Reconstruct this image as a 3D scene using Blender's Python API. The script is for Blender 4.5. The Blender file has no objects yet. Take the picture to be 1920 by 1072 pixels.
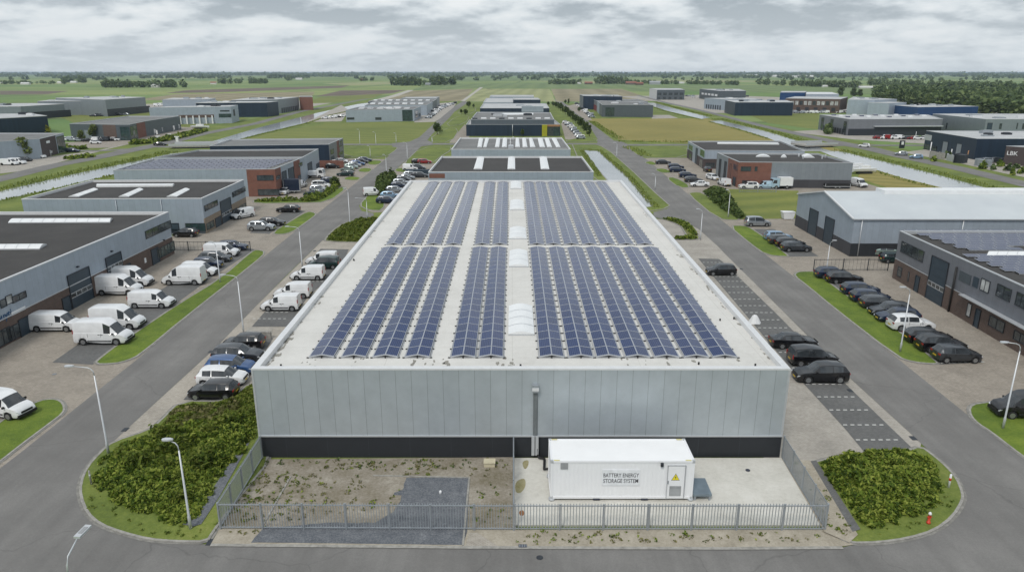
import bpy, math, random
import numpy as np
from mathutils import Vector, Matrix
R = math.radians
scene = bpy.context.scene
COL = scene.collection
random.seed(7)

# ------------------------------------------------------------------ camera, sky, sun, exposure
CAM_H = 27.0; FPX = 1330.0; PITCH = math.atan(400.0/FPX)
cd = bpy.data.cameras.new('camera'); cam = bpy.data.objects.new('camera', cd); COL.objects.link(cam)
cam.location = (0, 0, CAM_H); cam.rotation_euler = (math.pi/2-PITCH, 0, 0)
cd.sensor_width = 36; cd.lens = FPX/1920*36; cd.clip_start = 0.5; cd.clip_end = 40000
scene.camera = cam
vs = scene.view_settings
vs.view_transform = 'Standard'; vs.look = 'None'; vs.exposure = 0.27; vs.gamma = 1; vs.use_curve_mapping = False
SUN_EL, SUN_AZ = R(52), R(205)      # azimuth measured from +Y clockwise: behind the camera, a little to the left
sd = bpy.data.lights.new('sun', 'SUN'); sd.energy = 1.5; sd.angle = R(14); sd.color = (1, .96, .9)
sun = bpy.data.objects.new('sun', sd); COL.objects.link(sun)
to_sun = Vector((math.sin(SUN_AZ)*math.cos(SUN_EL), math.cos(SUN_AZ)*math.cos(SUN_EL), math.sin(SUN_EL)))
sun.rotation_euler = to_sun.to_track_quat('Z', 'Y').to_euler(); sun.location = (0, -50, 200)
w = bpy.data.worlds.new('World'); scene.world = w; w.use_nodes = True
nt = w.node_tree; nt.nodes.clear(); N = nt.nodes.new; Lk = nt.links.new
out = N('ShaderNodeOutputWorld'); bg = N('ShaderNodeBackground'); bg.inputs['Strength'].default_value = 0.1
sky = N('ShaderNodeTexSky'); sky.sky_type = 'NISHITA'; sky.sun_disc = False
sky.sun_elevation = SUN_EL; sky.sun_rotation = SUN_AZ; sky.air_density = 1.5; sky.dust_density = 3.0
tc = N('ShaderNodeTexCoord'); sp = N('ShaderNodeSeparateXYZ'); Lk(tc.outputs['Generated'], sp.inputs[0])
def wm(op, a, b=None, clamp=False):
    n = N('ShaderNodeMath'); n.operation = op; n.use_clamp = clamp
    for i, s in enumerate((a, b)):
        if s is None: continue
        if isinstance(s, (int, float)): n.inputs[i].default_value = s
        else: Lk(s, n.inputs[i])
    return n.outputs[0]
zz = wm('ADD', wm('MAXIMUM', sp.outputs[2], 0.0), 0.26)
cx_ = wm('DIVIDE', sp.outputs[0], zz); cy_ = wm('DIVIDE', sp.outputs[1], zz)
cb = N('ShaderNodeCombineXYZ'); Lk(cx_, cb.inputs[0]); Lk(cy_, cb.inputs[1])
def wnoise(scale, detail, rough, off, yscale=1.0):
    mp = N('ShaderNodeMapping'); mp.inputs['Location'].default_value = off; mp.inputs['Scale'].default_value = (1, yscale, 1)
    Lk(cb.outputs[0], mp.inputs[0])
    n = N('ShaderNodeTexNoise'); n.inputs['Scale'].default_value = scale; n.inputs['Detail'].default_value = detail
    n.inputs['Roughness'].default_value = rough; n.inputs['Distortion'].default_value = 0.0
    Lk(mp.outputs[0], n.inputs['Vector']); return n.outputs['Fac']
def ramp(fac, stops):
    r = N('ShaderNodeValToRGB'); e = r.color_ramp.elements
    e[0].position, e[0].color = stops[0][0], stops[0][1]; e[1].position, e[1].color = stops[-1][0], stops[-1][1]
    for p, c in stops[1:-1]:
        x = e.new(p); x.color = c
    Lk(fac, r.inputs[0]); return r.outputs[0]
big = wnoise(1.25, 9, .54, (3.1, 7.7, 0)); big2 = wnoise(1.25, 9, .54, (3.1, 7.52, 0)); fine = wnoise(4.2, 7, .55, (11.3, 2.2, 4)); fine2 = wnoise(4.2, 7, .55, (11.3, 2.14, 4))
lit = wm('ADD', wm('MULTIPLY', wm('SUBTRACT', big, big2), .95), wm('MULTIPLY', wm('SUBTRACT', fine, fine2), .45))     # cloud tops catch the light, their bases are grey
cl = wm('ADD', wm('ADD', wm('MULTIPLY', big, .62), wm('MULTIPLY', fine, .38)), lit)
ccol = ramp(cl, [(.34, (2.9, 3.4, 3.85, 1)), (.42, (3.95, 4.45, 4.9, 1)), (.48, (5.2, 5.7, 6.1, 1)), (.55, (6.35, 6.8, 7.1, 1)), (.66, (7.5, 7.75, 7.9, 1))])
hz = wm('SUBTRACT', 1.0, wm('MULTIPLY', wm('MAXIMUM', sp.outputs[2], 0.0), 9.0), True)   # far cloud melts into the pale band above the horizon
m1 = N('ShaderNodeMix'); m1.data_type = 'RGBA'; Lk(wm('MULTIPLY', hz, .8), m1.inputs[0]); Lk(ccol, m1.inputs[6]); m1.inputs[7].default_value = (5.5, 6.05, 6.5, 1)
m2 = N('ShaderNodeMix'); m2.data_type = 'RGBA'; m2.inputs[0].default_value = .93; Lk(sky.outputs[0], m2.inputs[6]); Lk(m1.outputs[2], m2.inputs[7])
Lk(m2.outputs[2], bg.inputs[0]); Lk(bg.outputs[0], out.inputs[0])

# ------------------------------------------------------------------ surveying: where a sight line meets a level or a wall
_c, _s = math.cos(PITCH), math.sin(PITCH)
def ray(px, py):
    u, v = px-960.0, 536.0-py
    return Vector((u, _c*FPX+_s*v, -_s*FPX+_c*v))
def G(px, py, z=0.0):
    d = ray(px, py); t = (z-CAM_H)/d.z
    return Vector((d.x*t, d.y*t, z))
def hgt(px, yb, yt):
    b = G(px, yb); d = ray(px, yt); t = math.hypot(b.x, b.y)/math.hypot(d.x, d.y)
    return CAM_H+d.z*t
def on_wall(px, py, A, B):
    d = ray(px, py); e = Vector((B.x-A.x, B.y-A.y, 0)).normalized()
    # t*d.xy = A + u*e
    det = d.x*(-e.y)+d.y*e.x
    t = (A.x*(-e.y)+A.y*e.x)/det
    P = d*t
    return (P.x-A.x)*e.x+(P.y-A.y)*e.y, CAM_H+P.z

# ------------------------------------------------------------------ materials
MATS = {}
def newmat(name):
    m = bpy.data.materials.new(name); m.use_nodes = True; m.node_tree.nodes.clear(); MATS[name] = m; return m
class NT:
    def __init__(s, m): s.t = m.node_tree
    def n(s, ty, **k):
        x = s.t.nodes.new('ShaderNode'+ty)
        for a, b in k.items(): setattr(x, a, b)
        return x
    def l(s, a, b): s.t.links.new(a, b)
    def math(s, op, a, b=None, clamp=False):
        n = s.n('Math', operation=op, use_clamp=clamp)
        for i, q in enumerate((a, b)):
            if q is None: continue
            if isinstance(q, (int, float)): n.inputs[i].default_value = q
            else: s.l(q, n.inputs[i])
        return n.outputs[0]
    def noise(s, vec, scale, detail=4, rough=.55):
        n = s.n('TexNoise'); n.inputs['Scale'].default_value = scale; n.inputs['Detail'].default_value = detail
        n.inputs['Roughness'].default_value = rough; s.l(vec, n.inputs['Vector']); return n.outputs['Fac']
    def ramp(s, f, stops):
        r = s.n('ValToRGB'); e = r.color_ramp.elements
        c4 = lambda c: c if len(c) == 4 else (*c, 1)
        e[0].position, e[0].color = stops[0][0], c4(stops[0][1]); e[1].position, e[1].color = stops[-1][0], c4(stops[-1][1])
        for p, c in stops[1:-1]:
            x = e.new(p); x.color = c4(c)
        s.l(f, r.inputs[0]); return r.outputs[0]
    def mix(s, f, a, b, mode='MIX'):
        n = s.n('Mix', data_type='RGBA', blend_type=mode)
        for i, q in ((0, f), (6, a), (7, b)):
            if isinstance(q, (int, float)): n.inputs[i].default_value = q
            elif isinstance(q, tuple): n.inputs[i].default_value = q if len(q) == 4 else (*q, 1)
            else: s.l(q, n.inputs[i])
        return n.outputs[2]
    def pos(s): return s.n('NewGeometry').outputs['Position']
    def uv(s): return s.n('TexCoord').outputs['UV']
    def obj(s): return s.n('TexCoord').outputs['Object']
    def out(s, col, rough=.8, metal=0.0, bump=None, bstr=.3, spec=None, bdist=.02, coat=0):
        p = s.n('BsdfPrincipled'); o = s.n('OutputMaterial')
        if isinstance(col, tuple): p.inputs['Base Color'].default_value = (*col, 1) if len(col) == 3 else col
        else: s.l(col, p.inputs['Base Color'])
        if isinstance(rough, (int, float)): p.inputs['Roughness'].default_value = rough
        else: s.l(rough, p.inputs['Roughness'])
        p.inputs['Metallic'].default_value = metal
        if spec is not None: p.inputs['Specular IOR Level'].default_value = spec
        if coat: p.inputs['Coat Weight'].default_value = coat; p.inputs['Coat Roughness'].default_value = .06
        if bump is not None:
            b = s.n('Bump'); b.inputs['Strength'].default_value = bstr; b.inputs['Distance'].default_value = bdist
            s.l(bump, b.inputs['Height']); s.l(b.outputs[0], p.inputs['Normal'])
        s.l(p.outputs[0], o.inputs[0]); return p
def sc(c, k): return tuple(min(1, x*k) for x in c[:3])
def plain(name, c, rough=.7, metal=0, var=.12, scale=2.0, coat=0, spec=None):
    m = newmat(name); t = NT(m)
    f = t.noise(t.obj(), scale, 5, .6)
    t.out(t.ramp(f, [(.3, sc(c, 1-var)), (.7, sc(c, 1+var))]), rough, metal, coat=coat, spec=spec); return m
def ground_mat(name, stops, s1, s2, rough=.95, bstr=.3, bd=.05, w2=.45, s3=None):
    m = newmat(name); t = NT(m); p = t.pos()
    f = t.math('ADD', t.math('MULTIPLY', t.noise(p, s1, 6, .6), 1-w2), t.math('MULTIPLY', t.noise(p, s2, 5, .7), w2))
    c = t.ramp(f, stops)
    if s3:
        k = t.ramp(t.noise(p, s3, 3, .5), [(.35, (.82, .84, .8)), (.65, (1.14, 1.1, 1.02))]); c = t.mix(1.0, c, k, 'MULTIPLY')
    t.out(c, rough, bump=t.noise(p, s2*1.5, 4, .7), bstr=bstr, bdist=bd); return m
ground_mat('grass', [(.30, (.070, .100, .018)), (.45, (.115, .158, .028)), (.58, (.165, .205, .042)), (.72, (.235, .245, .080))], .22, 3.5, s3=.06, bstr=.5, bd=.12)
ground_mat('lush_grass', [(.30, (.058, .100, .010)), (.47, (.105, .165, .016)), (.60, (.152, .212, .024)), (.74, (.21, .25, .05))], .5, 6.0, s3=.12, bstr=.5, bd=.12)
ground_mat('rough_grass', [(.30, (.060, .080, .022)), (.45, (.115, .135, .040)), (.58, (.175, .180, .066)), (.72, (.29, .25, .12))], .3, 2.5, bstr=.6, bd=.2)
ground_mat('dirt', [(.28, (.10, .105, .045)), (.39, (.185, .16, .11)), (.53, (.275, .245, .20)), (.68, (.40, .37, .31))], .45, 5.5, bstr=.5, bd=.06)
ground_mat('sand', [(.28, (.20, .175, .13)), (.45, (.32, .285, .225)), (.60, (.42, .38, .31)), (.75, (.48, .44, .37))], .8, 8, bstr=.5, bd=.04)
ground_mat('gravel', [(.33, (.060, .068, .080)), (.47, (.120, .130, .147)), (.58, (.175, .185, .20)), (.72, (.30, .31, .32))], 1.2, 9, bstr=.9, bd=.04, w2=.7)
ground_mat('concrete', [(.28, (.40, .39, .34)), (.43, (.53, .515, .465)), (.58, (.61, .595, .545)), (.75, (.66, .65, .61))], .35, 4, bstr=.1, bd=.01)
ground_mat('pale_path', [(.3, (.34, .32, .28)), (.7, (.48, .46, .41))], .4, 4, bstr=.2)
# asphalt: worn, with long faint streaks and patches
m = newmat('asphalt'); t = NT(m); p = t.pos()
f = t.math('ADD', t.math('MULTIPLY', t.noise(p, .16, 5, .6), .6), t.math('MULTIPLY', t.noise(p, 9, 5, .75), .4))
mp0 = t.n('Mapping'); mp0.inputs['Scale'].default_value = (1.1, .035, 1); t.l(p, mp0.inputs[0]); f = t.math('ADD', f, t.math('MULTIPLY', t.math('SUBTRACT', t.noise(mp0.outputs[0], 1.0, 3, .5), .5), .28))
c = t.ramp(f, [(.30, (.125, .121, .116)), (.5, (.168, .163, .156)), (.70, (.225, .218, .208))])
v = t.n('TexVoronoi', feature='DISTANCE_TO_EDGE'); v.inputs['Scale'].default_value = .07
mp = t.n('Mapping'); t.l(p, mp.inputs[0]); nz = t.n('TexNoise'); nz.inputs['Scale'].default_value = .5; t.l(p, nz.inputs['Vector'])
ad = t.n('VectorMath', operation='MULTIPLY_ADD'); t.l(nz.outputs['Color'], ad.inputs[0]); ad.inputs[1].default_value = (2.2, 2.2, 0); t.l(p, ad.inputs[2]); t.l(ad.outputs[0], v.inputs['Vector'])
cr = t.ramp(v.outputs['Distance'], [(.0, (.62, .62, .62)), (.004, (1, 1, 1))])
c = t.mix(.55, c, cr, 'MULTIPLY')
t.out(c, .9, bump=t.noise(p, 30, 3, .8), bstr=.25, bdist=.01)
def paver(name, c1, c2, mortar, bs=.21, stain=(.78, 1.1)):
    m = newmat(name); t = NT(m); p = t.pos()
    b = t.n('TexBrick'); b.inputs['Scale'].default_value = 1.0; b.inputs['Brick Width'].default_value = bs; b.inputs['Row Height'].default_value = bs*.5
    b.inputs['Mortar Size'].default_value = .008; b.inputs['Color1'].default_value = (*c1, 1); b.inputs['Color2'].default_value = (*c2, 1); b.inputs['Mortar'].default_value = (*mortar, 1)
    t.l(p, b.inputs['Vector'])
    k = t.ramp(t.noise(p, .35, 6, .65), [(.3, (stain[0],)*3), (.55, (1, 1, 1)), (.75, (stain[1],)*3)])
    k2 = t.ramp(t.noise(p, 3.0, 4, .7), [(.3, (.88, .88, .86)), (.7, (1.1, 1.1, 1.1))])
    t.out(t.mix(1.0, t.mix(1.0, b.outputs['Color'], k, 'MULTIPLY'), k2, 'MULTIPLY'), .92, bump=t.noise(p, 12, 3, .7), bstr=.2, bdist=.01)
paver('paving', (.29, .255, .215), (.36, .32, .275), (.20, .18, .15))
paver('paving_light', (.36, .335, .30), (.42, .39, .35), (.27, .25, .22))
paver('dark_paving', (.125, .125, .125), (.155, .155, .152), (.09, .09, .09), stain=(.85, 1.12))
paver('path_paving', (.37, .335, .29), (.43, .395, .345), (.27, .245, .21))
m = newmat('water'); t = NT(m); p = t.pos()
t.out(t.ramp(t.noise(p, .05, 4, .6), [(.3, (.27, .29, .30)), (.7, (.36, .38, .39))]), .10, bump=t.noise(p, 1.2, 5, .6), bstr=.12, bdist=.03, spec=1.0)
def cladding(name, c, pitch=1.1, rough=.45, metal=.25, line=.72, var=.025, horiz=False, lw=.03):
    m = newmat(name); t = NT(m); uv = t.uv(); s = t.n('SeparateXYZ'); t.l(uv, s.inputs[0])
    q = t.math('DIVIDE', s.outputs[1 if horiz else 0], pitch); fr = t.math('FRACT', q); ln = t.math('LESS_THAN', fr, lw/pitch)
    rnd = t.n('TexWhiteNoise', noise_dimensions='1D'); t.l(t.math('FLOOR', q), rnd.inputs['W'])
    cc = t.ramp(rnd.outputs['Value'], [(0, sc(c, 1-var)), (1, sc(c, 1+var))])
    k = t.ramp(t.noise(t.pos(), .8, 5, .65), [(.3, (.93, .93, .93)), (.7, (1.06, 1.06, 1.06))])
    cc = t.mix(1.0, cc, k, 'MULTIPLY')
    cc = t.mix(ln, cc, t.mix(1.0, cc, (line,)*3, 'MULTIPLY'))
    t.out(cc, rough, metal, bump=ln, bstr=-.4, bdist=.01)
cladding('grey_cladding', (.455, .50, .535), 1.12, line=.58, metal=.38, rough=.38)
cladding('light_cladding', (.355, .41, .475), 1.0)
cladding('mid_cladding', (.235, .265, .29), 1.0)
cladding('dull_cladding', (.20, .21, .235), 1.2)
cladding('slate_cladding', (.095, .115, .13), 1.0)
cladding('navy_cladding', (.018, .034, .060), 1.0, var=.12)
cladding('blue_cladding', (.020, .065, .17), 1.2)
cladding('dark_plinth', (.018, .021, .026), 3.0, metal=0, rough=.7, line=1.8, var=.1)
cladding('charcoal', (.055, .055, .062), 2.5, metal=0, rough=.8, var=.08)
cladding('white_cladding', (.62, .63, .64), 1.0)
cladding('container_white', (.80, .81, .83), .26, metal=0, rough=.42, line=.90, var=.012, lw=.06)
def brick(name, a, b, mo):
    m = newmat(name); t = NT(m)
    q = t.n('TexBrick'); q.inputs['Scale'].default_value = 1.0; q.inputs['Brick Width'].default_value = .22; q.inputs['Row Height'].default_value = .07
    q.inputs['Mortar Size'].default_value = .01; q.inputs['Color1'].default_value = (*a, 1); q.inputs['Color2'].default_value = (*b, 1); q.inputs['Mortar'].default_value = (*mo, 1)
    t.l(t.uv(), q.inputs['Vector'])
    k = t.ramp(t.noise(t.pos(), 1.0, 5, .65), [(.3, (.85, .85, .85)), (.7, (1.15, 1.15, 1.15))])
    t.out(t.mix(1.0, q.outputs['Color'], k, 'MULTIPLY'), .9)
brick('brown_brick', (.085, .052, .042), (.125, .078, .062), (.14, .12, .105))
brick('red_brick', (.165, .052, .032), (.21, .075, .048), (.19, .13, .11))
brick('dark_brick', (.055, .042, .042), (.075, .055, .052), (.08, .07, .07))
def roofmat(name, stops, s=.25, seam=None):
    m = newmat(name); t = NT(m); p = t.pos()
    f = t.math('ADD', t.math('MULTIPLY', t.noise(p, s, 6, .65), .65), t.math('MULTIPLY', t.noise(p, s*14, 4, .7), .35))
    c = t.ramp(f, stops)
    if seam:
        sp = t.n('SeparateXYZ'); t.l(p, sp.inputs[0])
        for ax, pitch in seam:
            fr = t.math('FRACT', t.math('DIVIDE', sp.outputs[ax], pitch)); ln = t.math('LESS_THAN', fr, .05/pitch)
            c = t.mix(ln, c, t.mix(1.0, c, (.86, .86, .85), 'MULTIPLY'))
    t.out(c, .85, bump=t.noise(p, 3, 4, .7), bstr=.1)
roofmat('white_membrane', [(.28, (.47, .46, .43)), (.42, (.57, .56, .53)), (.55, (.62, .61, .58)), (.75, (.67, .66, .63))], .22, seam=((1, 3.2), (0, 9.3)))
roofmat('black_roof', [(.3, (.030, .028, .027)), (.5, (.042, .039, .037)), (.72, (.062, .058, .055))], .2, seam=((1, 7.0),))
roofmat('grey_roof', [(.3, (.12, .122, .122)), (.5, (.17, .172, .170)), (.72, (.24, .24, .235))], .12)
roofmat('pale_roof', [(.3, (.34, .35, .355)), (.5, (.44, .45, .455)), (.72, (.55, .56, .56))], .15)
m = newmat('metal_roof'); t = NT(m); s_ = t.n('SeparateXYZ'); t.l(t.uv(), s_.inputs[0])
fr = t.math('FRACT', t.math('DIVIDE', s_.outputs[0], .5)); ln = t.math('LESS_THAN', fr, .12)
c = t.ramp(t.noise(t.pos(), .12, 6, .65), [(.3, (.50, .535, .56)), (.7, (.60, .635, .65))])
t.out(t.mix(ln, c, t.mix(1.0, c, (.93, .93, .93), 'MULTIPLY')), .4, .15, bump=ln, bstr=.2)
plain('trim_white', (.66, .67, .68), .4, .1, .05)
plain('trim_pale', (.50, .52, .54), .4, .3, .05)
plain('stone_kerb', (.30, .29, .265), .9, 0, .28, 3)
plain('gutter_stone', (.215, .208, .19), .9, 0, .3, 2.5)
plain('dark_frame', (.022, .027, .035), .5, 0, .1)
plain('slate_blue_door', (.035, .055, .075), .5, 0, .1)
plain('galvanised', (.36, .39, .42), .45, .5, .12, 6)
plain('lamp_metal', (.55, .57, .59), .4, .35, .06)
plain('black_plastic', (.013, .013, .014), .6, 0, .1)
plain('rubber', (.018, .018, .019), .9, 0, .15)
plain('rim_metal', (.33, .34, .35), .35, .7, .1)
plain('lamp_red', (.30, .012, .012), .3)
plain('lamp_clear', (.62, .65, .68), .15, .2)
plain('plate_yellow', (.62, .42, .03), .5)
plain('sign_yellow', (.72, .62, .02), .5)
plain('ink', (.035, .04, .06), .6)
plain('ink_blue', (.02, .08, .18), .6)
plain('sign_white', (.74, .75, .76), .5, 0, .03)
plain('white_paint', (.70, .70, .67), .7, 0, .15, 8)
plain('skylight', (.74, .755, .76), .35, 0, .05, .8)
plain('bark', (.09, .07, .05), .95, 0, .3, 6)
plain('timber', (.32, .17, .08), .8, 0, .15, 3)
plain('plastic_red', (.55, .05, .02), .5)
plain('orange', (.70, .36, .02), .5)
plain('container_blue', (.02, .16, .26), .5)
plain('rust', (.30, .14, .06), .9)
def glass(name, c, rough=.08):
    m = newmat(name); t = NT(m)
    t.out(t.ramp(t.noise(t.obj(), .9, 2, .5), [(.3, sc(c, .6)), (.7, sc(c, 1.5))]), rough, spec=.9)
glass('window_glass', (.045, .055, .06)); glass('car_glass', (.034, .040, .046), .05); glass('green_glass', (.03, .055, .055)); glass('blind', (.42, .43, .42), .4)
m = newmat('solar_cells'); t = NT(m); s_ = t.n('SeparateXYZ'); t.l(t.uv(), s_.inputs[0])
gx = t.math('LESS_THAN', t.math('FRACT', t.math('MULTIPLY', s_.outputs[0], 6.0)), .11)
gy = t.math('LESS_THAN', t.math('FRACT', t.math('MULTIPLY', s_.outputs[1], 10.0)), .04)
g = t.math('MAXIMUM', gx, t.math('MULTIPLY', gy, .6))
oi = t.n('ObjectInfo'); c = t.ramp(oi.outputs['Random'], [(0, (.006, .017, .080)), (.5, (.008, .023, .100)), (1, (.014, .025, .082))])
t.out(t.mix(g, c, (.08, .11, .21)), .14, spec=.5)
plain('panel_frame', (.50, .52, .55), .35, .5, .05)
m = newmat('solar_sheet'); t = NT(m)
t.out(t.ramp(t.noise(t.pos(), .6, 3, .6), [(.3, (.055, .062, .11)), (.7, (.085, .09, .135))]), .18, spec=.8)
def leafmat(name, a, b, c, ns=.45, lo=.25, hi=.78):
    m = newmat(name); t = NT(m); g = t.n('NewGeometry')
    k = t.math('ADD', t.math('MULTIPLY', g.outputs['Random Per Island'], .5), t.math('MULTIPLY', t.noise(g.outputs['Position'], ns, 4, .6), .5))
    col = t.ramp(k, [(lo, a), (.5, b), (hi, c)])
    p = t.n('BsdfPrincipled'); t.l(col, p.inputs['Base Color']); p.inputs['Roughness'].default_value = .75; p.inputs['Specular IOR Level'].default_value = .25
    tr = t.n('BsdfTranslucent'); t.l(col, tr.inputs[0]); mx = t.n('MixShader'); mx.inputs[0].default_value = .3
    o = t.n('OutputMaterial'); t.l(p.outputs[0], mx.inputs[1]); t.l(tr.outputs[0], mx.inputs[2]); t.l(mx.outputs[0], o.inputs[0])
leafmat('shrub_leaf', (.040, .074, .008), (.145, .212, .025), (.32, .37, .070), .7, .32, .70)
leafmat('tree_leaf', (.035, .062, .015), (.085, .128, .034), (.155, .20, .058))
leafmat('pale_leaf', (.08, .11, .03), (.16, .20, .055), (.25, .29, .09))
leafmat('yellow_leaf', (.20, .20, .01), (.38, .38, .02), (.52, .50, .05))
leafmat('reed_leaf', (.11, .15, .03), (.20, .25, .05), (.30, .34, .10))
leafmat('juniper_leaf', (.06, .10, .012), (.13, .175, .022), (.23, .25, .06))
leafmat('wood_leaf', (.050, .082, .030), (.095, .140, .050), (.175, .225, .085), .05, .30, .68)
leafmat('dry_weed', (.10, .11, .03), (.17, .17, .06), (.26, .23, .11))
def M(n): return MATS[n]

# ------------------------------------------------------------------ building blocks
ORG = {}
def tag(o, label=None, cat=None, group=None, kind=None):
    if label: o['label'] = label
    if cat: o['category'] = cat
    if group: o['group'] = group
    if kind: o['kind'] = kind
    return o
def thing(name, label, cat, loc=(0, 0, 0), rz=0, group=None):
    o = bpy.data.objects.new(name, None); COL.objects.link(o); o.empty_display_size = .3
    o.location = loc; o.rotation_euler = (0, 0, rz); ORG[o.name] = Vector(loc)
    return tag(o, label, cat, group)
class MB:
    """Collects faces (world or local co-ordinates) and links them as one mesh object."""
    def __init__(s): s.v = []; s.f = []; s.m = []; s.uv = []; s.sm = []
    def face(s, pts, mi=0, uv=None, smooth=False):
        i = len(s.v); s.v += [tuple(p) for p in pts]; s.f.append(tuple(range(i, i+len(pts)))); s.m.append(mi)
        s.uv.append(uv or [(0, 0)]*len(pts)); s.sm.append(smooth); return s
    def wall(s, A, B, z0, z1, mi=0, u0=0.0):
        L = math.hypot(B[0]-A[0], B[1]-A[1])
        return s.face([(A[0], A[1], z0), (B[0], B[1], z0), (B[0], B[1], z1), (A[0], A[1], z1)], mi, [(u0, z0), (u0+L, z0), (u0+L, z1), (u0, z1)])
    def prism(s, poly, z0, z1, mi=0, top=None, bottom=True):
        top = mi if top is None else top; n = len(poly)
        for i in range(n): s.wall(poly[i], poly[(i+1) % n], z0, z1, mi)
        s.face([(p[0], p[1], z1) for p in poly], top, [(p[0], p[1]) for p in poly])
        if bottom: s.face([(p[0], p[1], z0) for p in reversed(poly)], mi)
        return s
    def box(s, x0, x1, y0, y1, z0, z1, mi=0, bottom=True):
        return s.prism([(x0, y0), (x1, y0), (x1, y1), (x0, y1)], z0, z1, mi, bottom=bottom)
    def obox(s, O, ex, ey, ez, mi=0):
        O, ex, ey, ez = map(Vector, (O, ex, ey, ez)); P = [O+ex*a+ey*b+ez*c for c in (0, 1) for b in (0, 1) for a in (0, 1)]
        for q in ((0, 2, 3, 1), (4, 5, 7, 6), (0, 1, 5, 4), (1, 3, 7, 5), (3, 2, 6, 7), (2, 0, 4, 6)):
            a, b, c, d = [P[k] for k in q]; lu, lv = (b-a).length, (d-a).length
            s.face([a, b, c, d], mi, [(0, 0), (lu, 0), (lu, lv), (0, lv)])
        return s
    def tube(s, path, rad, n=8, mi=0, cap=True, smooth=True):
        path = [Vector(p) for p in path]; rs = rad if isinstance(rad, (list, tuple)) else [rad]*len(path); rings = []
        for i, p in enumerate(path):
            d = (path[min(i+1, len(path)-1)]-path[max(i-1, 0)]).normalized()
            a = d.cross(Vector((0, 0, 1)) if abs(d.z) < .9 else Vector((1, 0, 0))).normalized(); b = d.cross(a)
            rings.append([p+(a*math.cos(2*math.pi*k/n)+b*math.sin(2*math.pi*k/n))*rs[i] for k in range(n)])
        base = len(s.v)
        for r in rings: s.v += [tuple(q) for q in r]
        for i in range(len(rings)-1):
            for k in range(n):
                k2 = (k+1) % n
                s.f.append((base+i*n+k, base+i*n+k2, base+(i+1)*n+k2, base+(i+1)*n+k)); s.m.append(mi); s.uv.append([(0, 0)]*4); s.sm.append(smooth)
        if cap:
            s.f.append(tuple(base+k for k in reversed(range(n)))); s.m.append(mi); s.uv.append([(0, 0)]*n); s.sm.append(False)
            s.f.append(tuple(base+(len(rings)-1)*n+k for k in range(n))); s.m.append(mi); s.uv.append([(0, 0)]*n); s.sm.append(False)
        return s
    def mesh(s, name, mats, org=(0, 0, 0)):
        me = bpy.data.meshes.new(name); o = Vector(org)
        me.from_pydata([(a-o.x, b-o.y, c-o.z) for a, b, c in s.v], [], s.f)
        for mt in (mats if isinstance(mats, (list, tuple)) else [mats]): me.materials.append(M(mt) if isinstance(mt, str) else mt)
        me.polygons.foreach_set('material_index', s.m); me.polygons.foreach_set('use_smooth', s.sm)
        ul = me.uv_layers.new(name='UVMap'); flat = [c for f in s.uv for q in f for c in q]; ul.data.foreach_set('uv', flat)
        me.update(); return me
    def build(s, name, mats, parent=None, local=False, **k):
        org = (0, 0, 0)
        if parent is not None and not local: org = ORG[parent.name]
        o = bpy.data.objects.new(name, s.mesh(name, mats, org)); COL.objects.link(o)
        if parent is not None: o.parent = parent; ORG[o.name] = Vector(org)
        return tag(o, **k)
def struct(mb, name, mats, **k): return mb.build(name, mats, kind='structure', **k)
def inst(name, me, parent=None, loc=(0, 0, 0), rz=0, mats=None, scale=None):
    o = bpy.data.objects.new(name, me); COL.objects.link(o); o.location = loc; o.rotation_euler = (0, 0, rz)
    if scale is not None: o.scale = scale if isinstance(scale, (tuple, list)) else (scale,)*3
    if parent is not None: o.parent = parent
    if mats:
        for i, mt in mats.items(): o.material_slots[i].link = 'OBJECT'; o.material_slots[i].material = M(mt)
    return o
def ccw(P):
    a = sum(P[i][0]*P[(i+1) % len(P)][1]-P[(i+1) % len(P)][0]*P[i][1] for i in range(len(P)))
    return P if a > 0 else list(reversed(P))
def gp(pts): return ccw([(q.x, q.y) for q in (G(a, b) for a, b in pts)])
def smooth_poly(P, it=1):
    for _ in range(it):
        Q = []
        for i in range(len(P)):
            a, b = P[i], P[(i+1) % len(P)]
            Q += [(a[0]*.75+b[0]*.25, a[1]*.75+b[1]*.25), (a[0]*.25+b[0]*.75, a[1]*.25+b[1]*.75)]
        P = Q
    return P
def tri_fill(mb, P, z, mi=0):
    from mathutils.geometry import tessellate_polygon
    V = [Vector((a, b, 0)) for a, b in P]
    for t3 in tessellate_polygon([V]):
        q = [P[k] for k in t3]
        ar = (q[1][0]-q[0][0])*(q[2][1]-q[0][1])-(q[2][0]-q[0][0])*(q[1][1]-q[0][1])
        if ar < 0: q = q[::-1]
        mb.face([(a, b, z) for a, b in q], mi, q)
SHEETS = [0]
def sheet(name, pts, z, mat, world=False, **k):
    SHEETS[0] += 1; z += SHEETS[0]*.0001
    P = ccw(pts) if world else gp(pts); mb = MB(); tri_fill(mb, P, z); return struct(mb, name, mat, **k)
def inset(P, d):
    P = ccw(P); n = len(P); Q = []
    for i in range(n):
        a, b, c = Vector(P[i-1]), Vector(P[i]), Vector(P[(i+1) % n])
        e1 = (b-a).normalized(); e2 = (c-b).normalized(); n1 = Vector((-e1.y, e1.x)); n2 = Vector((-e2.y, e2.x)); m_ = (n1+n2)
        m_ = m_.normalized()/max(.5, m_.normalized().dot(n1)) if m_.length > 1e-4 else n1
        Q.append(tuple(b+m_*d))
    return Q
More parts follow.
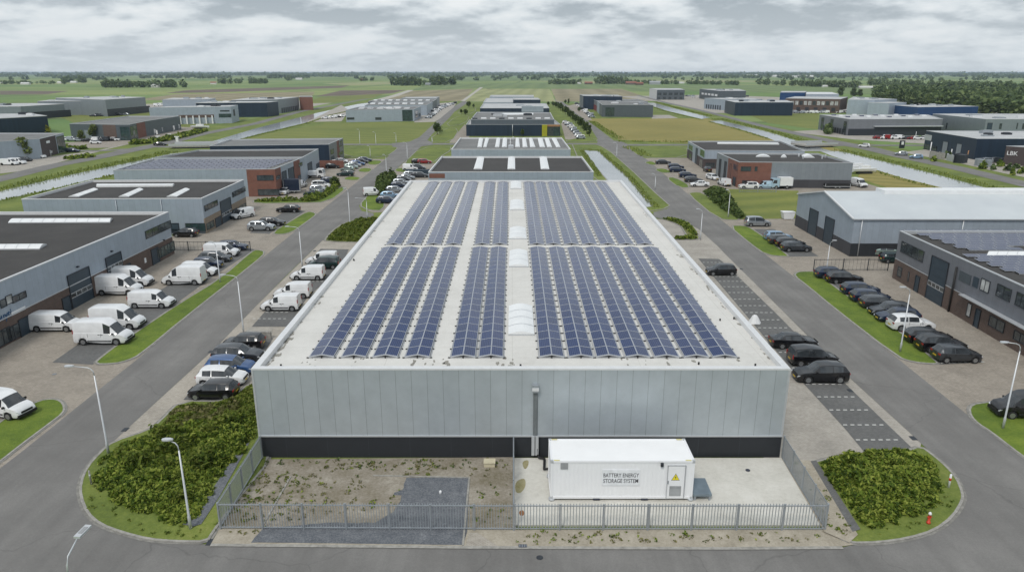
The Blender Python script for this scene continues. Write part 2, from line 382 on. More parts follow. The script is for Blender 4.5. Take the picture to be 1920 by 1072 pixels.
def island(pts, grass='lush_grass', z=.10, kw=.16, rounds=1, world=False, name='grass_verge'):
    """A raised verge: stone kerb all round (a real step) and turf inside."""
    P = ccw(pts) if world else gp(pts); P = smooth_poly(P, rounds) if rounds else P; Q = inset(P, kw); mb = MB(); n = len(P)
    for i in range(n):
        j = (i+1) % n
        mb.wall(P[i], P[j], 0, z)
        mb.face([(*P[i], z), (*P[j], z), (*Q[j], z), (*Q[i], z)])
    struct(mb, 'kerb', 'stone_kerb')
    O = inset(P, -.17); SHEETS[0] += 1; zg = .060+SHEETS[0]*.0001; gt = MB()
    for i in range(n):
        j = (i+1) % n; gt.face([(*O[i], zg), (*O[j], zg), (*P[j], zg), (*P[i], zg)])
    struct(gt, 'gutter', 'gutter_stone')
    g = MB(); tri_fill(g, Q, z-.012); struct(g, name, grass)
    return P
def band(pts, widths, z, mat, name, world=False):
    """A strip along a centre line."""
    SHEETS[0] += 1; z += SHEETS[0]*.0001
    C = [Vector(p).to_2d() if world else G(*p).to_2d() for p in pts]; mb = MB(); L = []; Rr = []
    for i, p in enumerate(C):
        d = (C[min(i+1, len(C)-1)]-C[max(i-1, 0)]).normalized(); n = Vector((-d.y, d.x)); wd = widths if isinstance(widths, (int, float)) else widths[i]
        L.append(p+n*wd/2); Rr.append(p-n*wd/2)
    for i in range(len(C)-1): mb.face([(*Rr[i], z), (*Rr[i+1], z), (*L[i+1], z), (*L[i], z)], 0, [(0, 0)]*4)
    return struct(mb, name, mat)
def text_mesh(txt, size, mat, name, parent, loc, rot, extrude=.006, spacing=1.0, align='CENTER'):
    cu = bpy.data.curves.new('lettering', 'FONT'); cu.body = txt; cu.size = size; cu.extrude = extrude; cu.align_x = align; cu.align_y = 'CENTER'; cu.space_line = 1.0; cu.space_character = spacing; cu.offset = size*.006
    tmp = bpy.data.objects.new('tmp', cu); COL.objects.link(tmp); dg = bpy.context.evaluated_depsgraph_get(); dg.update()
    me = bpy.data.meshes.new_from_object(tmp.evaluated_get(dg)); bpy.data.objects.remove(tmp); bpy.data.curves.remove(cu)
    me.materials.clear(); me.materials.append(M(mat)); o = bpy.data.objects.new(name, me); COL.objects.link(o)
    o.location = loc; o.rotation_euler = rot
    if parent is not None: o.parent = parent
    return o
# ================================================================== THE GROUND
m = newmat('farmland'); t = NT(m); p = t.pos()
mp = t.n('Mapping'); mp.inputs['Rotation'].default_value = (0, 0, R(4)); mp.inputs['Location'].default_value = (130, 40, 0); t.l(p, mp.inputs[0])
b = t.n('TexBrick'); b.inputs['Scale'].default_value = 1; b.inputs['Brick Width'].default_value = 520; b.inputs['Row Height'].default_value = 230; b.inputs['Mortar Size'].default_value = 3
b.inputs['Color1'].default_value = (.115, .20, .05, 1); b.inputs['Color2'].default_value = (.24, .29, .10, 1); b.inputs['Mortar'].default_value = (.05, .07, .03, 1); b.inputs['Bias'].default_value = -.1
t.l(mp.outputs[0], b.inputs['Vector'])
k = t.ramp(t.noise(p, .0035, 5, .6), [(.35, (.78, .86, .8)), (.65, (1.25, 1.12, 1.1))])
k2 = t.ramp(t.noise(p, .5, 4, .7), [(.3, (.85, .85, .85)), (.7, (1.12, 1.12, 1.12))])
t.out(t.mix(1.0, t.mix(1.0, b.outputs['Color'], k, 'MULTIPLY'), k2, 'MULTIPLY'), .95)
def field_mat(name, a, b_, pitch, rot, lo=.9):
    m = newmat(name); t = NT(m); p = t.pos(); mp = t.n('Mapping'); mp.inputs['Rotation'].default_value = (0, 0, R(rot)); t.l(p, mp.inputs[0])
    s_ = t.n('SeparateXYZ'); t.l(mp.outputs[0], s_.inputs[0])
    wv = t.math('SINE', t.math('ADD', t.math('MULTIPLY', s_.outputs[0], 6.283/pitch), t.math('MULTIPLY', t.noise(p, .03, 3, .5), 2.5)))
    f = t.math('ADD', t.math('MULTIPLY', wv, .10), t.math('ADD', t.math('MULTIPLY', t.noise(p, .02, 5, .6), .6), t.math('MULTIPLY', t.noise(p, .6, 4, .7), .4)))
    t.out(t.ramp(f, [(.3, a), (.7, b_)]), .95)
field_mat('ploughed', (.085, .065, .05), (.17, .13, .10), 24, 3)
field_mat('stubble', (.17, .15, .085), (.30, .26, .16), 30, 3)
field_mat('crop_green', (.10, .155, .05), (.17, .225, .08), 40, 3)
field_mat('pale_crop', (.19, .21, .085), (.33, .34, .16), 18, 3)
field_mat('mown_field', (.17, .155, .035), (.29, .245, .07), 6.5, -60)
field_mat('meadow', (.095, .130, .022), (.20, .215, .045), 9, 70)
mb = MB(); mb.face([(-30000, -300, 0), (30000, -300, 0), (30000, 33000, 0), (-30000, 33000, 0)]); struct(mb, 'ground', 'farmland')
# far fields
sheet('field', [(0, 170.5), (130, 171.2), (90, 177), (0, 178)], .05, 'ploughed')
sheet('field', [(310, 175), (350, 169.5), (480, 165.5), (656, 160.5), (640, 165), (480, 171), (390, 174)], .06, 'ploughed')
sheet('field', [(590, 181.5), (640, 170), (761, 169), (735, 175.5), (655, 179.5)], .07, 'ploughed')
sheet('field', [(250, 188), (330, 177), (590, 172.5), (585, 182), (480, 190)], .05, 'stubble')
sheet('field', [(565, 195), (600, 182.5), (720, 176.5), (700, 184), (630, 193)], .08, 'meadow')
sheet('field', [(690, 190), (768, 171), (888, 167), (868, 190)], .06, 'stubble')
sheet('field', [(600, 156.5), (760, 153), (755, 158), (660, 161)], .04, 'pale_crop')
sheet('field', [(770, 170), (800, 158), (1000, 156), (1190, 158), (1215, 166.5), (890, 166)], .05, 'crop_green')
sheet('field', [(893, 167), (1030, 167), (1042, 191), (872, 191)], .05, 'pale_crop')
sheet('field', [(1033, 167), (1165, 167), (1235, 190), (1044, 191)], .05, 'stubble')
sheet('field', [(1120, 160), (1420, 160), (1910, 172), (1700, 178), (1300, 172), (1200, 172)], .07, 'crop_green')
sheet('field', [(1000, 152), (1300, 150), (1500, 153), (1100, 157)], .04, 'pale_crop')
sheet('field', [(860, 148), (1050, 147), (1040, 151), (850, 152)], .04, 'crop_green')
band([(868, 190), (884, 178), (897, 168.5), (903, 164)], [4, 4, 5, 6], .10, 'pale_path', 'farm_track')
# near greens (base of the estate)
sheet('grass', [(-500, 1300), (-500, 330), (0, 300), (480, 222), (700, 186), (900, 192), (1050, 194), (1230, 192), (1440, 235), (1920, 320), (2500, 420), (2500, 1300)], .02, 'grass')
sheet('field', [(400, 268), (480, 254), (620, 231), (835, 229), (786, 262), (700, 269.5), (640, 270.5)], .03, 'meadow')
sheet('field', [(1101, 222.5), (1325, 222.5), (1432, 251), (1600, 285), (1190, 264), (1160, 262)], .03, 'mown_field')
sheet('field', [(1324, 354), (1497, 358), (1497, 410), (1379, 412)], .05, 'meadow')
sheet('field', [(1607, 334), (1625, 308), (1700, 330), (1812, 361), (1690, 361)], .05, 'mown_field')
sheet('field', [(385, 218), (470, 222), (330, 245), (190, 255), (110, 218), (270, 210)], .03, 'meadow')
sheet('field', [(1400, 214), (1536, 213), (1533, 243), (1440, 231)], .03, 'meadow')
# canals
sheet('water', [(-40, 385), (-40, 369), (0, 359), (60, 345), (151, 324), (240, 306), (322, 288), (400, 283), (330, 310), (214, 327), (176, 336), (110, 352), (0, 376)], .05, 'water')
sheet('water', [(372, 272.5), (410, 262), (480, 241), (591, 213), (640, 202), (671, 195.5), (700, 192), (700, 198), (660, 206), (618, 215), (576, 230), (480, 253), (430, 266), (400, 275)], .05, 'water')
sheet('water', [(697, 189), (735, 179), (765, 169.5), (776, 169.5), (748, 180), (715, 189.5)], .09, 'pale_path')
sheet('water', [(1205, 193), (1226, 193), (1262, 203), (1332, 220.5), (1316, 223.5), (1250, 208)], .05, 'water')
sheet('water', [(1330, 227.5), (1352, 226.5), (1440, 247.5), (1509, 268.6), (1560, 284), (1500, 284), (1440, 259), (1385, 242)], .05, 'water')
sheet('water', [(1536, 283), (1576, 284), (1616, 293.5), (1742, 324), (1868, 358), (1960, 382), (1990, 402), (1900, 386), (1803, 361.5), (1692, 334), (1601, 306), (1560, 293)], .05, 'water')
sheet('water', [(1093.5, 282.5), (1124, 284), (1136, 296), (1180, 335), (1215, 378), (1228, 389), (1218, 394), (1195, 392), (1160, 355), (1125, 330)], .05, 'water')
# canal-side roads and cross road
band([(-60, 350), (0, 336), (100, 311), (175, 297), (245, 282), (310, 269), (378, 251.5), (480, 232), (560, 210), (640, 195), (700, 183)], [6.5, 6.5, 6.5, 7, 8, 7, 6.5, 6, 6, 6, 6], .06, 'asphalt', 'road')
band([(1195, 179), (1250, 193), (1313, 207), (1389, 226), (1440, 239), (1553, 263.5), (1590, 271.5), (1631, 279), (1692, 294), (1793, 315), (1920, 345.5), (2040, 374)], [5, 5, 5, 5.5, 6, 6.5, 9, 8, 6.5, 6.5, 6.5, 6.5], .06, 'asphalt', 'road')
band([(1585, 271.5), (1640, 273), (1737, 273)], 5, .065, 'asphalt', 'road')
band([(120, 283), (180, 283.5), (245, 280)], 5, .065, 'asphalt', 'road')
# two estate roads
LRL = [(100, 800), (128, 777), (183, 733), (264, 669), (345, 600), (480, 494), (593, 402.5), (655, 353), (694, 323), (722, 299), (742, 280), (735, 274), (735, 269), (768, 266), (786, 258), (823, 223.5), (836, 210), (858, 196), (872, 188)]
LRR = [(884, 188), (868, 199), (852, 210), (842, 222), (812, 250), (801, 263), (812, 268.5), (812, 272), (790, 275), (770, 293), (735, 325), (690, 366), (673, 386), (678, 396), (700, 400), (702, 410), (690, 414), (659, 413), (631, 426), (609, 449), (604, 452), (540, 514), (480, 574.5), (405, 652), (300, 748), (211, 830)]
RRL = [(1036, 187), (1046, 193.6), (1076, 213), (1103, 233), (1121, 262), (1120, 268), (1115, 272), (1136, 279), (1156, 294), (1188, 322), (1227, 359), (1257, 386), (1250, 392), (1225, 398), (1226, 408), (1282, 414), (1310, 430), (1347, 463), (1357, 474), (1452, 568), (1591, 707), (1704, 810)]
RRR = [(1853, 810), (1815, 779), (1682, 672), (1560, 578), (1515, 540), (1374, 430), (1345, 408), (1287, 362), (1248, 330), (1212, 299), (1176, 274.5), (1176, 270), (1165, 266), (1151, 264), (1101, 226), (1072, 201), (1058, 194), (1050, 187)]
bottom = [(204, 838), (180, 860), (160, 880), (148, 908), (148, 934), (160, 965), (186, 988), (227, 1003), (277, 1016), (327, 1020), (403, 1021), (880, 1027), (1360, 1029), (1575, 1028), (1594, 1023), (1650, 1022), (1706, 1014), (1756, 999), (1791, 972), (1809, 941), (1808, 926), (1798, 899), (1779, 877), (1757, 858), (1727, 832)]
sheet('road', LRL[::-1]+[(40, 848), (-60, 925), (-700, 1400), (2600, 1400), (1990, 912), (1900, 842)]+RRR+RRL+bottom[::-1]+LRR[::-1], .045, 'asphalt')
band([(812, 270.2), (860, 270.6), (900, 270)], 6, .05, 'asphalt', 'road'); band([(1050, 270), (1120, 270)], 6, .05, 'asphalt', 'road')
band([(1174, 272), (1240, 272), (1340, 272), (1450, 274), (1520, 275), (1590, 272)], 5.5, .05, 'asphalt', 'road')
band([(737, 271.5), (642, 271.2), (500, 274), (400, 277), (330, 276), (280, 275)], 5.5, .05, 'asphalt', 'road')
# hard standings
sheet('paving', [(-700, 1400), (-60, 925), (40, 848), (100, 800), (128, 777), (183, 733), (264, 669), (345, 600), (480, 494), (593, 402.5), (655, 353), (694, 323), (722, 299), (640, 297), (540, 300), (430, 395), (200, 500), (-100, 640), (-700, 900)], .035, 'paving')
sheet('paving', [(211, 829), (300, 748), (405, 652), (480, 574.5), (604, 452), (702, 412), (860, 420), (540, 850), (300, 850)], .034, 'path_paving')
sheet('paving', [(735, 326), (772, 292), (812, 306), (850, 312), (850, 350), (755, 396), (700, 399), (690, 396), (705, 350)], .034, 'paving')
sheet('paving', [(1240, 412), (1282, 414), (1310, 430), (1347, 463), (1452, 568), (1591, 707), (1704, 810), (1727, 832), (1720, 860), (1510, 872), (1440, 872), (1150, 400)], .034, 'paving_light')
sheet('paving', [(1212, 299), (1202, 297), (1330, 296), (1605, 334), (1616, 342), (1679, 360), (1900, 420), (2300, 600), (2700, 1400), (1990, 912), (1900, 842), (1853, 810), (1815, 779), (1682, 672), (1560, 578), (1515, 540), (1374, 430), (1287, 362)], .036, 'paving')
sheet('paving', [(842, 268), (872, 233), (880, 250), (880, 270)], .05, 'paving'); sheet('paving', [(1052, 232), (1062, 226), (1092, 262), (1060, 262)], .05, 'paving')
sheet('paving', [(776, 230), (800, 196), (858, 191), (850, 202), (826, 222), (815, 229)], .045, 'paving_light')
sheet('paving', [(1062, 200), (1090, 192), (1110, 226), (1100, 226)], .045, 'paving'); sheet('paving', [(1222, 216), (1255, 216), (1272, 222), (1222, 223)], .05, 'paving_light')
sheet('paving', [(120, 268), (215, 262), (330, 238), (375, 240), (215, 277), (120, 279)], .045, 'paving')
sheet('paving', [(0, 326), (0, 305), (125, 290), (180, 283), (240, 270), (110, 305), (60, 319)], .045, 'paving_light')
sheet('paving', [(1475, 247), (1535, 244), (1590, 250), (1700, 256), (1737, 262), (1735, 270), (1600, 262)], .046, 'paving_light')
sheet('paving', [(1690, 286), (1740, 280), (1860, 300), (1990, 310), (1990, 345), (1890, 327), (1780, 302)], .046, 'paving_light')
sheet('paving', [(1160, 181), (1330, 178), (1560, 186), (1640, 210), (1440, 214), (1330, 212), (1240, 192)], .047, 'paving_light')
sheet('paving', [(-100, 212), (250, 196), (470, 192), (700, 184), (640, 190), (520, 212), (380, 214), (240, 206), (-100, 232)], .047, 'paving_light')
sheet('paving', [(640, 197), (655, 208), (640, 228), (575, 229), (590, 222)], .048, 'paving_light')
sheet('paving', [(1640, 186), (1760, 196), (1960, 220), (1960, 250), (1700, 245)], .047, 'paving_light')
# parking areas
sheet('parking', [(601, 467), (654, 468), (640, 500), (575, 560), (540, 613), (472, 613)], .05, 'dark_paving')
sheet('parking', [(440, 635), (512, 635), (470, 705), (428, 753), (344, 750)], .05, 'dark_paving')
RP_L = [(1309, 485), (1508, 721), (1586, 806), (1622, 850)]; RP_R = [(1348, 486), (1357, 493), (1455, 588), (1591, 726), (1674, 806), (1720, 850)]
sheet('parking', RP_L+RP_R[::-1], .05, 'dark_paving')
sheet('parking', [(1533, 519), (1538, 505), (1582, 505), (1845, 680), (1762, 684), (1660, 602)], .05, 'dark_paving')
sheet('parking', [(1414, 430), (1452, 430), (1535, 481), (1471, 482)], .05, 'dark_paving')
sheet('parking', [(98, 680), (174, 684), (290, 600), (398, 520), (478, 468), (440, 462), (398, 468), (310, 539), (235, 578), (151, 643)], .05, 'dark_paving')
sheet('parking', [(505, 439), (573, 396), (540, 393), (468, 437)], .05, 'dark_paving')
# parking-bay dashes of white stones
def dashes(segs, name='parking_marking'):
    mb = MB()
    for (a, b) in segs:
        A, B = G(*a), G(*b); d = (B-A); L = d.length; d.normalize(); n = Vector((-d.y, d.x, 0)); k = 0.1
        while k < L-.1:
            c = A+d*(k+.12); q = [c-d*.16-n*.055, c+d*.16-n*.055, c+d*.16+n*.055, c-d*.16+n*.055]
            mb.face([(x.x, x.y, .056) for x in q]); k += .58
    return struct(mb, name, 'white_paint')
def lerp_edge(E, y):
    for (a, b) in zip(E, E[1:]):
        if a[1] <= y <= b[1]: return a[0]+(b[0]-a[0])*(y-a[1])/(b[1]-a[1])
    return E[-1][0]
ys = [492.5, 501, 510, 519, 528, 538, 549, 561.5, 573.5, 586.5, 600, 615, 630, 661, 690, 721, 744.5, 769, 797, 825]
dashes([((lerp_edge(RP_L, y)+1.5, y), (lerp_edge(RP_R, y)-1.5, y)) for y in ys])
dashes([((123, 663), (196, 664)), ((262, 584.5), (310, 585.5)), ((308, 546), (354, 548)), ((268, 597), (290, 598)), ((310, 560), (340, 560.5)), ((336, 540), (372, 541)),
        ((497, 586), (545, 586)), ((537, 560), (585, 560)), ((560, 528), (607, 528)), ((600, 503), (640, 503)), ((473, 598), (540, 598)),
        ((1763, 681), (1842, 679)), ((1672, 640), (1700, 640)), ((1640, 614), (1670, 614)), ((1706, 661), (1745, 661)), ((1600, 578), (1625, 578)), ((1556, 533), (1580, 534)), ((1730, 672), (1765, 672))])
# kerbed verges
island([(0, 790), (40, 768), (75.5, 751), (100, 748), (116, 752), (123, 763), (121, 775), (96, 794), (40, 836), (0, 868), (-120, 956), (-160, 920)])
island([(174, 684), (191, 669), (219, 648), (330, 573), (413, 523), (470, 473), (482, 468.5), (500, 473), (480, 492), (345, 598), (264, 666), (240, 677), (215, 683)])
island([(508, 438), (545, 415), (576, 397), (589, 399), (593, 402), (590, 406), (561, 427), (548, 436), (525, 441)])
island([(475, 375), (601, 373.5), (636, 351), (652, 352.5), (616, 379.5), (560, 381), (475, 382)])
island([(640, 336.5), (656, 331), (679, 333.5), (668, 339.5)]); island([(668, 322), (679, 315), (700, 317), (691, 324)]); island([(686, 308.5), (695, 301), (719, 302), (709, 310)])
island([(643, 273.8), (744, 275.5), (745, 280), (722, 296), (643, 295)], 'grass')
LB = [(211, 829), (186, 850), (161, 878), (149, 908), (149, 933), (161, 964), (186, 986), (227, 1001), (277, 1014), (327, 1018), (390, 1018.5), (404, 996), (430, 960), (520, 850), (505, 735), (470, 715), (428, 754), (337, 752), (297, 793), (277, 808)]
island(LB, 'grass', z=.12, kw=.17, rounds=1, name='planting_bed')
RB = [(1530, 864), (1600, 852), (1690, 850), (1725, 836), (1755, 858), (1777, 877), (1796, 899), (1807, 926), (1807, 941), (1789, 971), (1755, 997), (1706, 1012), (1650, 1020), (1594, 1021), (1567, 1010), (1540, 960), (1500, 880)]
island(RB, 'grass', z=.12, kw=.17, rounds=1, name='planting_bed')
island([(609, 454), (610, 447), (631, 426), (659, 413), (706, 409), (730, 415), (700, 455.5)], 'rough_grass')
island([(673, 385.5), (687, 370), (704, 345), (728, 333), (745, 334), (735, 345), (722, 370), (720, 395.5), (690, 394.5)])
island([(739, 321.5), (744, 316), (763, 316), (760, 324)]); island([(754, 309), (787, 277.5), (845, 274), (846, 282), (826, 294), (812, 306), (772, 310)], 'grass')
island([(800, 266), (832, 241), (862, 241), (846, 268.5)], 'grass'); island([(832.6, 238), (853, 219), (882, 216), (872, 233)], 'grass')
island([(855, 215), (868, 204), (893, 200), (890, 213)], 'grass')
island([(1073, 271.5), (1118, 271.5), (1128, 275), (1146, 286), (1188, 323), (1230, 363), (1256, 386), (1245, 392), (1222, 396), (1190, 392), (1226, 387), (1212, 374), (1180, 335), (1136, 296), (1124, 284), (1093, 282), (1112, 308), (1140, 340), (1165, 372), (1110, 330), (1085, 300)], 'grass', rounds=0)
island([(1060, 264), (1090, 258), (1120, 261), (1119, 266.5), (1065, 267)], 'grass')
island([(1488, 517.6), (1493, 511), (1505, 509.5), (1535, 510), (1556, 533), (1659, 601), (1760, 680), (1755, 684), (1712, 680), (1682, 670.5), (1560, 576), (1515, 538)])
island([(1366, 424), (1395, 423.5), (1412, 430), (1480, 480), (1474, 482), (1436, 478.7), (1408, 459)])
island([(1289, 364), (1299, 361), (1318, 362), (1350, 385), (1388, 411), (1380, 414), (1345, 411)], 'grass')
island([(1248, 334), (1266, 333), (1298, 351), (1274, 353)]); island([(1226, 318), (1245, 316), (1262, 324), (1240, 325)]); island([(1207, 305), (1222, 302.4), (1233, 309), (1220, 310)])
island([(1174, 275), (1195, 273.8), (1288, 273.8), (1290, 296), (1203, 297)], 'grass')
island([(1815, 764), (1830, 756), (1900, 752), (2000, 830), (2100, 980), (1990, 905), (1920, 860), (1853, 808), (1833, 796), (1818, 781)])
hedge_ring = [(1234, 410), (1275, 413.5), (1300, 428), (1312, 446), (1306, 450), (1265, 450), (1262, 446), (1288, 444), (1276, 424), (1255, 415)]
island(hedge_ring, 'rough_grass', rounds=0)
# compound in front of the hall
sheet('dirt', [(412, 997), (490, 862), (963, 858), (968, 1000), (870, 1026), (396, 1022)], .06, 'dirt')
sheet('dirt', [(395, 1022), (412, 992), (960, 994), (1552, 992), (1600, 1022), (1580, 1025), (1360, 1027), (880, 1026)], .064, 'sand')
sheet('dirt', [(1545, 1000), (1465, 862), (1520, 866), (1608, 1005), (1592, 1020), (1568, 1010)], .135, 'sand')
sheet('dirt', [(1519, 867), (1530, 866), (1613, 995), (1598, 1000)], .14, 'dark_paving')
def ragged(P, amp, step=.35, keep=()):
    rg_ = random.Random(9); Q = []
    for i in range(len(P)):
        a, b = Vector(P[i]), Vector(P[(i+1) % len(P)]); L = (b-a).length; n_ = max(1, int(L/step)); k_ = 0 if i in keep else amp
        for q in range(n_): p_ = a.lerp(b, q/n_); Q.append((p_.x+rg_.uniform(-k_, k_), p_.y+rg_.uniform(-k_, k_)))
    return Q
gv = [tuple(G(a, b).to_2d()) for a, b in [(762, 896.5), (880, 896.5), (876, 998), (868, 1023), (470.5, 1018), (492, 992), (530, 988), (600, 982), (702, 981), (738, 962), (750, 940)]]
sheet('gravel_path', ragged(gv, .06, keep=(0, 1, 2, 3)), .075, 'gravel', world=True)
for x_, y_, r_ in ((752, 925, .3),):
    g_ = G(x_, y_); sheet('gravel_path', ragged([(g_.x+math.cos(a_)*r_*1.6, g_.y+math.sin(a_)*r_) for a_ in [i*.785 for i in range(8)]], .12), .074, 'gravel', world=True)
sheet('gravel_path', [(340, 985), (362, 990), (378, 985), (414, 930), (452, 862), (468, 832), (455, 838), (425, 880), (392, 930)], .135, 'gravel')
mb = MB(); P = gp([(963.5, 861), (1466, 861), (1547, 987), (963.5, 987)]); mb.prism(P, 0, .14); struct(mb, 'concrete_pad', 'concrete')
mb = MB()
for a, b in (((880, 897), (868, 1024)), ((878, 897), (700, 893)), ((490, 992), (545, 895))):
    A, B = G(*a), G(*b); d = (B-A).normalized(); n = Vector((-d.y, d.x, 0))*.06; mb.prism(ccw([tuple((A+n)[:2]), tuple((B+n)[:2]), tuple((B-n)[:2]), tuple((A-n)[:2])]), .03, .12)
struct(mb, 'kerb', 'stone_kerb')
band([(395, 1023), (880, 1027.5), (1360, 1029.5), (1580, 1028)], .26, .08, 'stone_kerb', 'kerb')
sheet('paving', [(872, 1026), (880, 1000), (895, 1000), (935, 1026)], .078, 'path_paving')
# moss and rust stains on the concrete (real marks)
for pts, mt in (([(966, 905), (985, 898), (986, 915), (976, 928), (966, 926)], 'moss'), ([(978, 868), (992, 864), (990, 878), (983, 884)], 'moss'), ([(972, 962), (981, 958), (984, 968), (976, 971)], 'rust')):
    if mt == 'moss' and 'moss' not in MATS:
        ground_mat('moss', [(.3, (.20, .17, .05)), (.6, (.36, .33, .20)), (.8, (.48, .46, .36))], 1.5, 9)
    P = smooth_poly(gp([(a, b) for a, b in pts]), 2); mb = MB(); tri_fill(mb, P, .146); struct(mb, 'stain', mt)
# ================================================================== BUILDINGS
class Bld:
    """roof corner pixels (near-left, near-right, far-right, far-left) surveyed at height h; or world corners."""
    def __init__(s, name, label, cat, corners, h, wall='light_cladding', roof='grey_roof', plinth=None, trim='trim_pale', world=False, parapet=.45, group=None, capw=.22, z_roof=None):
        P = [Vector((q[0], q[1])) if world else G(q[0], q[1], h).to_2d() for q in corners]
        s.P = [tuple(p) for p in P]; s.h = h; C = ccw(s.P); s.C = C
        s.o = thing(name, label, cat, (C[0][0], C[0][1], 0), group=group)
        zr = h-parapet if parapet else h-.02
        s.zr = zr; n = len(C); mb = MB()
        I = inset(C, capw)
        for i in range(n): mb.wall(C[i], C[(i+1) % n], 0, h-.06)
        mb.build('wall', wall, s.o)
        if parapet:
            t_ = MB(); O = inset(C, -.03)
            for i in range(n):
                j = (i+1) % n
                t_.face([(*O[i], h-.12), (*O[j], h-.12), (*O[j], h), (*O[i], h)])
                t_.face([(*O[i], h), (*O[j], h), (*I[j], h), (*I[i], h)])
                t_.face([(*I[j], zr-.05), (*I[i], zr-.05), (*I[i], h), (*I[j], h)])
            t_.build('parapet', trim, s.o)
        r = MB(); tri_fill(r, I if parapet else inset(C, -.12), zr)
        if not parapet:
            O = inset(C, -.12)
            for i in range(n): r.wall(O[i], O[(i+1) % n], zr-.25, zr)
        s.roof = r.build('roof', roof, s.o)
        if plinth:
            mt, ph = plinth; q = MB(); O = inset(C, -.025)
            for i in range(n):
                q.wall(O[i], O[(i+1) % n], 0, ph); j = (i+1) % n
                q.face([(*O[i], ph), (*O[j], ph), (*C[j], ph), (*C[i], ph)])
            q.build('plinth', mt, s.o)
    def front(s, i, j): return Fac(s, s.P[i], s.P[j])
    def roofbox(s, name, px4, z0, z1, mat, label=None):
        """something standing on the roof: outline pixels surveyed on the roof level"""
        P = ccw([tuple(G(a, b, s.zr+z0).to_2d()) for a, b in px4]); mb = MB(); mb.prism(P, s.zr-.02, s.zr+z1); return mb.build(name, mat, s.o)
    def dome(s, px4, hh=.45, name='skylight', ribs=0, zl=.14, mat='skylight'):
        """a barrel rooflight on a kerb: near-left, near-right, far-right, far-left"""
        a, b, c, d = [G(x, y, s.zr+zl) for x, y in px4]; mb = MB(); n = 10; zb = s.zr-.01
        kerb = MB()
        for p, q in ((a, b), (b, c), (c, d), (d, a)): kerb.wall(p, q, zb, s.zr+zl)
        k = kerb.build('skylight_kerb', 'trim_pale', s.o) if False else None
        L = []; Rr = []
        for i in range(n+1):
            tt = i/n; z = math.sin(math.pi*tt)*hh; L.append(a.lerp(b, tt)+Vector((0, 0, z))); Rr.append(d.lerp(c, tt)+Vector((0, 0, z)))
        for i in range(n): mb.face([L[i], L[i+1], Rr[i+1], Rr[i]], 0, smooth=True)
        mb.face(L[::-1]); mb.face(Rr)
        for p, q in ((a, b), (b, c), (c, d), (d, a)): mb.wall(p, q, zb, s.zr+zl, 1)
        for r_ in range(1, ribs):
            f = r_/ribs
            for i in range(n):
                p0 = L[i].lerp(Rr[i], f); p1 = L[i+1].lerp(Rr[i+1], f); e = (Rr[0]-L[0]).normalized()*.03; up = Vector((0, 0, .025))
                mb.face([p0-e+up, p1-e+up, p1+e+up, p0+e+up], 1)
        return mb.build(name, [mat, 'trim_pale'], s.o)
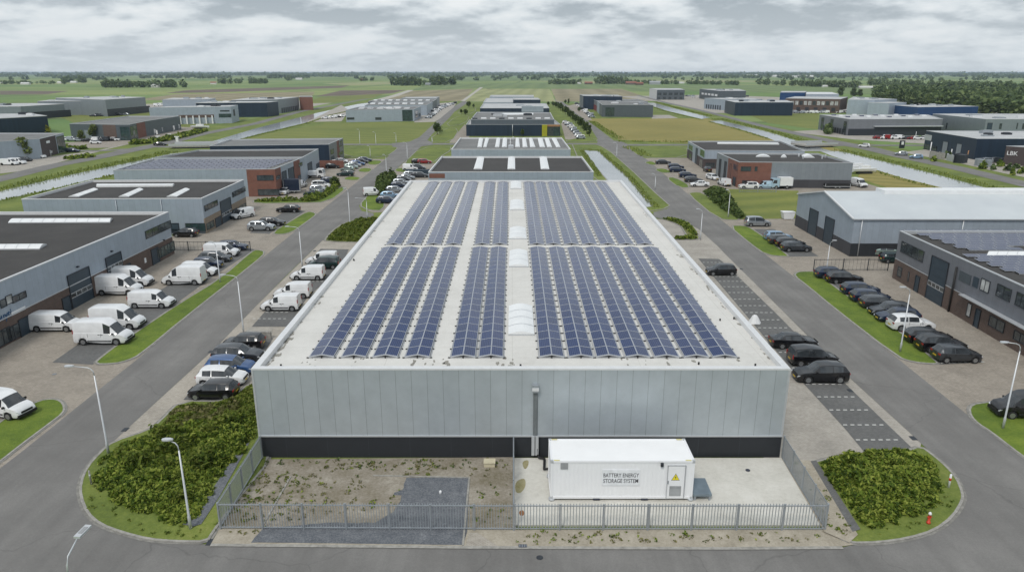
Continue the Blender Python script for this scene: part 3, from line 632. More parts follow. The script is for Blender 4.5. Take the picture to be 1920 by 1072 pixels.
class Fac:
    def __init__(s, b, A, B):
        s.b = b; A, B = Vector((A[0], A[1], 0)), Vector((B[0], B[1], 0)); s.A, s.B = A, B; s.e = (B-A).normalized()
        n = Vector((-s.e.y, s.e.x, 0)); 
        if n.dot(Vector((0, 0, 0))-A) < 0: n = -n
        s.n = n
    def uz(s, px, py): return on_wall(px, py, s.A, s.B)
    def rect(s, u0, z0, u1, z1, mb, d0, d1, mi=0):
        """slab on the wall from depth d0 to d1 outwards"""
        if u0 > u1: u0, u1 = u1, u0
        O = s.A+s.e*u0+s.n*d0+Vector((0, 0, z0)); mb.obox(O, s.e*(u1-u0), s.n*(d1-d0), (0, 0, z1-z0), mi)
    def window(s, bl, tr, n=3, m=1, glass='window_glass', frame='dark_frame', d=0, world=False, name='window', fw=.07):
        (u0, z0), (u1, z1) = (bl, tr) if world else (s.uz(*bl), s.uz(*tr))
        if u0 > u1: u0, u1 = u1, u0
        if z1 < z0: z0, z1 = z1, z0
        mb = MB(); s.rect(u0, z0, u1, z1, mb, .004+d, .035+d); o = mb.build(name, glass, s.b.o)
        f = MB()
        s.rect(u0-fw, z0-fw, u1+fw, z0, f, d, .07+d); s.rect(u0-fw, z1, u1+fw, z1+fw, f, d, .07+d); s.rect(u0-fw, z0, u0, z1, f, d, .07+d); s.rect(u1, z0, u1+fw, z1, f, d, .07+d)
        for i in range(1, n):
            u = u0+(u1-u0)*i/n; s.rect(u-fw*.5, z0, u+fw*.5, z1, f, .036+d, .062+d)
        for i in range(1, m):
            z = z0+(z1-z0)*i/m; s.rect(u0, z-fw*.4, u1, z+fw*.4, f, .036+d, .058+d)
        fo = f.build('window_frame', frame, o); return o
    def door(s, bl, tr, mat='slate_blue_door', strip=False, name='door', world=False, d=0, frame='dark_frame', panels=0):
        (u0, z0), (u1, z1) = (bl, tr) if world else (s.uz(*bl), s.uz(*tr))
        if u0 > u1: u0, u1 = u1, u0
        z0 = max(0.02, min(z0, z1)) if not world else z0
        if not world and z0 < .7: z0 = .02
        mb = MB(); s.rect(u0, z0, u1, z1, mb, .004+d, .03+d)
        for i in range(panels):
            z = z0+(z1-z0)*(i+1)/(panels+1); s.rect(u0, z-.02, u1, z+.02, mb, .03+d, .042+d)
        o = mb.build(name, mat, s.b.o)
        f = MB(); fw = .09
        s.rect(u0-fw, z0, u0, z1+fw, f, d, .09+d); s.rect(u1, z0, u1+fw, z1+fw, f, d, .09+d); s.rect(u0, z1, u1, z1+fw, f, d, .09+d); f.build('door_frame', frame, o)
        if strip:
            zc = z0+(z1-z0)*.34; g = MB(); nn = 4
            for i in range(nn):
                a = u0+(u1-u0)*(i+.08)/nn; b_ = u0+(u1-u0)*(i+.92)/nn; s.rect(a, zc, b_, zc+.42, g, .03+d, .05+d)
            g.build('window_strip', 'window_glass', o)
            e = MB(); s.rect(u0, zc-.10, u1, zc-.02, e, .031+d, .06+d); s.rect(u0, zc+.44, u1, zc+.52, e, .031+d, .06+d)
            for i in range(5):
                a = u0+(u1-u0)*i/4; s.rect(max(u0, a-.05), zc-.02, min(u1, a+.05), zc+.44, e, .031+d, .06+d)
            e.build('strip_frame', 'trim_pale', o)
        return o
    def panel(s, bl, tr, mat, name='panel', d=0, th=.03, world=False):
        (u0, z0), (u1, z1) = (bl, tr) if world else (s.uz(*bl), s.uz(*tr))
        mb = MB(); s.rect(u0, min(z0, z1), u1, max(z0, z1), mb, d, d+th); return mb.build(name, mat, s.b.o)
    def pipe(s, u, z0, z1, mat='trim_pale', r=.07, name='downpipe'):
        p = s.A+s.e*u+s.n*(r+.03); mb = MB(); mb.tube([(p.x, p.y, z0), (p.x, p.y, z1)], r, 8); return mb.build(name, mat, s.b.o)
    def sign(s, px, py, txt, size, mat='sign_white', z=None, d=.05):
        u, zz = s.uz(px, py); p = s.A+s.e*u+s.n*d; p.z = zz
        # text runs left to right as seen from outside: right = n rotated so that right x up = n
        right = Vector((0, 0, 1)).cross(s.n); ang = math.atan2(right.y, right.x)
        org = ORG[s.b.o.name]
        return text_mesh(txt, size, mat, 'sign_lettering', s.b.o, tuple(p-org), (math.pi/2, 0, ang), .02)

# ---- the big hall with the solar roof
HM = hgt(480, 861, 690.5)
hall = Bld('warehouse', 'large grey metal hall in the middle with rows of solar panels on its pale roof', 'warehouse',
           [(471.5, 690.5), (1481.5, 690.5), (1165.5, 338), (768.5, 338)], HM, 'grey_cladding', 'white_membrane', parapet=.42, trim='trim_white', capw=.45)
ZR = hall.zr
f = hall.front(0, 1)
W_ = (f.B-f.A).length
# dark base, its drip trim, corner trims
mb = MB(); PH = f.uz(700, 818)[1]; O = inset(hall.C, .02)
for F_, n_ in ((f, 'plinth'),):
    mb = MB(); F_.rect(0, 0, W_, PH, mb, -.3, .012); mb.build(n_, 'dark_plinth', hall.o)
    mb = MB(); F_.rect(-.03, PH, W_+.03, PH+.10, mb, 0, .07); F_.rect(-.04, PH+.1, .10, HM-.13, mb, 0, .035); F_.rect(W_-.10, PH+.1, W_+.04, HM-.13, mb, 0, .035); mb.build('wall_trim', 'trim_pale', hall.o)
for (x0, x1, y0, y1, xf0, xf1) in ((953, 1002, 626, 573, 954, 998), (954, 991, 499, 470, 955.5, 988.5), (954.5, 987.5, 447, 427, 956, 985), (956, 983.5, 393, 376, 957, 981), (957, 978, 353.5, 341, 957.7, 976.6)):
    hall.dome([(x0, y0), (x1, y0), (xf1, y1), (xf0, y1)], .24, ribs=4 if y0 > 600 else 3)
# weather stains and small vents on the roof
mb = MB(); rr = random.Random(3)
for k in range(70):
    side = rr.random(); 
    if side < .75:
        tt = rr.random()**1.3; y = 684-(684-345)*tt; xl = 471.5+(768.5-471.5)*(690.5-y)/352.5; xr = 1481.5-(1481.5-1165.5)*(690.5-y)/352.5
        g_ = (12+rr.random()*14)*(y-110)/560; x = xl+g_ if rr.random() < .5 else xr-g_
    else: x, y = 500+rr.random()*950, 684-rr.random()*8
    c = G(x, y, ZR); rad = .06+rr.random()*.16
    for q in range(3):
        ox, oy = rr.uniform(-.3, .3), rr.uniform(-1.2, 1.2); mb.face([(c.x+ox+math.cos(a)*rad*rr.uniform(.4, 1), c.y+oy+math.sin(a)*rad*rr.uniform(.8, 2.6), ZR+.004+.001*q) for a in [i*math.pi/4 for i in range(8)]])
mb.build('dirt_stain', plain('dirt_mark', (.25, .24, .21), .9, 0, .3, 3), hall.o, kind='stuff')
for x, y in ((1262, 581), (1350, 601), (1416, 686), (527, 687), (976, 690-3), (1310, 683), (1376, 598), (663, 488), (664, 489)):
    c = G(x, y, ZR); mb = MB(); mb.tube([(c.x, c.y, ZR), (c.x, c.y, ZR+.18)], .07, 8); mb.build('roof_vent', 'rubber', hall.o)
# cable duct on the wall
u0, z0 = f.uz(1004, 726); u1, z1 = f.uz(1004, 815); p = lambda u, z, d: tuple(f.A+f.e*u+f.n*d+Vector((0, 0, z)))
duct = thing('cable_duct', 'galvanised cable duct with a box on top climbing the front wall of the big hall', 'cable duct', p(u0, 0, .1))
mb = MB(); f.rect(u0-.15, z1, u0+.15, z0-.2, mb, .03, .12)
for q in (-.13, .07): f.rect(u0+q, z1, u0+q+.06, z0-.2, mb, .12, .15)
mb.build('duct_channel', plain('duct_grey', (.20, .22, .23), .5, .4), duct)
for q in (-.25, .03): mb = MB(); f.rect(u0+q, .35, u0+q+.22, z1+.02, mb, .09, .30); mb.build('duct_cover', 'trim_pale', duct)
mb = MB(); f.rect(u0-.22, z0-.25, u0+.22, z0+.3, mb, .03, .36); mb.build('junction_box', 'galvanised', duct)
mb = MB(); f.rect(u0-.24, z0-.12, u0+.24, z0+.12, mb, .36, .38); mb.build('box_lid', 'trim_white', duct)
cx0, cz0 = f.uz(1009, 855)
cb_ = MB(); a = f.A+f.e*(u0+.18)+f.n*.22; cend = G(1031, 874, .5)
cb_.tube([(a.x, a.y, .9), (a.x, a.y, .42), (a.x+.1, a.y-.25, .30), (a.x+.5, a.y-.45, .30), (cend.x-.4, cend.y, .30), (cend.x+.05, cend.y, .34)], .09, 8)
tag(cb_.build('cable', 'black_plastic'), 'thick black cable bending from the wall duct to the white battery container', 'cable')

# ---- rows of tilted solar panels on the hall
def panel_mesh(wd, ln, side, tilt=R(10)):
    """one module, hinged at the ridge; side -1 left of the ridge, +1 right"""
    mb = MB(); th = .035; ct, st = math.cos(tilt), math.sin(tilt)
    def P(u, v, w_): x = u*ct+w_*st; z = -u*st+w_*ct; return (side*x, v, z)
    a, b, c, d = (0, 0), (wd, 0), (wd, ln), (0, ln)
    fr = .035; corners = [(0, 0), (wd, 0), (wd, ln), (0, ln)]; inn = [(fr, fr), (wd-fr, fr), (wd-fr, ln-fr), (fr, ln-fr)]
    fl = (lambda q: q) if side > 0 else (lambda q: q[::-1])
    for i in range(4):
        j = (i+1) % 4
        mb.face(fl([P(*corners[i], th), P(*corners[j], th), P(*inn[j], th), P(*inn[i], th)]), 1)
        mb.face(fl([P(*corners[i], 0), P(*corners[j], 0), P(*corners[j], th), P(*corners[i], th)]), 1)
    mb.face(fl([P(*q, th-.003) for q in inn]), 0, fl([(0, 0), (1, 0), (1, 1), (0, 1)]))
    mb.face(fl([P(*q, 0) for q in corners][::-1]), 1)
    return mb.mesh('solar_panel', ['solar_cells', 'panel_frame'])
PW = .91; RIDGE = .27
near_c = [603.3, 663.5, 722.7, 782.8, 868.4, 920.5, 1034.4, 1089.4, 1141.3, 1195.5, 1250, 1305.6, 1362-3]
far_f = [732, 770, 807, 846.5, 901, 935, 1008, 1042.7, 1077.3, 1111.5, 1146.5, 1181.8, 1218]
near_b = [738, 775, 813, 850, 904, 937, 1006.5, 1037.8, 1071.3, 1105.3, 1139.3, 1174.2, 1209]
far_b = [813.5, 838, 862, 886.8, 919, 943.5, 991.3, 1013, 1035.5, 1057.8, 1080.5, 1104, 1126.5]
words = ['leftmost', 'second from the left', 'third from the left', 'fourth from the left', 'fifth from the left', 'just left of the skylights', 'just right of the skylights',
         'eighth from the left', 'ninth from the left', 'tenth from the left', 'eleventh from the left', 'second from the right', 'rightmost']
for (sec, ny, fy, NR, X0, X1) in (('near', 671, 466, 20, near_c, far_f), ('far', 459.5, 343, 31, near_b, far_b)):
    pitch = None
    for k in range(13):
        A = G(X0[k], ny, ZR); B = G(X1[k], fy, ZR); d = B-A; L = d.length; ang = math.atan2(d.y, d.x)-math.pi/2; pt = L/NR
        if pitch is None:
            pitch = pt; pm = {sd_: panel_mesh(PW, pt-.03, sd_) for sd_ in (-1, 1)}
            rk = MB(); wd = PW*math.cos(R(10)); zb = RIDGE-PW*math.sin(R(10))
            for yy in (0.0, L):
                rk.box(-wd-.14, wd+.14, yy-.03, yy+.03, .02, .07); 
                rk.obox((-wd-.05, yy-.025, zb-.05), (wd+.05, 0, RIDGE-zb), (0, .05, 0), (0, 0, .045)); rk.obox((0, yy-.025, RIDGE-.05), (wd+.05, 0, zb-RIDGE), (0, .05, 0), (0, 0, .045))
            rk.box(-wd-.10, -wd-.06, 0, L, .02, .06); rk.box(wd+.06, wd+.10, 0, L, .02, .06); rm = rk.mesh('mounting_frame', 'panel_frame')
            ft = MB()
            for q in range(NR+1):
                yy = q*pt
                for sx in (-1, 1): ft.box(sx*(wd+.12)-.10, sx*(wd+.12)+.07, yy-.05, yy+.05, 0.0, .07)
                if q in (0, NR): ft.box(-.05, .05, yy-.06, yy+.06, 0, .2)
            fm = ft.mesh('ballast_foot', 'rubber')
        o = thing('solar_array', f'tilted solar panel row on the big hall, {sec} block, {words[k]}', 'solar panels', (A.x, A.y, ZR+.004), ang, group='rows of solar panels on the roof of the big hall')
        inst('mounting_frame', rm, o); inst('ballast_foot', fm, o)
        for q in range(NR):
            for sd_ in (-1, 1): inst('solar_panel', pm[sd_], o, (0, q*pt*L/(pt*NR)+.015, RIDGE))
# ---- left side: long black-roofed hall beside the van yard
h1 = hgt(327, 476, 396); A = G(327, 476); D = (G(0, 654.5)-A).normalized()
A = A.to_2d(); B2 = A+D.to_2d()*75; X = Vector((-62, 0))
b1 = Bld('warehouse', 'grey hall with black roof and brown brick base behind the white vans, nearest left', 'warehouse',
         [B2, A, A+X, B2+X], h1, 'light_cladding', 'black_roof', world=True, trim='trim_white')
f = Fac(b1, b1.P[1], b1.P[0])   # from the far corner towards us
BH = f.uz(240, 505)[1]
LF = (f.B-f.A).length
zb = f.uz(150, 590)[1]
mb = MB(); f.rect(-.02, 0, LF, 2.75, mb, -.2, .03); mb.build('brick_base', 'brown_brick', b1.o)
mb = MB(); f.rect(-.02, 2.75, LF, 2.87, mb, 0, .08); mb.build('wall_trim', 'trim_pale', b1.o)
f.window((274, 447.5), (319, 413.5), 4, d=.0)
f.door((136, 575), (165, 500), strip=True, panels=3, d=.03); f.door((203, 520), (225, 472), strip=True, panels=3, d=.03)
f.door((120, 585), (129, 554), d=.03); f.door((237, 507), (243, 493), d=.03); f.door((286, 494), (295, 463), d=.03)
f.window((296, 485), (325, 452), 5, d=.03, glass='green_glass'); f.window((24, 567.5), (47, 546), 2); f.window((2, 577), (9, 560), 1); f.window((13, 570.5), (20.5, 552), 1, glass='blind')
f.window((-6, 652), (16, 612), 2, d=.03); f.window((17, 640), (33, 606), 2, d=.03); f.door((40, 632), (52, 592), d=.03); f.window((-60, 610), (-12, 585), 3)
f.window((-60, 680), (-14, 640), 3, d=.03)
f.sign(4, 594, 'bouyti', 1.15, 'ink_blue', d=.04); f.panel((21, 592), (46, 573), 'sign_white', 'sign_board', d=.02, th=.05)
for x, y in ((208, 471), (144, 500), (306, 450)):
    u, z = f.uz(x, y); f.panel((u-.15, z-.08), (u+.15, z+.08), 'dark_frame', 'wall_lamp', th=.25, world=True)
mb = MB(); 
for (x0, y0), (x1, y1) in (((285, 459), (287, 459)),): pass
u, z = f.uz(272, 488); f.panel((u-.25, z-.35), (u+.25, z+.35), 'sign_white', 'notice_board', d=.03, world=True)
b1.dome([(206, 416), (211, 409.5), (30, 410), (15, 417)], .28, ribs=9); b1.dome([(74, 466), (88, 457.5), (-50, 458.5), (-60, 467)], .28, ribs=6)
# ---- left side: second black-roofed hall
h2 = hgt(384, 439, 371.5)
b2 = Bld('warehouse', 'grey metal hall with black roof, one long and three slanting white skylights', 'warehouse', [(40, 373), (378, 371.5), (457, 336.5), (172, 337.5)], h2, 'light_cladding', 'black_roof', trim='trim_white')
fr, ff = b2.front(1, 2), b2.front(0, 1); LR, LFr = (fr.B-fr.A).length, (ff.B-ff.A).length
zb = 2.7
mb = MB(); fr.rect(0, 0, LR, zb, mb, -.1, .03); mb.build('brick_base', plain('sand_wall', (.25, .2, .15), .9), b2.o)
mb = MB(); ff.rect(LFr-24, 0, LFr-6, zb, mb, -.1, .03); mb.build('brick_base', 'brown_brick', b2.o)
ff.window((350, 433), (384, 419), 3, d=.03, world=False, glass='green_glass'); ff.door((321, 440), (334, 419), d=.03)
ff.panel((LFr-6.8, 0.02), (LFr-.05, .9), 'slate_cladding', 'wall_panel', d=.03, world=True)
fr.window((384, 396), (407, 375), 4); fr.window((436, 370), (459, 350), 4); fr.door((417, 420), (431, 370), strip=True, panels=3, d=.03)
fr.window((388, 431), (400, 413), 2, d=.03, glass='green_glass'); fr.door((405, 428), (413, 405), d=.03); fr.window((449, 398), (460, 381), 2, d=.03, glass='green_glass'); fr.door((437, 411), (444, 390), d=.03)
ff.pipe(LFr*.52, .1, h2-.2, 'galvanised'); ff.pipe(LFr-7, .1, h2-.2, 'galvanised')
b2.roofbox('skylight', [(181, 351.5), (324, 350), (327, 347.5), (182, 348)], 0, .35, 'skylight')
for a, b_ in ((128, 184), (222, 269), (312, 356)):
    b2.dome([(a, 368.5), (a+19, 368.5), (b_, 355), (b_-13, 354)], .22, ribs=3)
# ---- left side: red brick office with a solar roof, and the two units behind it
h3 = hgt(528, 368, 316)
b3 = Bld('office_building', 'red brick and grey metal unit with lilac solar panels spread over its flat roof', 'office building', [(212, 319), (515, 316.5), (570, 294), (287, 297.5)], h3, 'light_cladding', 'grey_roof')
ff, fr = b3.front(0, 1), b3.front(1, 2); LF, LR = (ff.B-ff.A).length, (fr.B-fr.A).length
k_ = ff.uz(464, 340)[0]
mb = MB(); ff.rect(k_, 0, LF+.04, h3-.15, mb, -.1, .04); fr.rect(-.04, 0, LR*.17, h3-.15, mb, -.1, .04); fr.rect(LR*.60, 0, LR*.82, h3-.15, mb, -.1, .04); mb.build('brick_wall', 'red_brick', b3.o)
ff.window((483, 338), (512, 329), 4, d=.04); fr.window((518, 337), (524, 328), 1, d=.04); ff.window((485, 366), (522, 355), 4, d=.04); fr.window((522, 362), (529, 352), 2, d=.04)
fr.door((531, 355), (536, 320), d=.01); fr.door((543, 350), (550, 313), d=.01); fr.window((560, 313), (566, 304), 2, d=.04); fr.door((559, 338), (563, 328), d=.04)
for r_ in range(7):
    y0 = 317.2-r_*2.65; a0 = 232+r_*10.4; a1 = 500+r_*8.0
    P0 = G(a0, y0, b3.zr+.05); P1 = G(a1, y0, b3.zr+.05); Lr = P1.x-P0.x; n_ = int(Lr/1.7); o = thing('solar_array', f'long row of lilac solar panels on the red brick unit, {["nearest row", "second row", "third row", "fourth row", "fifth row", "sixth row", "farthest row"][r_]}', 'solar panels', (P0.x, P0.y, b3.zr), 0, group='rows of solar panels on the brick unit')
    if r_ == 0:
        q = MB(); q.obox((0, 0, .10), (1.60, 0, 0), (0, 1.05, .16), (0, -.01, .035)); qm = q.mesh('solar_panel', 'solar_sheet'); st_ = MB(); st_.box(0, Lr, 0.0, .08, 0, .12); st_.box(0, Lr, .95, 1.0, 0, .25); sm_ = st_.mesh('mounting_frame', 'panel_frame')
    inst('mounting_frame', sm_, o)
    for i in range(n_): inst('solar_panel', qm, o, (i*Lr/n_, 0, 0))
h4 = h3*.98
b4 = Bld('office_building', 'dark flat roofed grey unit joined behind the red brick solar unit', 'office building', [(290, 295), (568, 294.5), (597, 279), (372, 281)], h4, 'light_cladding', 'black_roof')
fr = b4.front(1, 2); fr.door((578, 326), (584, 303), d=.01); fr.door((594, 322), (598, 305), d=.01); fr.panel((605, 318), (618, 303), 'dark_frame')
h5 = hgt(619, 309, 270)
b5 = Bld('office_building', 'navy blue flat roofed unit with a pale grey front and red brick strip', 'office building', [(393, 273.5), (616, 270.5), (643, 259), (432, 261)], h5, 'navy_cladding', 'grey_roof')
fr = b5.front(1, 2); LR = (fr.B-fr.A).length; mb = MB(); fr.rect(.02, 0, LR*.52, h5-.15, mb, -.1, .03); fr.rect(LR*.7, 0, LR, h5-.15, mb, -.1, .03); mb.build('front_panel', 'dull_cladding', b5.o)
mb = MB(); fr.rect(LR*.52, 0, LR*.7, h5-.15, mb, -.1, .04); mb.build('brick_wall', 'red_brick', b5.o)
fr.window((620, 290), (625, 279), 2, 2, d=.03); fr.window((635, 276), (641, 264), 2, 2, d=.03); fr.door((621, 305), (626, 292), d=.03); fr.window((635, 292), (642, 283), 2, d=.03)
wl = G(600, 316); sh = MB(); sh.box(wl.x, wl.x+7, wl.y, wl.y+.3, 0, 2.3); tag(sh.build('garden_wall', 'red_brick'), 'low red brick wall closing the yard beside the navy blue unit', 'wall')
# ---- middle row behind the big hall
hc = 7.0
c1 = Bld('warehouse', 'black roofed hall with three white skylights directly behind the big solar hall', 'warehouse', [(803, 322), (1113, 322), (1091, 293), (828, 293)], hc, 'light_cladding', 'black_roof', trim='trim_white')
f = c1.front(0, 1); f.panel((805, 334), (834, 325.5), 'red_brick', 'brick_panel'); 
for a, b_, c, d in ((888, 904, 908, 895), (951.5, 966, 965.5, 953), (1014, 1030, 1025, 1011.5)): c1.dome([(a, 317), (b_, 317), (c, 294.5), (d, 294.5)], .2, ribs=2)
c2 = Bld('warehouse', 'low grey hall with a row of white skylight strips across its grey roof', 'warehouse', [(846, 280), (1070, 280), (1053, 258), (863, 258)], 6.4, 'light_cladding', 'grey_roof', trim='trim_white')
for a, b_, c, d in ((895, 903, 906, 898), (906, 912, 917, 910), (928, 936, 938, 931), (941, 950, 951, 943), (966, 975, 973, 967), (980, 989, 986, 979), (994, 1004, 998, 992), (1012, 1022, 1017, 1008), (1026, 1035, 1029, 1021), (1043, 1051, 1043, 1034)):
    c2.dome([(a, 276), (b_, 276), (c, 259.5), (d, 259.5)], .25)
c2.roofbox('roof_unit', [(953, 279), (963, 279), (962, 276.5), (954, 276.5)], 0, .8, 'trim_pale')
for x, y in ((956, 265), (961, 262), (956, 271)): c2.roofbox('roof_unit', [(x, y), (x+2, y), (x+2, y-1.2), (x, y-1.2)], 0, .7, 'trim_white')
hc3 = hgt(1050, 255.5, 233.5)
c3 = Bld('office_building', 'navy blue office hall with a yellow panel and a glazed corner, behind the skylight hall', 'office building', [(874, 233.5), (1050.5, 233.5), (1040, 224.5), (880, 224.5)], hc3, 'navy_cladding', 'pale_roof')
f = c3.front(0, 1); f.panel((1016, 256), (1026, 234), 'yellow_leaf', 'climbing_plant', d=.05, th=.35); f.window((1027, 255), (1037, 238), 2, 2); f.window((1038, 255), (1049, 238), 3, 3, glass='green_glass'); f.panel((1026, 237.5), (1050, 233.8), 'timber', 'wood_fascia', d=.02)
f.pipe(f.uz(961, 250)[0], .1, 5, 'trim_pale', .12)
c4 = Bld('warehouse', 'grey roofed hall behind the navy blue office hall, broad and low', 'warehouse', [(883, 224), (1039, 224), (1032, 211), (894, 210)], 7.0, 'slate_cladding', 'grey_roof')
for i in range(9): 
    x = 885+i*17; c4.roofbox('roof_unit', [(x, 223.6), (x+10, 223.6), (x+10, 222.4), (x, 222.4)], 0, .5, 'trim_white' if i % 3 else 'dark_frame')
c4.roofbox('skylight', [(942, 216), (1000, 215.5), (1000, 213), (942, 213.5)], 0, .3, 'skylight')
c5 = Bld('warehouse', 'dark blue fronted hall with pale grey right half, far back in the middle row', 'warehouse', [(900, 203), (1030, 203), (1024, 194), (906, 194)], 7.5, 'navy_cladding', 'pale_roof')
f = c5.front(0, 1); f.panel((978, 210), (1019, 199.5), 'light_cladding', 'wall_panel')
c6 = Bld('warehouse', 'small blue hall at the far end of the middle row', 'warehouse', [(963, 187), (1013.5, 187), (1008, 183.5), (962, 183.5)], 8.2, 'navy_cladding', 'pale_roof')
c7 = Bld('warehouse', 'pale roofed hall in the middle row, directly left of the small blue hall', 'warehouse', [(906, 192), (962, 192), (962, 184), (912, 184)], 6.8, 'light_cladding', 'pale_roof')
c8 = Bld('warehouse', 'farthest long pale shed of the middle row, facing the open fields', 'warehouse', [(918, 181.5), (1001, 181.5), (1000, 178.3), (921, 178.3)], 7.5, 'light_cladding', 'pale_roof')
# ---- left-middle cluster
hm = hgt(776, 227.5, 205)
m1 = Bld('office_building', 'long pale grey hall with a dark green glass corner, beyond the green meadow', 'office building', [(648, 206.5), (776, 205), (789, 199), (672, 200.5)], hm, 'light_cladding', 'grey_roof')
f, fr = m1.front(0, 1), m1.front(1, 2); f.window((755, 227), (773, 206.5), 2, 2, glass='green_glass'); f.window((651, 224.5), (664, 220.5), 4); f.window((704, 225), (715, 220.5), 3); fr.window((779, 222), (783, 207), 1, 2); fr.door((785, 220), (788, 212))
for i in range(6): m1.roofbox('roof_unit', [(672+i*17, 204.4), (682+i*17, 204.3), (684+i*17, 203.2), (674+i*17, 203.3)], 0, .35, 'trim_white')
m2 = Bld('office_building', 'grey unit with patched roof behind the dark green glass corner', 'office building', [(684, 197.5), (800, 197), (811, 191), (700, 191)], hm, 'light_cladding', 'grey_roof')
m3 = Bld('office_building', 'unit with an ochre front edge in the cluster beside the far canal', 'office building', [(690, 190.5), (812, 190), (819, 185.5), (705, 186)], hm, 'slate_cladding', 'grey_roof')
fr = m3.front(1, 2); fr.panel((798, 205), (802, 190), 'timber', 'ochre_panel') if False else None
m4 = Bld('office_building', 'farthest grey green unit of the cluster beside the far canal', 'office building', [(752, 184.5), (818, 184), (824, 181.5), (762, 182)], hm*1.02, 'mid_cladding', 'pale_roof')
for i in range(8): m3.roofbox('roof_unit', [(700+i*14, 189.2), (707+i*14, 189.2), (708+i*14, 188), (701+i*14, 188)], 0, .4, 'trim_white' if i % 2 else 'skylight')
for i in range(7): m2.roofbox('roof_unit', [(694+i*15, 195.6), (703+i*15, 195.6), (704+i*15, 194), (695+i*15, 194)], 0, .4, 'trim_white' if i % 2 else 'skylight')
# ---- far left beyond the canal
q1 = Bld('office_building', 'dark slate office hall with glazed entrance between red brick walls, across the left canal', 'office building', [(216, 233.5), (242, 233.5), (271, 227.5), (337, 217.5), (240, 217.5), (130, 232)], hgt(336, 243, 217.5), 'slate_cladding', 'grey_roof')
hq = q1.h; f = Fac(q1, q1.P[1], q1.P[3]) 
q1b = Fac(q1, q1.P[2], q1.P[3]); fa = Fac(q1, q1.P[1], q1.P[2]); fb = Fac(q1, q1.P[0], q1.P[1]); fc_ = Fac(q1, q1.P[5], q1.P[0])
L_ = (fa.B-fa.A).length; mb = MB(); fa.rect(L_*.45, 0, L_, hq-.2, mb, 0, .05); mb.build('brick_wall', 'red_brick', q1.o)
fa.window((.3, .1), (L_*.42, hq-1), 2, 4, world=True, glass='green_glass'); L2 = (fb.B-fb.A).length; fb.window((L2*.3, .1), (L2-.3, hq-1), 3, 4, world=True, glass='green_glass')
L3 = (fc_.B-fc_.A).length; mb = MB(); fc_.rect(L3*.72, 0, L3, hq-.2, mb, 0, .05); mb.build('brick_wall', 'brown_brick', q1.o); fc_.panel((L3*.3, .1), (L3*.45, 4), 'mid_cladding', 'gate_panel', world=True)
q2 = Bld('warehouse', 'dark slate blue hall at the left edge behind the trees across the canal', 'warehouse', [(-60, 225), (88, 217), (60, 213), (-80, 214)], hgt(94, 249, 217), 'navy_cladding', 'pale_roof', parapet=0)
q3 = Bld('office_building', 'grey hall with a dark red brick end and white lettering, at the left edge', 'office building', [(-90, 272), (74, 260), (119, 249.5), (-60, 249)], hgt(80, 295, 258), 'light_cladding', 'grey_roof')
f, fr = q3.front(0, 1), q3.front(1, 2); LR = (fr.B-fr.A).length; mb = MB(); fr.rect(-.03, 0, LR*.62, q3.h-.2, mb, 0, .05); mb.build('brick_wall', 'dark_brick', q3.o)
fr.window((LR*.66, .2), (LR*.98, q3.h-.8), 3, 5, world=True, glass='green_glass'); fr.panel((LR*.22, q3.h*.68), (LR*.36, q3.h*.80), 'sign_white', 'sign_board', world=True, d=.06); fr.sign(95.5, 284.5, 'Pen', 1.5, d=.07)
fr.sign(95, 290.5, '7', 2.0, d=.07)
q4 = Bld('warehouse', 'long grey shed with a dark recessed loading bay, far left', 'warehouse', [(-60, 200), (38, 199.5), (120, 195), (60, 193.5), (-60, 195)], 8, 'mid_cladding', 'pale_roof', parapet=0)
q5 = Bld('warehouse', 'grey shed with a pale roof in the distant left yard, in front of the biggest shed', 'warehouse', [(38, 199.7), (122, 196.2), (100, 194), (60, 193)], 7.6, 'mid_cladding', 'pale_roof', parapet=0) if False else None
Fac(q4, q4.P[1], q4.P[2]).panel((2, .1), (38, 4.2), 'dark_frame', 'loading_bay', world=True)
q6 = Bld('warehouse', 'wide grey shed with two roof levels behind the yellow trailer', 'warehouse', [(70, 190), (197, 189.5), (205, 186.5), (100, 187)], 9, 'mid_cladding', 'pale_roof', parapet=0)
q7 = Bld('warehouse', 'biggest pale roofed shed on the far left, rising behind the two level shed', 'warehouse', [(197, 187), (272, 182.3), (212, 180.8), (104, 183.5)], 10.5, 'mid_cladding', 'pale_roof', parapet=0)
Fac(q7, q7.P[0], q7.P[1]).panel((0.5, .1), (52, 4.5), 'dark_frame', 'loading_bay', world=True); f = q6.front(0, 1); f.door((164, 206.5), (172, 197.5), 'dark_frame')
q8 = Bld('warehouse', 'long low light grey shed with a white roof, beyond the row of white trucks', 'warehouse', [(304, 187), (392, 186), (404, 184), (325, 183.6)], 7, 'light_cladding', 'pale_roof', parapet=0)
q9 = Bld('warehouse', 'long pale grey hall with brown bay doors between white posts', 'warehouse', [(279, 202), (432, 200), (446, 197), (310, 199.5)], 9, 'light_cladding', 'pale_roof', parapet=.2)
f, fr = q9.front(0, 1), q9.front(1, 2); f.panel((335, 221.5), (401, 215), 'brown_brick', 'bay_doors')
for i in range(6):
    u, _ = f.uz(338+i*12, 220); f.panel((u-.35, 0), (u+.35, 4.4), 'sign_white', 'post', d=.05, th=1.0, world=True)
f.window((411, 220.5), (433, 213.5), 3, glass='green_glass'); f.window((413, 209.5), (430, 207), 4); fr.panel((438, 218), (440, 205), 'dark_frame')
q10 = Bld('warehouse', 'long navy blue hall with a pale roof behind the hall with the brown bay doors', 'warehouse', [(367, 193), (500, 192), (521, 190), (400, 190)], 9, 'navy_cladding', 'pale_roof', parapet=0)
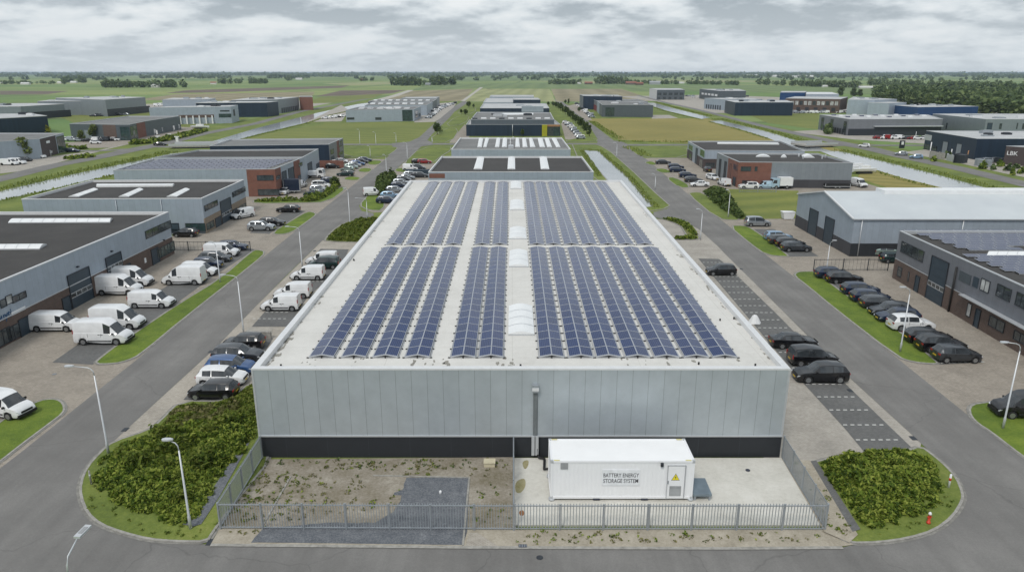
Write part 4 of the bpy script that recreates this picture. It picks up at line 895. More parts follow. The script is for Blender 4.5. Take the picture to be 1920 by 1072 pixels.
q11 = Bld('warehouse', 'grey and slate hall with dock doors, nearest to the left canal in the far yard', 'warehouse', [(433, 188), (521, 186.5), (560, 182), (470, 183)], 9.5, 'mid_cladding', 'pale_roof', parapet=0)
f = Fac(q11, q11.P[1], q11.P[2]); LL = (f.B-f.A).length
for i in range(9): f.door((LL*(.12+i*.09), .1), (LL*(.12+i*.09)+LL*.055, 3.4), 'dark_frame', world=True)
q12 = Bld('office_building', 'small dark red office block standing at the far edge of the left yard', 'office building', [(561, 182), (586, 182), (584, 180), (562, 180)], 9.5, 'red_brick', 'grey_roof')
# ---- right side
h = hgt(1673, 521, 431); A = G(1673, 521).to_2d(); D = (G(1920, 668).to_2d()-A).normalized()
r1 = Bld('office_building', 'dark grey office hall with brown brick base and solar roof at the right edge', 'office building', [A+D*72, A+D*72+Vector((58, 0)), A+Vector((58, 0)), A], h, 'dull_cladding', 'black_roof', world=True, trim='trim_pale')
f = Fac(r1, r1.P[3], r1.P[0]); LF = (f.B-f.A).length
mb = MB(); f.rect(-.03, 0, LF, 2.75, mb, -.2, .03); mb.build('brick_base', 'brown_brick', r1.o); mb = MB(); f.rect(-.03, 2.75, LF, 2.83, mb, 0, .05); mb.build('wall_trim', 'trim_pale', r1.o)
f.window((1689, 471), (1733, 472), 4); f.door((1736, 556), (1780, 494), strip=True, panels=4, d=.03); f.window((1683, 515.5), (1692, 503), 1, d=.03); f.window((1702.5, 526.5), (1706, 511), 1, d=.03, glass='blind'); f.door((1714, 545), (1725.5, 520), d=.03)
f.panel((1797.5, 524), (1822, 517), 'slate_cladding', d=.02); f.panel((1823, 536), (1836.5, 522), 'slate_blue_door', d=.02); f.window((1838, 541.5), (1857, 529), 2, glass='blind'); f.window((1868, 553), (1897, 544), 2, 2); f.window((1904, 570), (1926, 556), 2, 2); f.window((1935, 588), (1975, 580), 3, 2)
f.window((1812.5, 590), (1823, 571.5), 1, d=.03, glass='blind'); f.door((1826, 610), (1840, 583), d=.03); f.window((1854.5, 608), (1885, 606), 2, d=.03); f.window((1901, 634), (1927, 632), 2, d=.03); f.window((1945, 662), (1990, 668), 3, d=.03)
u = f.uz(1797, 501)[0]; f.pipe(u-.1, .05, f.uz(1797, 501)[1], 'black_plastic', .12)
mb = MB(); u = f.uz(1806, 566)[0]; f.rect(u, 2.84, LF, 2.94, mb, .05, .7); mb.build('canopy', 'trim_pale', r1.o)
rows = [(439.5, 1722), (446, 1746), (453.5, 1770), (461.5, 1795), (470, 1818), (487, 1838), (496, 1862), (505, 1886), (514.5, 1912)]
nm = ['farthest row', 'second row from the back', 'third row from the back', 'fourth row from the back', 'short row beside the long skylight', 'row just in front of the long skylight', 'third row from the front', 'second row from the front', 'front row']
def flat_panel(a_, b_, rise):
    q = MB(); q.obox((0, 0, .10), (a_, 0, 0), (0, b_, rise), (0, -.005, .035), 1); e_ = .035; k_ = rise/b_
    q.face([(x, y, .139+y*k_) for x, y in ((e_, e_), (a_-e_, e_), (a_-e_, b_-e_), (e_, b_-e_))], 0, [(0, 0), (1, 0), (1, 1), (0, 1)]); return q.mesh('solar_panel', ['solar_sheet', 'panel_frame'])
qm = flat_panel(1.62, 1.0, .10)
for i, (y, x) in enumerate(rows):
    P0 = G(x, y, r1.zr+.05); n_ = 4 if i == 4 else (22 if i < 4 else 14); 
    o = thing('solar_array', f'violet solar panels on the right office hall, {nm[i]}', 'solar panels', (P0.x, P0.y-1.6 if False else P0.y, r1.zr), 0, group='rows of solar panels on the right office hall')
    mf = MB(); Ln = n_*1.68
    for yy in (0.05, .92, 1.17, 2.0): mf.box(0, Ln, yy, yy+.05, 0, .10 if yy in (.05, 1.17) else .18)
    mf.build('mounting_frame', 'panel_frame', o, local=True)
    for k in range(n_):
        inst('solar_panel', qm, o, (k*1.68, 0, 0)); inst('solar_panel', qm, o, (k*1.68-.84, 1.12, 0))
r1.dome([(2000, 479.5), (2000, 472.5), (1856, 472), (1850, 479.5)], .3, ribs=8)
# gabled white-roofed hall
A, D_ = G(1592, 481).to_2d(), G(1490, 423).to_2d(); he = hgt(1592, 481, 409); zr_ = he+2.3; X = Vector((78, -.6)); Mid = (A+D_)/2
r2 = thing('warehouse', 'grey hall with a gabled white metal roof and two dark blue gable doors', 'warehouse', (A.x, A.y, 0))
mb = MB(); L = (D_-A).length
B_, C_ = A+X, D_+X; ORG_A = A
def v3(p, z): return (p.x, p.y, z)
mb.wall(A, B_, 0, he); mb.wall(C_, D_, 0, he)
mb.face([v3(D_, 0), v3(A, 0), v3(A, he), v3(Mid, zr_), v3(D_, he)], 0, [(0, 0), (L, 0), (L, he), (L/2, zr_), (0, he)])
mb.face([v3(B_, 0), v3(C_, 0), v3(C_, he), v3(Mid+X, zr_), v3(B_, he)], 0, [(0, 0), (L, 0), (L, he), (L/2, zr_), (0, he)]); mb.build('wall', 'light_cladding', r2)
mb = MB(); ov = Vector((.25, 0)); dn = (A-D_).normalized()*.25
lx = X.length; sl = math.hypot(L/2, zr_-he)
mb.face([v3(A-ov+dn, he-.03), v3(B_+dn, he-.03), v3(Mid+X, zr_+.05), v3(Mid-ov, zr_+.05)], 0, [(0, 0), (lx, 0), (lx, sl), (0, sl)]); mb.face([v3(Mid-ov, zr_+.05), v3(Mid+X, zr_+.05), v3(C_-dn, he-.03), v3(D_-ov-dn, he-.03)], 0, [(0, 0), (lx, 0), (lx, sl), (0, sl)]); mb.build('roof', 'metal_roof', r2)
mb = MB(); p0 = Mid+Vector((9, 0)); p1 = Mid+X; wv = (A-D_).normalized()*1.5
z0_, z1_ = zr_-.3, zr_+.35
mb.prism(ccw([tuple(p0+wv), tuple(p1+wv), tuple(p1-wv), tuple(p0-wv)]), z0_, z1_); mb.build('ridge_skylight', 'skylight', r2)
class _B: pass
bb = _B(); bb.o = r2; fg = Fac(bb, v3(D_, 0), v3(A, 0)); fl_ = Fac(bb, v3(A, 0), v3(B_, 0)); ph = fg.uz(1590, 453.5)[1]
mb = MB(); fg.rect(-.02, 0, L+.02, ph, mb, -.1, .03); mb.build('plinth', 'charcoal', r2); mb = MB(); fl_.rect(0, 0, lx, ph, mb, -.1, .03); mb.build('plinth', 'dark_plinth', r2)
fg.door((1514.5, 434), (1535, 397.5), panels=4, d=.03); fg.door((1543.5, 451.5), (1565.5, 413), panels=4, d=.03)
mb = MB(); 
for i in range(4): 
    u = 1.2+i*lx*.195; p = fl_.A+fl_.e*u+fl_.n*.12; mb.tube([(p.x, p.y, .1), (p.x, p.y, he-.1)], .08, 8)
mb.build('downpipe', 'trim_pale', r2)
mb = MB(); fl_.rect(-.2, he-.16, lx, he-.02, mb, .03, .3); mb.build('gutter', 'trim_pale', r2)
mb = MB(); e_ = (Mid-A).normalized()
for s_, t_ in ((A, Mid), (D_, Mid)):
    O_ = Vector(v3(s_, he-.12))-Vector((.28, 0, 0)); mb.obox(O_, Vector(v3(t_-s_, zr_-he)), (.26, 0, 0), (0, 0, .2))
mb.build('verge_trim', 'trim_white', r2)
# brick and grey hall with sign
h = hgt(1387, 352, 303.5)
r3 = Bld('office_building', 'black roofed hall with a red brick corner, white box truck parked in front', 'office building', [(1386, 303.5), (1600, 305), (1533, 287.5), (1345, 286)], h, 'mid_cladding', 'black_roof', trim='trim_pale')
f, fl_ = r3.front(0, 1), r3.front(3, 0); LF, LL = (f.B-f.A).length, (fl_.B-fl_.A).length; kx = f.uz(1445, 330)[0]
mb = MB(); f.rect(kx, 0, LF+.02, f.uz(1500, 337)[1], mb, -.1, .03); mb.build('plinth', 'charcoal', r3.o)
mb = MB(); f.rect(-.05, 0, kx, h-.15, mb, -.1, .05); fl_.rect(LL*.55, 0, LL+.05, h-.15, mb, -.1, .05); mb.build('brick_wall', 'red_brick', r3.o)
f.window((1389, 320.5), (1408, 313), 4, d=.05, glass='green_glass'); f.window((1415, 320.5), (1420, 313), 1, d=.05, glass='green_glass'); f.window((1391, 349), (1407, 339), 3, d=.05); f.door((1412, 352), (1417, 340), d=.05)
fl_.sign(1379.5, 314, 'B&G', 1.9, 'ink', d=.09); fl_.door((1374, 349), (1380, 334), d=.05)
for a, b_ in ((1347, 1350), (1357, 1360.5), (1367, 1370)): 
    u0, _ = fl_.uz(a, 330); u1, _ = fl_.uz(b_, 330); fl_.door((u0, .02), (u1, h-1.4), 'dark_frame', world=True, d=.01)
r3.dome([(1417, 294), (1444, 294), (1441, 291.5), (1419, 291.5)], .4); r3.dome([(1464, 295), (1475, 295), (1474, 292.5), (1465, 292.5)], .4); r3.dome([(1505, 295.5), (1528, 295.5), (1522, 291.5), (1503, 291.5)], .5)
for x, y in ((1496, 294), (1504, 298), (1540, 298), (1546, 296)): r3.roofbox('roof_vent', [(x, y), (x+3, y), (x+3, y-1.3), (x, y-1.3)], 0, .6, 'trim_pale')
h = hgt(1321, 317, 281.5)
r4 = Bld('office_building', 'light grey hall with black roof and one long thin skylight, green framed windows', 'office building', [(1320.5, 281.5), (1509, 283), (1463, 264), (1290, 264.5)], h, 'light_cladding', 'black_roof', trim='trim_pale')
f, fl_ = r4.front(0, 1), r4.front(3, 0); LL = (fl_.B-fl_.A).length
r4.roofbox('skylight', [(1345, 270.5), (1461, 271.5), (1458, 269.6), (1345, 268.6)], 0, .35, 'skylight')
mb = MB(); f.rect(-.04, 0, 14, 2.9, mb, -.1, .03); fl_.rect(LL*.62, 0, LL+.02, 2.9, mb, -.1, .03); mb.build('plinth', 'dark_brick', r4.o); mb = MB(); fl_.rect(0, 0, LL*.35, 2.9, mb, -.1, .03); mb.build('plinth', 'dark_brick', r4.o)
gf = plain('green_frame', (.09, .22, .08), .6)
fl_.window((1291.5, 279), (1299, 274.5), 3, frame='green_frame'); fl_.window((1313, 290.5), (1321, 284), 3, frame='green_frame'); fl_.door((1303, 308), (1308.5, 279.5)); fl_.window((1292, 297), (1297, 290), 2, d=.03); fl_.window((1311, 312), (1318, 301), 2, d=.03); f.window((1323, 313), (1340, 306), 4, d=.03)
# far right beyond the canal
h = hgt(1833, 300, 260)
r5 = Bld('warehouse', 'dark teal blue hall with two tall grey doors behind the low walls', 'warehouse', [(1833, 260), (2080, 260), (2000, 246), (1737, 245)], h, plain('teal', (.02, .045, .06)) and 'navy_cladding', 'pale_roof', parapet=.2)
f = r5.front(3, 0); f.door((1765, 288), (1778, 267), 'mid_cladding'); f.door((1790.5, 294), (1804, 271), 'mid_cladding'); f.window((1733, 279), (1745, 272), 4); f.window((1747, 282), (1757, 275), 2); f.panel((1733, 262), (1748, 254), 'trim_pale', 'sign_board', d=.05)
r6 = Bld('office_building', 'brown block with large white letters at the right edge, behind the clipped bushes', 'office building', [(1887, 273.5), (1925, 276), (1990, 279), (1990, 272)], hgt(1887, 309, 273.5), 'dark_brick', 'pale_roof')
f = r6.front(0, 1); f.sign(1898, 288, 'LBK', 1.7, d=.05)
h = hgt(1591, 255.5, 224)
r7 = Bld('office_building', 'long grey hall with dark recessed ground floor and narrow window strips, across the right canal', 'office building', [(1592, 223.5), (1768, 223), (1740, 215), (1537, 215)], h, 'dull_cladding', 'pale_roof', parapet=.25)
f, fl_ = r7.front(0, 1), r7.front(3, 0); LL = (fl_.B-fl_.A).length; LF = (f.B-f.A).length
u = f.uz(1638, 250)[0]; f.panel((u, .1), (LF, 3.9), 'dark_frame', 'recess', world=True); f.panel((u-.5, 3.9), (LF, 4.3), 'trim_pale', 'canopy', th=1.2, world=True); f.panel((.3, .1), (12, 3), 'dark_frame', 'loading_door', world=True)
for k in (.09, .42, .86): fl_.window((LL*k, 1), (LL*k+3.2, h-1.2), 1, 5, world=True)
for i in range(11): fl_.panel((LL*(.1+i*.08), .1), (LL*(.1+i*.08)+1.9, 2.6), 'dark_frame', 'bay_opening', world=True)
for i in range(14):
    r7.roofbox('roof_unit', [(1560+i*13, 217+ (i % 3)*1.6), (1568+i*13, 217+(i % 3)*1.6), (1566+i*13, 216+(i % 3)*1.6), (1558+i*13, 216+(i % 3)*1.6)], 0, .5, 'sign_white' if i % 2 else 'solar_sheet')
r8 = Bld('office_building', 'grey hall with dark upright windows, right edge behind the dark teal hall', 'office building', [(1749, 213.5), (1849, 223.5), (2050, 224), (2050, 214), (1790, 213)], hgt(1749, 245, 214), 'mid_cladding', 'pale_roof', parapet=.25)
f = Fac(r8, r8.P[0], r8.P[1]); f.window((1773, 242), (1777, 231), 1, 3); f.window((1848, 243), (1862, 231), 2, 3) if False else None
f = Fac(r8, r8.P[1], r8.P[2]); f.door((1850, 243), (1861, 231), 'slate_blue_door'); f.window((1873, 242), (1879, 232), 1, 3); f.window((1905, 242), (1909, 231), 1, 3); f.window((1916, 242), (1922, 232), 1, 3)
r9 = Bld('warehouse', 'bright blue hall with a pale roof in front of the wood', 'warehouse', [(1670, 197), (1722, 201), (1835, 199.5), (1790, 196.8)], hgt(1722, 221, 201), 'blue_cladding', 'pale_roof', parapet=.1)
r10 = Bld('warehouse', 'pale grey shed left of the bright blue hall', 'warehouse', [(1628, 192.5), (1668, 193.5), (1700, 192), (1640, 190)], 8, 'light_cladding', 'pale_roof', parapet=.1)
r11 = Bld('warehouse', 'light grey hall with a long pale roof behind the white car park, before the wood', 'warehouse', [(1590, 187), (1640, 187.5), (1682, 186), (1600, 181.5)], 9.5, 'light_cladding', 'pale_roof', parapet=.1)
r12 = Bld('office_building', 'brown and glass office with a thin projecting roof, behind the white car park', 'office building', [(1473, 184.5), (1576, 186), (1590, 182), (1490, 181)], 9.5, 'brown_brick', 'pale_roof', parapet=.15)
f = r12.front(0, 1)
LF = (f.B-f.A).length
for i in range(12): f.window((LF*(.03+i*.08), 5.2), (LF*(.03+i*.08)+LF*.055, 7.8), 2, world=True, glass='blind' if i % 3 else 'window_glass')
for i in range(6): f.panel((LF*(.06+i*.16), 1), (LF*(.06+i*.16)+LF*.07, 3.6), 'dark_frame', 'recess', world=True)
r13 = Bld('warehouse', 'dark blue shed in front of the brown and glass office', 'warehouse', [(1379, 192), (1488, 192), (1475, 188), (1360, 188)], 8.5, 'navy_cladding', 'pale_roof', parapet=.1)
r14 = Bld('warehouse', 'pale grey shed with dark ground floor openings left of the dark blue shed', 'warehouse', [(1321, 184), (1360, 186.5), (1430, 186), (1400, 183.5)], 8, 'light_cladding', 'pale_roof', parapet=.1)
f = Fac(r14, r14.P[0], r14.P[1]); LF = (f.B-f.A).length
for i in range(7): f.panel((LF*(.1+i*.11), .2), (LF*(.1+i*.11)+LF*.06, 3.4), 'dark_frame', 'bay_opening', world=True)
r15 = Bld('office_building', 'white and glass office hall beyond the scrubby plot, far right field edge', 'office building', [(1232, 168.5), (1284, 168.5), (1275, 165.8), (1218, 165.8)], 10, 'slate_cladding', 'pale_roof', parapet=.15)
f = r15.front(0, 1); LF = (f.B-f.A).length
for i in range(5): f.window((LF*(.03+i*.2), 4.6), (LF*(.03+i*.2)+LF*.13, 7), 2, world=True); f.window((LF*(.03+i*.2), .4), (LF*(.03+i*.2)+LF*.1, 2.8), 2, world=True)
f = r15.front(3, 0); L_ = (f.B-f.A).length; f.panel((0, 0), (L_, 9.7), 'white_cladding', world=True)
r16 = Bld('warehouse', 'slate grey hall with white window bands, beyond the pale shed at the far right', 'warehouse', [(1349, 170.5), (1399, 170.5), (1385, 167), (1312, 167)], 10, 'slate_cladding', 'pale_roof', parapet=.15)
f = r16.front(3, 0); L_ = (f.B-f.A).length
for i in range(5): f.panel((L_*(.12+i*.17), 4.6), (L_*(.12+i*.17)+L_*.12, 6.5), 'sign_white', 'window_band', world=True)
r17 = Bld('office_building', 'blue fronted office with a white barrel roof hall beside it, far right', 'office building', [(1463, 173.5), (1510, 173.5), (1512, 171), (1466, 171)], 10.5, 'blue_cladding', 'pale_roof', parapet=.15)
r18 = Bld('warehouse', 'white roofed hall beside the blue fronted office', 'warehouse', [(1511, 176.5), (1573, 176.8), (1560, 173), (1512, 172.6)], 10, 'light_cladding', 'trim_white', parapet=.1)
# right-centre cluster
h = hgt(1129, 219.5, 196.5)
s1 = Bld('office_building', 'dark slate unit with framed glass corner, beside the brown mown field', 'office building', [(1129, 196.5), (1225, 197), (1205, 190), (1120, 189.5)], h, 'slate_cladding', 'grey_roof')
f, fl_ = s1.front(0, 1), s1.front(3, 0); f.window((1135, 218), (1152, 202), 2, 2, glass='green_glass'); L_ = (fl_.B-fl_.A).length; fl_.panel((0, 0), (L_*.5, h-.3), 'light_cladding', world=True)
s2 = Bld('office_building', 'low unit with a red door end behind the framed glass corner', 'office building', [(1121, 190.5), (1215, 190.5), (1196, 186), (1112, 186.5)], h*.97, 'dull_cladding', 'grey_roof')
fl_ = s2.front(3, 0); L_ = (fl_.B-fl_.A).length; fl_.panel((L_*.2, .1), (L_*.8, 4), plain('red_door', (.2, .03, .03)) and 'red_door', world=True)
s3 = Bld('office_building', 'dark blue unit with pale posts farthest along the right estate road', 'office building', [(1094, 180), (1167, 181), (1158, 178), (1087, 177.5)], 10, 'navy_cladding', 'pale_roof')
f = s3.front(0, 1); fl_ = s3.front(3, 0); L_ = (fl_.B-fl_.A).length
for i in range(4): fl_.panel((L_*(.1+i*.25), .1), (L_*(.1+i*.25)+1.5, 9), 'trim_pale', 'post', world=True)
rq = random.Random(12)
for bq in (q2, q4, q6, q7, q8, q9, q10, q11, r5, r8, r9, r11, r13, r14, r16, s1, s2, s3, c4, c5, m1):
    a, b_, c, d = [Vector(p) for p in (bq.P[0], bq.P[1], bq.P[-2] if len(bq.P) == 4 else bq.P[2], bq.P[-1])]
    for k in range(rq.randint(3, 6)):
        u, v = rq.uniform(.12, .88), rq.uniform(.25, .75); p = (a*(1-u)+b_*u)*(1-v)+(d*(1-u)+c*u)*v; sx, sy, hz_ = rq.uniform(.8, 2.6), rq.uniform(.6, 1.6), rq.uniform(.4, 1.1)
        mb = MB(); mb.box(p.x-sx, p.x+sx, p.y-sy, p.y+sy, bq.zr-.02, bq.zr+hz_); mb.box(p.x-sx*.7, p.x+sx*.7, p.y-sy*.7, p.y+sy*.7, bq.zr+hz_, bq.zr+hz_+.12); mb.build('roof_unit', rq.choice(['trim_pale', 'trim_white', 'galvanised', 'dark_frame']), bq.o)
# canal bridges
for (a, b_, nm_) in (((318, 279), (402, 277.5), 'low road bridge over the left canal'), ((1508, 277.5), (1567, 275.5), 'low road bridge over the right canal')):
    A, B = G(*a), G(*b_); d = (B-A).normalized(); n = Vector((-d.y, d.x, 0)); o = thing('bridge', nm_+' with pale parapets', 'bridge', tuple(A)); 
    mb = MB(); mb.obox(A-n*1+Vector((0, 0, .5)), d*(B-A).length, n*9, (0, 0, .5)); mb.build('deck', 'stone_kerb', o)
    for s_ in (-1, 7.8): mb = MB(); mb.obox(A+n*s_+Vector((0, 0, 1.0)), d*(B-A).length, n*.2, (0, 0, .8)); mb.build('parapet', 'trim_pale', o)
    mb = MB(); mb.obox(A-n*.8+d*2+Vector((0, 0, .02)), d*((B-A).length-4), n*8.6, (0, 0, .47)); mb.build('culvert', 'dark_frame', o)
# ================================================================== VEHICLES
def car_paint(name, c, metal=.2, rough=.28):
    m = newmat(name); t = NT(m); k = t.noise(t.obj(), 1.3, 3, .5)
    t.out(t.ramp(k, [(.3, sc(c, .93)), (.7, sc(c, 1.07))]), rough, metal, coat=.5)
for n_, c_, mt_ in (('paint_white', (.72, .73, .74), 0), ('paint_black', (.006, .006, .008), 0), ('paint_navy', (.014, .026, .060), .3), ('paint_blue', (.030, .085, .22), .3), ('paint_silver', (.36, .39, .42), .6),
                    ('paint_grey', (.045, .050, .058), .4), ('paint_skyblue', (.22, .34, .48), .4), ('paint_green', (.012, .035, .035), .3), ('paint_red', (.25, .012, .012), .1), ('paint_paleblue', (.40, .55, .66), .1), ('paint_sage', (.28, .36, .33), .5)):
    car_paint(n_, c_, mt_)
# station: x (from the rear), belt/deck height, roof height, half width at the belt, half width at the roof, glass flags for the interval that follows: s side, w windscreen, r rear screen
KINDS = {
 'hatch': dict(L=4.05, W=1.74, wb=(.70, 3.30), rw=.31, st=[(0, .62, .62, .72, .6, ''), (.05, .95, .97, .80, .62, 'r'), (.38, 1.0, 1.42, .86, .58, ''), (.62, .99, 1.47, .87, .60, 's'), (1.35, .96, 1.50, .87, .62, ''), (1.42, .96, 1.50, .87, .62, 's'), (2.25, .94, 1.46, .87, .60, 's'), (2.5, .93, 1.42, .86, .58, 'w'), (3.15, .93, .94, .85, .66, ''), (3.75, .82, .83, .80, .6, ''), (4.0, .66, .67, .70, .5, ''), (4.05, .45, .46, .64, .45, '')]),
 'estate': dict(L=4.65, W=1.82, wb=(.88, 3.70), rw=.33, st=[(0, .60, .60, .76, .6, ''), (.06, .98, 1.0, .84, .62, 'r'), (.45, 1.0, 1.40, .89, .60, ''), (.70, 1.0, 1.46, .90, .62, 's'), (1.55, .97, 1.50, .91, .64, ''), (1.62, .97, 1.50, .91, .64, 's'), (2.55, .95, 1.46, .91, .61, 's'), (2.8, .94, 1.41, .90, .59, 'w'), (3.45, .92, .94, .89, .68, ''), (4.2, .80, .82, .84, .62, ''), (4.58, .64, .65, .74, .52, ''), (4.65, .45, .46, .68, .48, '')]),
 'sedan': dict(L=4.70, W=1.82, wb=(.95, 3.75), rw=.33, st=[(0, .62, .62, .74, .6, ''), (.06, .98, 1.0, .82, .62, ''), (.55, 1.02, 1.04, .87, .66, 'r'), (1.25, 1.0, 1.40, .89, .58, 's'), (1.75, .97, 1.44, .91, .61, ''), (1.82, .97, 1.44, .91, .61, 's'), (2.6, .95, 1.42, .91, .60, 's'), (2.85, .94, 1.36, .90, .58, 'w'), (3.55, .92, .94, .89, .68, ''), (4.25, .80, .82, .84, .62, ''), (4.62, .64, .65, .74, .52, ''), (4.70, .45, .46, .68, .48, '')]),
 'suv': dict(L=4.70, W=1.90, wb=(.88, 3.75), rw=.37, st=[(0, .68, .68, .80, .6, ''), (.06, 1.10, 1.12, .88, .66, 'r'), (.40, 1.14, 1.56, .93, .64, ''), (.66, 1.13, 1.64, .94, .66, 's'), (1.55, 1.10, 1.70, .95, .68, ''), (1.62, 1.10, 1.70, .95, .68, 's'), (2.5, 1.08, 1.66, .95, .66, 's'), (2.75, 1.07, 1.60, .94, .63, 'w'), (3.4, 1.06, 1.08, .93, .72, ''), (4.2, .96, .98, .88, .68, ''), (4.62, .78, .79, .80, .58, ''), (4.70, .50, .51, .74, .52, '')]),
 'mpv': dict(L=4.60, W=1.84, wb=(.82, 3.70), rw=.33, st=[(0, .64, .64, .80, .6, ''), (.05, 1.05, 1.07, .86, .68, 'r'), (.22, 1.06, 1.62, .90, .68, ''), (.40, 1.06, 1.72, .91, .70, 's'), (1.5, 1.04, 1.80, .92, .72, ''), (1.57, 1.04, 1.80, .92, .72, 's'), (2.6, 1.02, 1.74, .92, .70, 's'), (2.9, 1.0, 1.64, .91, .66, 'w'), (3.7, .98, 1.0, .88, .68, ''), (4.25, .86, .88, .83, .62, ''), (4.54, .68, .69, .74, .52, ''), (4.60, .46, .47, .70, .48, '')]),
 'smallvan': dict(L=4.50, W=1.84, wb=(.72, 3.55), rw=.33, st=[(0, .70, .70, .84, .8, ''), (.04, 1.12, 1.13, .90, .78, ''), (.10, 1.14, 1.84, .91, .78, ''), (.30, 1.14, 1.88, .92, .79, ''), (1.9, 1.12, 1.88, .92, .79, ''), (2.30, 1.08, 1.86, .92, .78, 's'), (2.88, 1.04, 1.70, .91, .70, 'w'), (3.55, 1.0, 1.02, .89, .70, ''), (4.15, .88, .90, .84, .64, ''), (4.44, .70, .71, .76, .54, ''), (4.50, .46, .47, .72, .5, '')]),
 'midvan': dict(L=5.0, W=1.94, wb=(.82, 4.0), rw=.34, st=[(0, .74, .74, .90, .86, ''), (.04, 1.15, 1.16, .95, .84, ''), (.12, 1.18, 1.92, .96, .82, ''), (.35, 1.18, 1.97, .97, .83, ''), (2.5, 1.15, 1.97, .97, .83, ''), (2.95, 1.12, 1.94, .97, .82, 's'), (3.5, 1.08, 1.76, .96, .74, 'w'), (4.15, 1.06, 1.08, .93, .74, ''), (4.7, .94, .96, .88, .68, ''), (4.94, .72, .73, .80, .58, ''), (5.0, .48, .49, .76, .54, '')]),
 'bigvan': dict(L=5.35, W=2.04, wb=(.95, 4.35), rw=.36, st=[(0, .80, .80, .96, .92, ''), (.03, 1.30, 1.31, 1.0, .90, ''), (.08, 1.34, 2.40, 1.01, .86, ''), (.30, 1.34, 2.46, 1.02, .87, ''), (2.9, 1.32, 2.48, 1.02, .87, ''), (3.20, 1.28, 2.44, 1.02, .86, 's'), (3.85, 1.22, 2.06, 1.0, .76, 'w'), (4.60, 1.18, 1.20, .97, .78, ''), (5.08, 1.02, 1.04, .92, .72, ''), (5.30, .76, .77, .84, .62, ''), (5.35, .50, .51, .80, .58, '')]),
}
def build_kind(kind):
    K = KINDS[kind]; L = K['L']; rw = K['rw']; St = K['st']
    xs = [s_[0] for s_ in St]
    def at(x):
        for a, b in zip(St, St[1:]):
            if a[0] <= x <= b[0]:
                t_ = (x-a[0])/(b[0]-a[0]) if b[0] > a[0] else 0; return [a[i]+(b[i]-a[i])*t_ for i in range(1, 5)]+[a[5]]
        return list(St[-1][1:])
    X = set(xs)
    for w_ in K['wb']:
        for k in range(9): X.add(round(w_-(rw+.07)*math.cos(math.pi*k/8), 4))
    X = sorted(x for x in X if 0 <= x <= L)
    def zb(x):
        z = .24
        for w_ in K['wb']:
            d = abs(x-w_)
            if d < rw+.07: z = max(z, rw+math.sqrt(max(0, (rw+.07)**2-d*d)))
        if x < .12 or x > L-.12: z = max(z, .30)
        return z
    cols = {'body': [], 'windscreen': [], 'rear_window': [], 'side_window_l': [], 'side_window_r': []}
    def ring(x, sd_):
        zd, zr, wb_, wr, _ = at(x); z0 = zb(x); zl = max(z0+.02, .55*zd+.10); zl = min(zl, zd-.03) if zd-.03 > z0+.01 else z0+.01
        up = zr-zd; k = min(1, up/.3)
        P = [(wb_-.05, z0), (wb_, max(z0+.005, min(z0+.12, zl-.005))), (wb_+.005, zl), (wb_-.03, zd-.02 if zd-.02 > zl else zl+.005), (wb_-.06-.0*k, zd+.005)]
        wt = wb_-.06 + (wr-(wb_-.06))*.92*k
        P += [(wt, zd+.01+(up-.07*k-.01)*k if k > 0 else zd+.012), (wr-.02*k, zr-.015), (wr*.55, zr+.018), (0, zr+.028)]
        P = [(a, max(b, z0)) for a, b in P]
        return [Vector((x-L/2, sd_*a, b)) for a, b in P]
    for sd_ in (-1, 1):
        Rg = [ring(x, sd_) for x in X]
        for i in range(len(X)-1):
            fl = at((X[i]+X[i+1])/2)[4]
            for j in range(8):
                q = [Rg[i][j], Rg[i+1][j], Rg[i+1][j+1], Rg[i][j+1]]
                if sd_ > 0: q = q[::-1]
                key = 'body'
                zd, zr = at((X[i]+X[i+1])/2)[:2]
                if j == 4 and 's' in fl and zr-zd > .12: key = 'side_window_r' if sd_ < 0 else 'side_window_l'
                if j >= 5 and 'w' in fl: key = 'windscreen'
                if j >= 5 and 'r' in fl: key = 'rear_window'
                if j == 4 and 'w' in fl and kind in ('hatch', 'mpv') and X[i]+X[i+1] < 2*next(s_[0] for s_ in St if 'w' in s_[5])+.5: key = 'side_window_r' if sd_ < 0 else 'side_window_l'
                cols[key].append(q)
        # end caps
    for Rg_, rev in ((0, True), (len(X)-1, False)):
        a, b = ring(X[Rg_], -1), ring(X[Rg_], 1)
        for j in range(8):
            q = [a[j], b[j], b[j+1], a[j+1]]; cols['body'].append(q[::-1] if rev else q)
    # dark underbody
    out_ = {}
    for k_, Q in cols.items():
        vd = {}; V = []; F = []
        for q in Q:
            ids = []
            for p in q:
                key = (round(p.x, 4), round(p.y, 4), round(p.z, 4))
                if key not in vd: vd[key] = len(V); V.append(key)
                if not ids or ids[-1] != vd[key]: ids.append(vd[key])
            if len(set(ids)) >= 3: F.append(tuple(dict.fromkeys(ids)))
        me = bpy.data.meshes.new(k_); me.from_pydata(V, [], F); me.materials.append(M('paint_white' if k_ == 'body' else 'car_glass'))
        me.polygons.foreach_set('use_smooth', [True]*len(me.polygons)); me.set_sharp_from_angle(angle=R(38)); me.update(); out_[k_] = me
    W2 = K['W']/2
    ub = MB(); ub.box(-L/2+.12, L/2-.12, -W2+.16, W2-.16, .20, .62); out_['underbody'] = ub.mesh('underbody', 'black_plastic')
    wz = MB(); wz.tube([(0, -.11, 0), (0, .11, 0)], rw, 18, smooth=True); out_['tyre'] = wz.mesh('tyre', 'rubber')
    rm = MB(); rm.tube([(0, .10, 0), (0, .122, 0)], rw*.64, 14, smooth=False); out_['rim'] = rm.mesh('rim', 'rim_metal')
    K['zh'] = at(L-.18)[0]; K['zt'] = at(.06)[0]
    nose = at(L-.12); tail = at(.05)
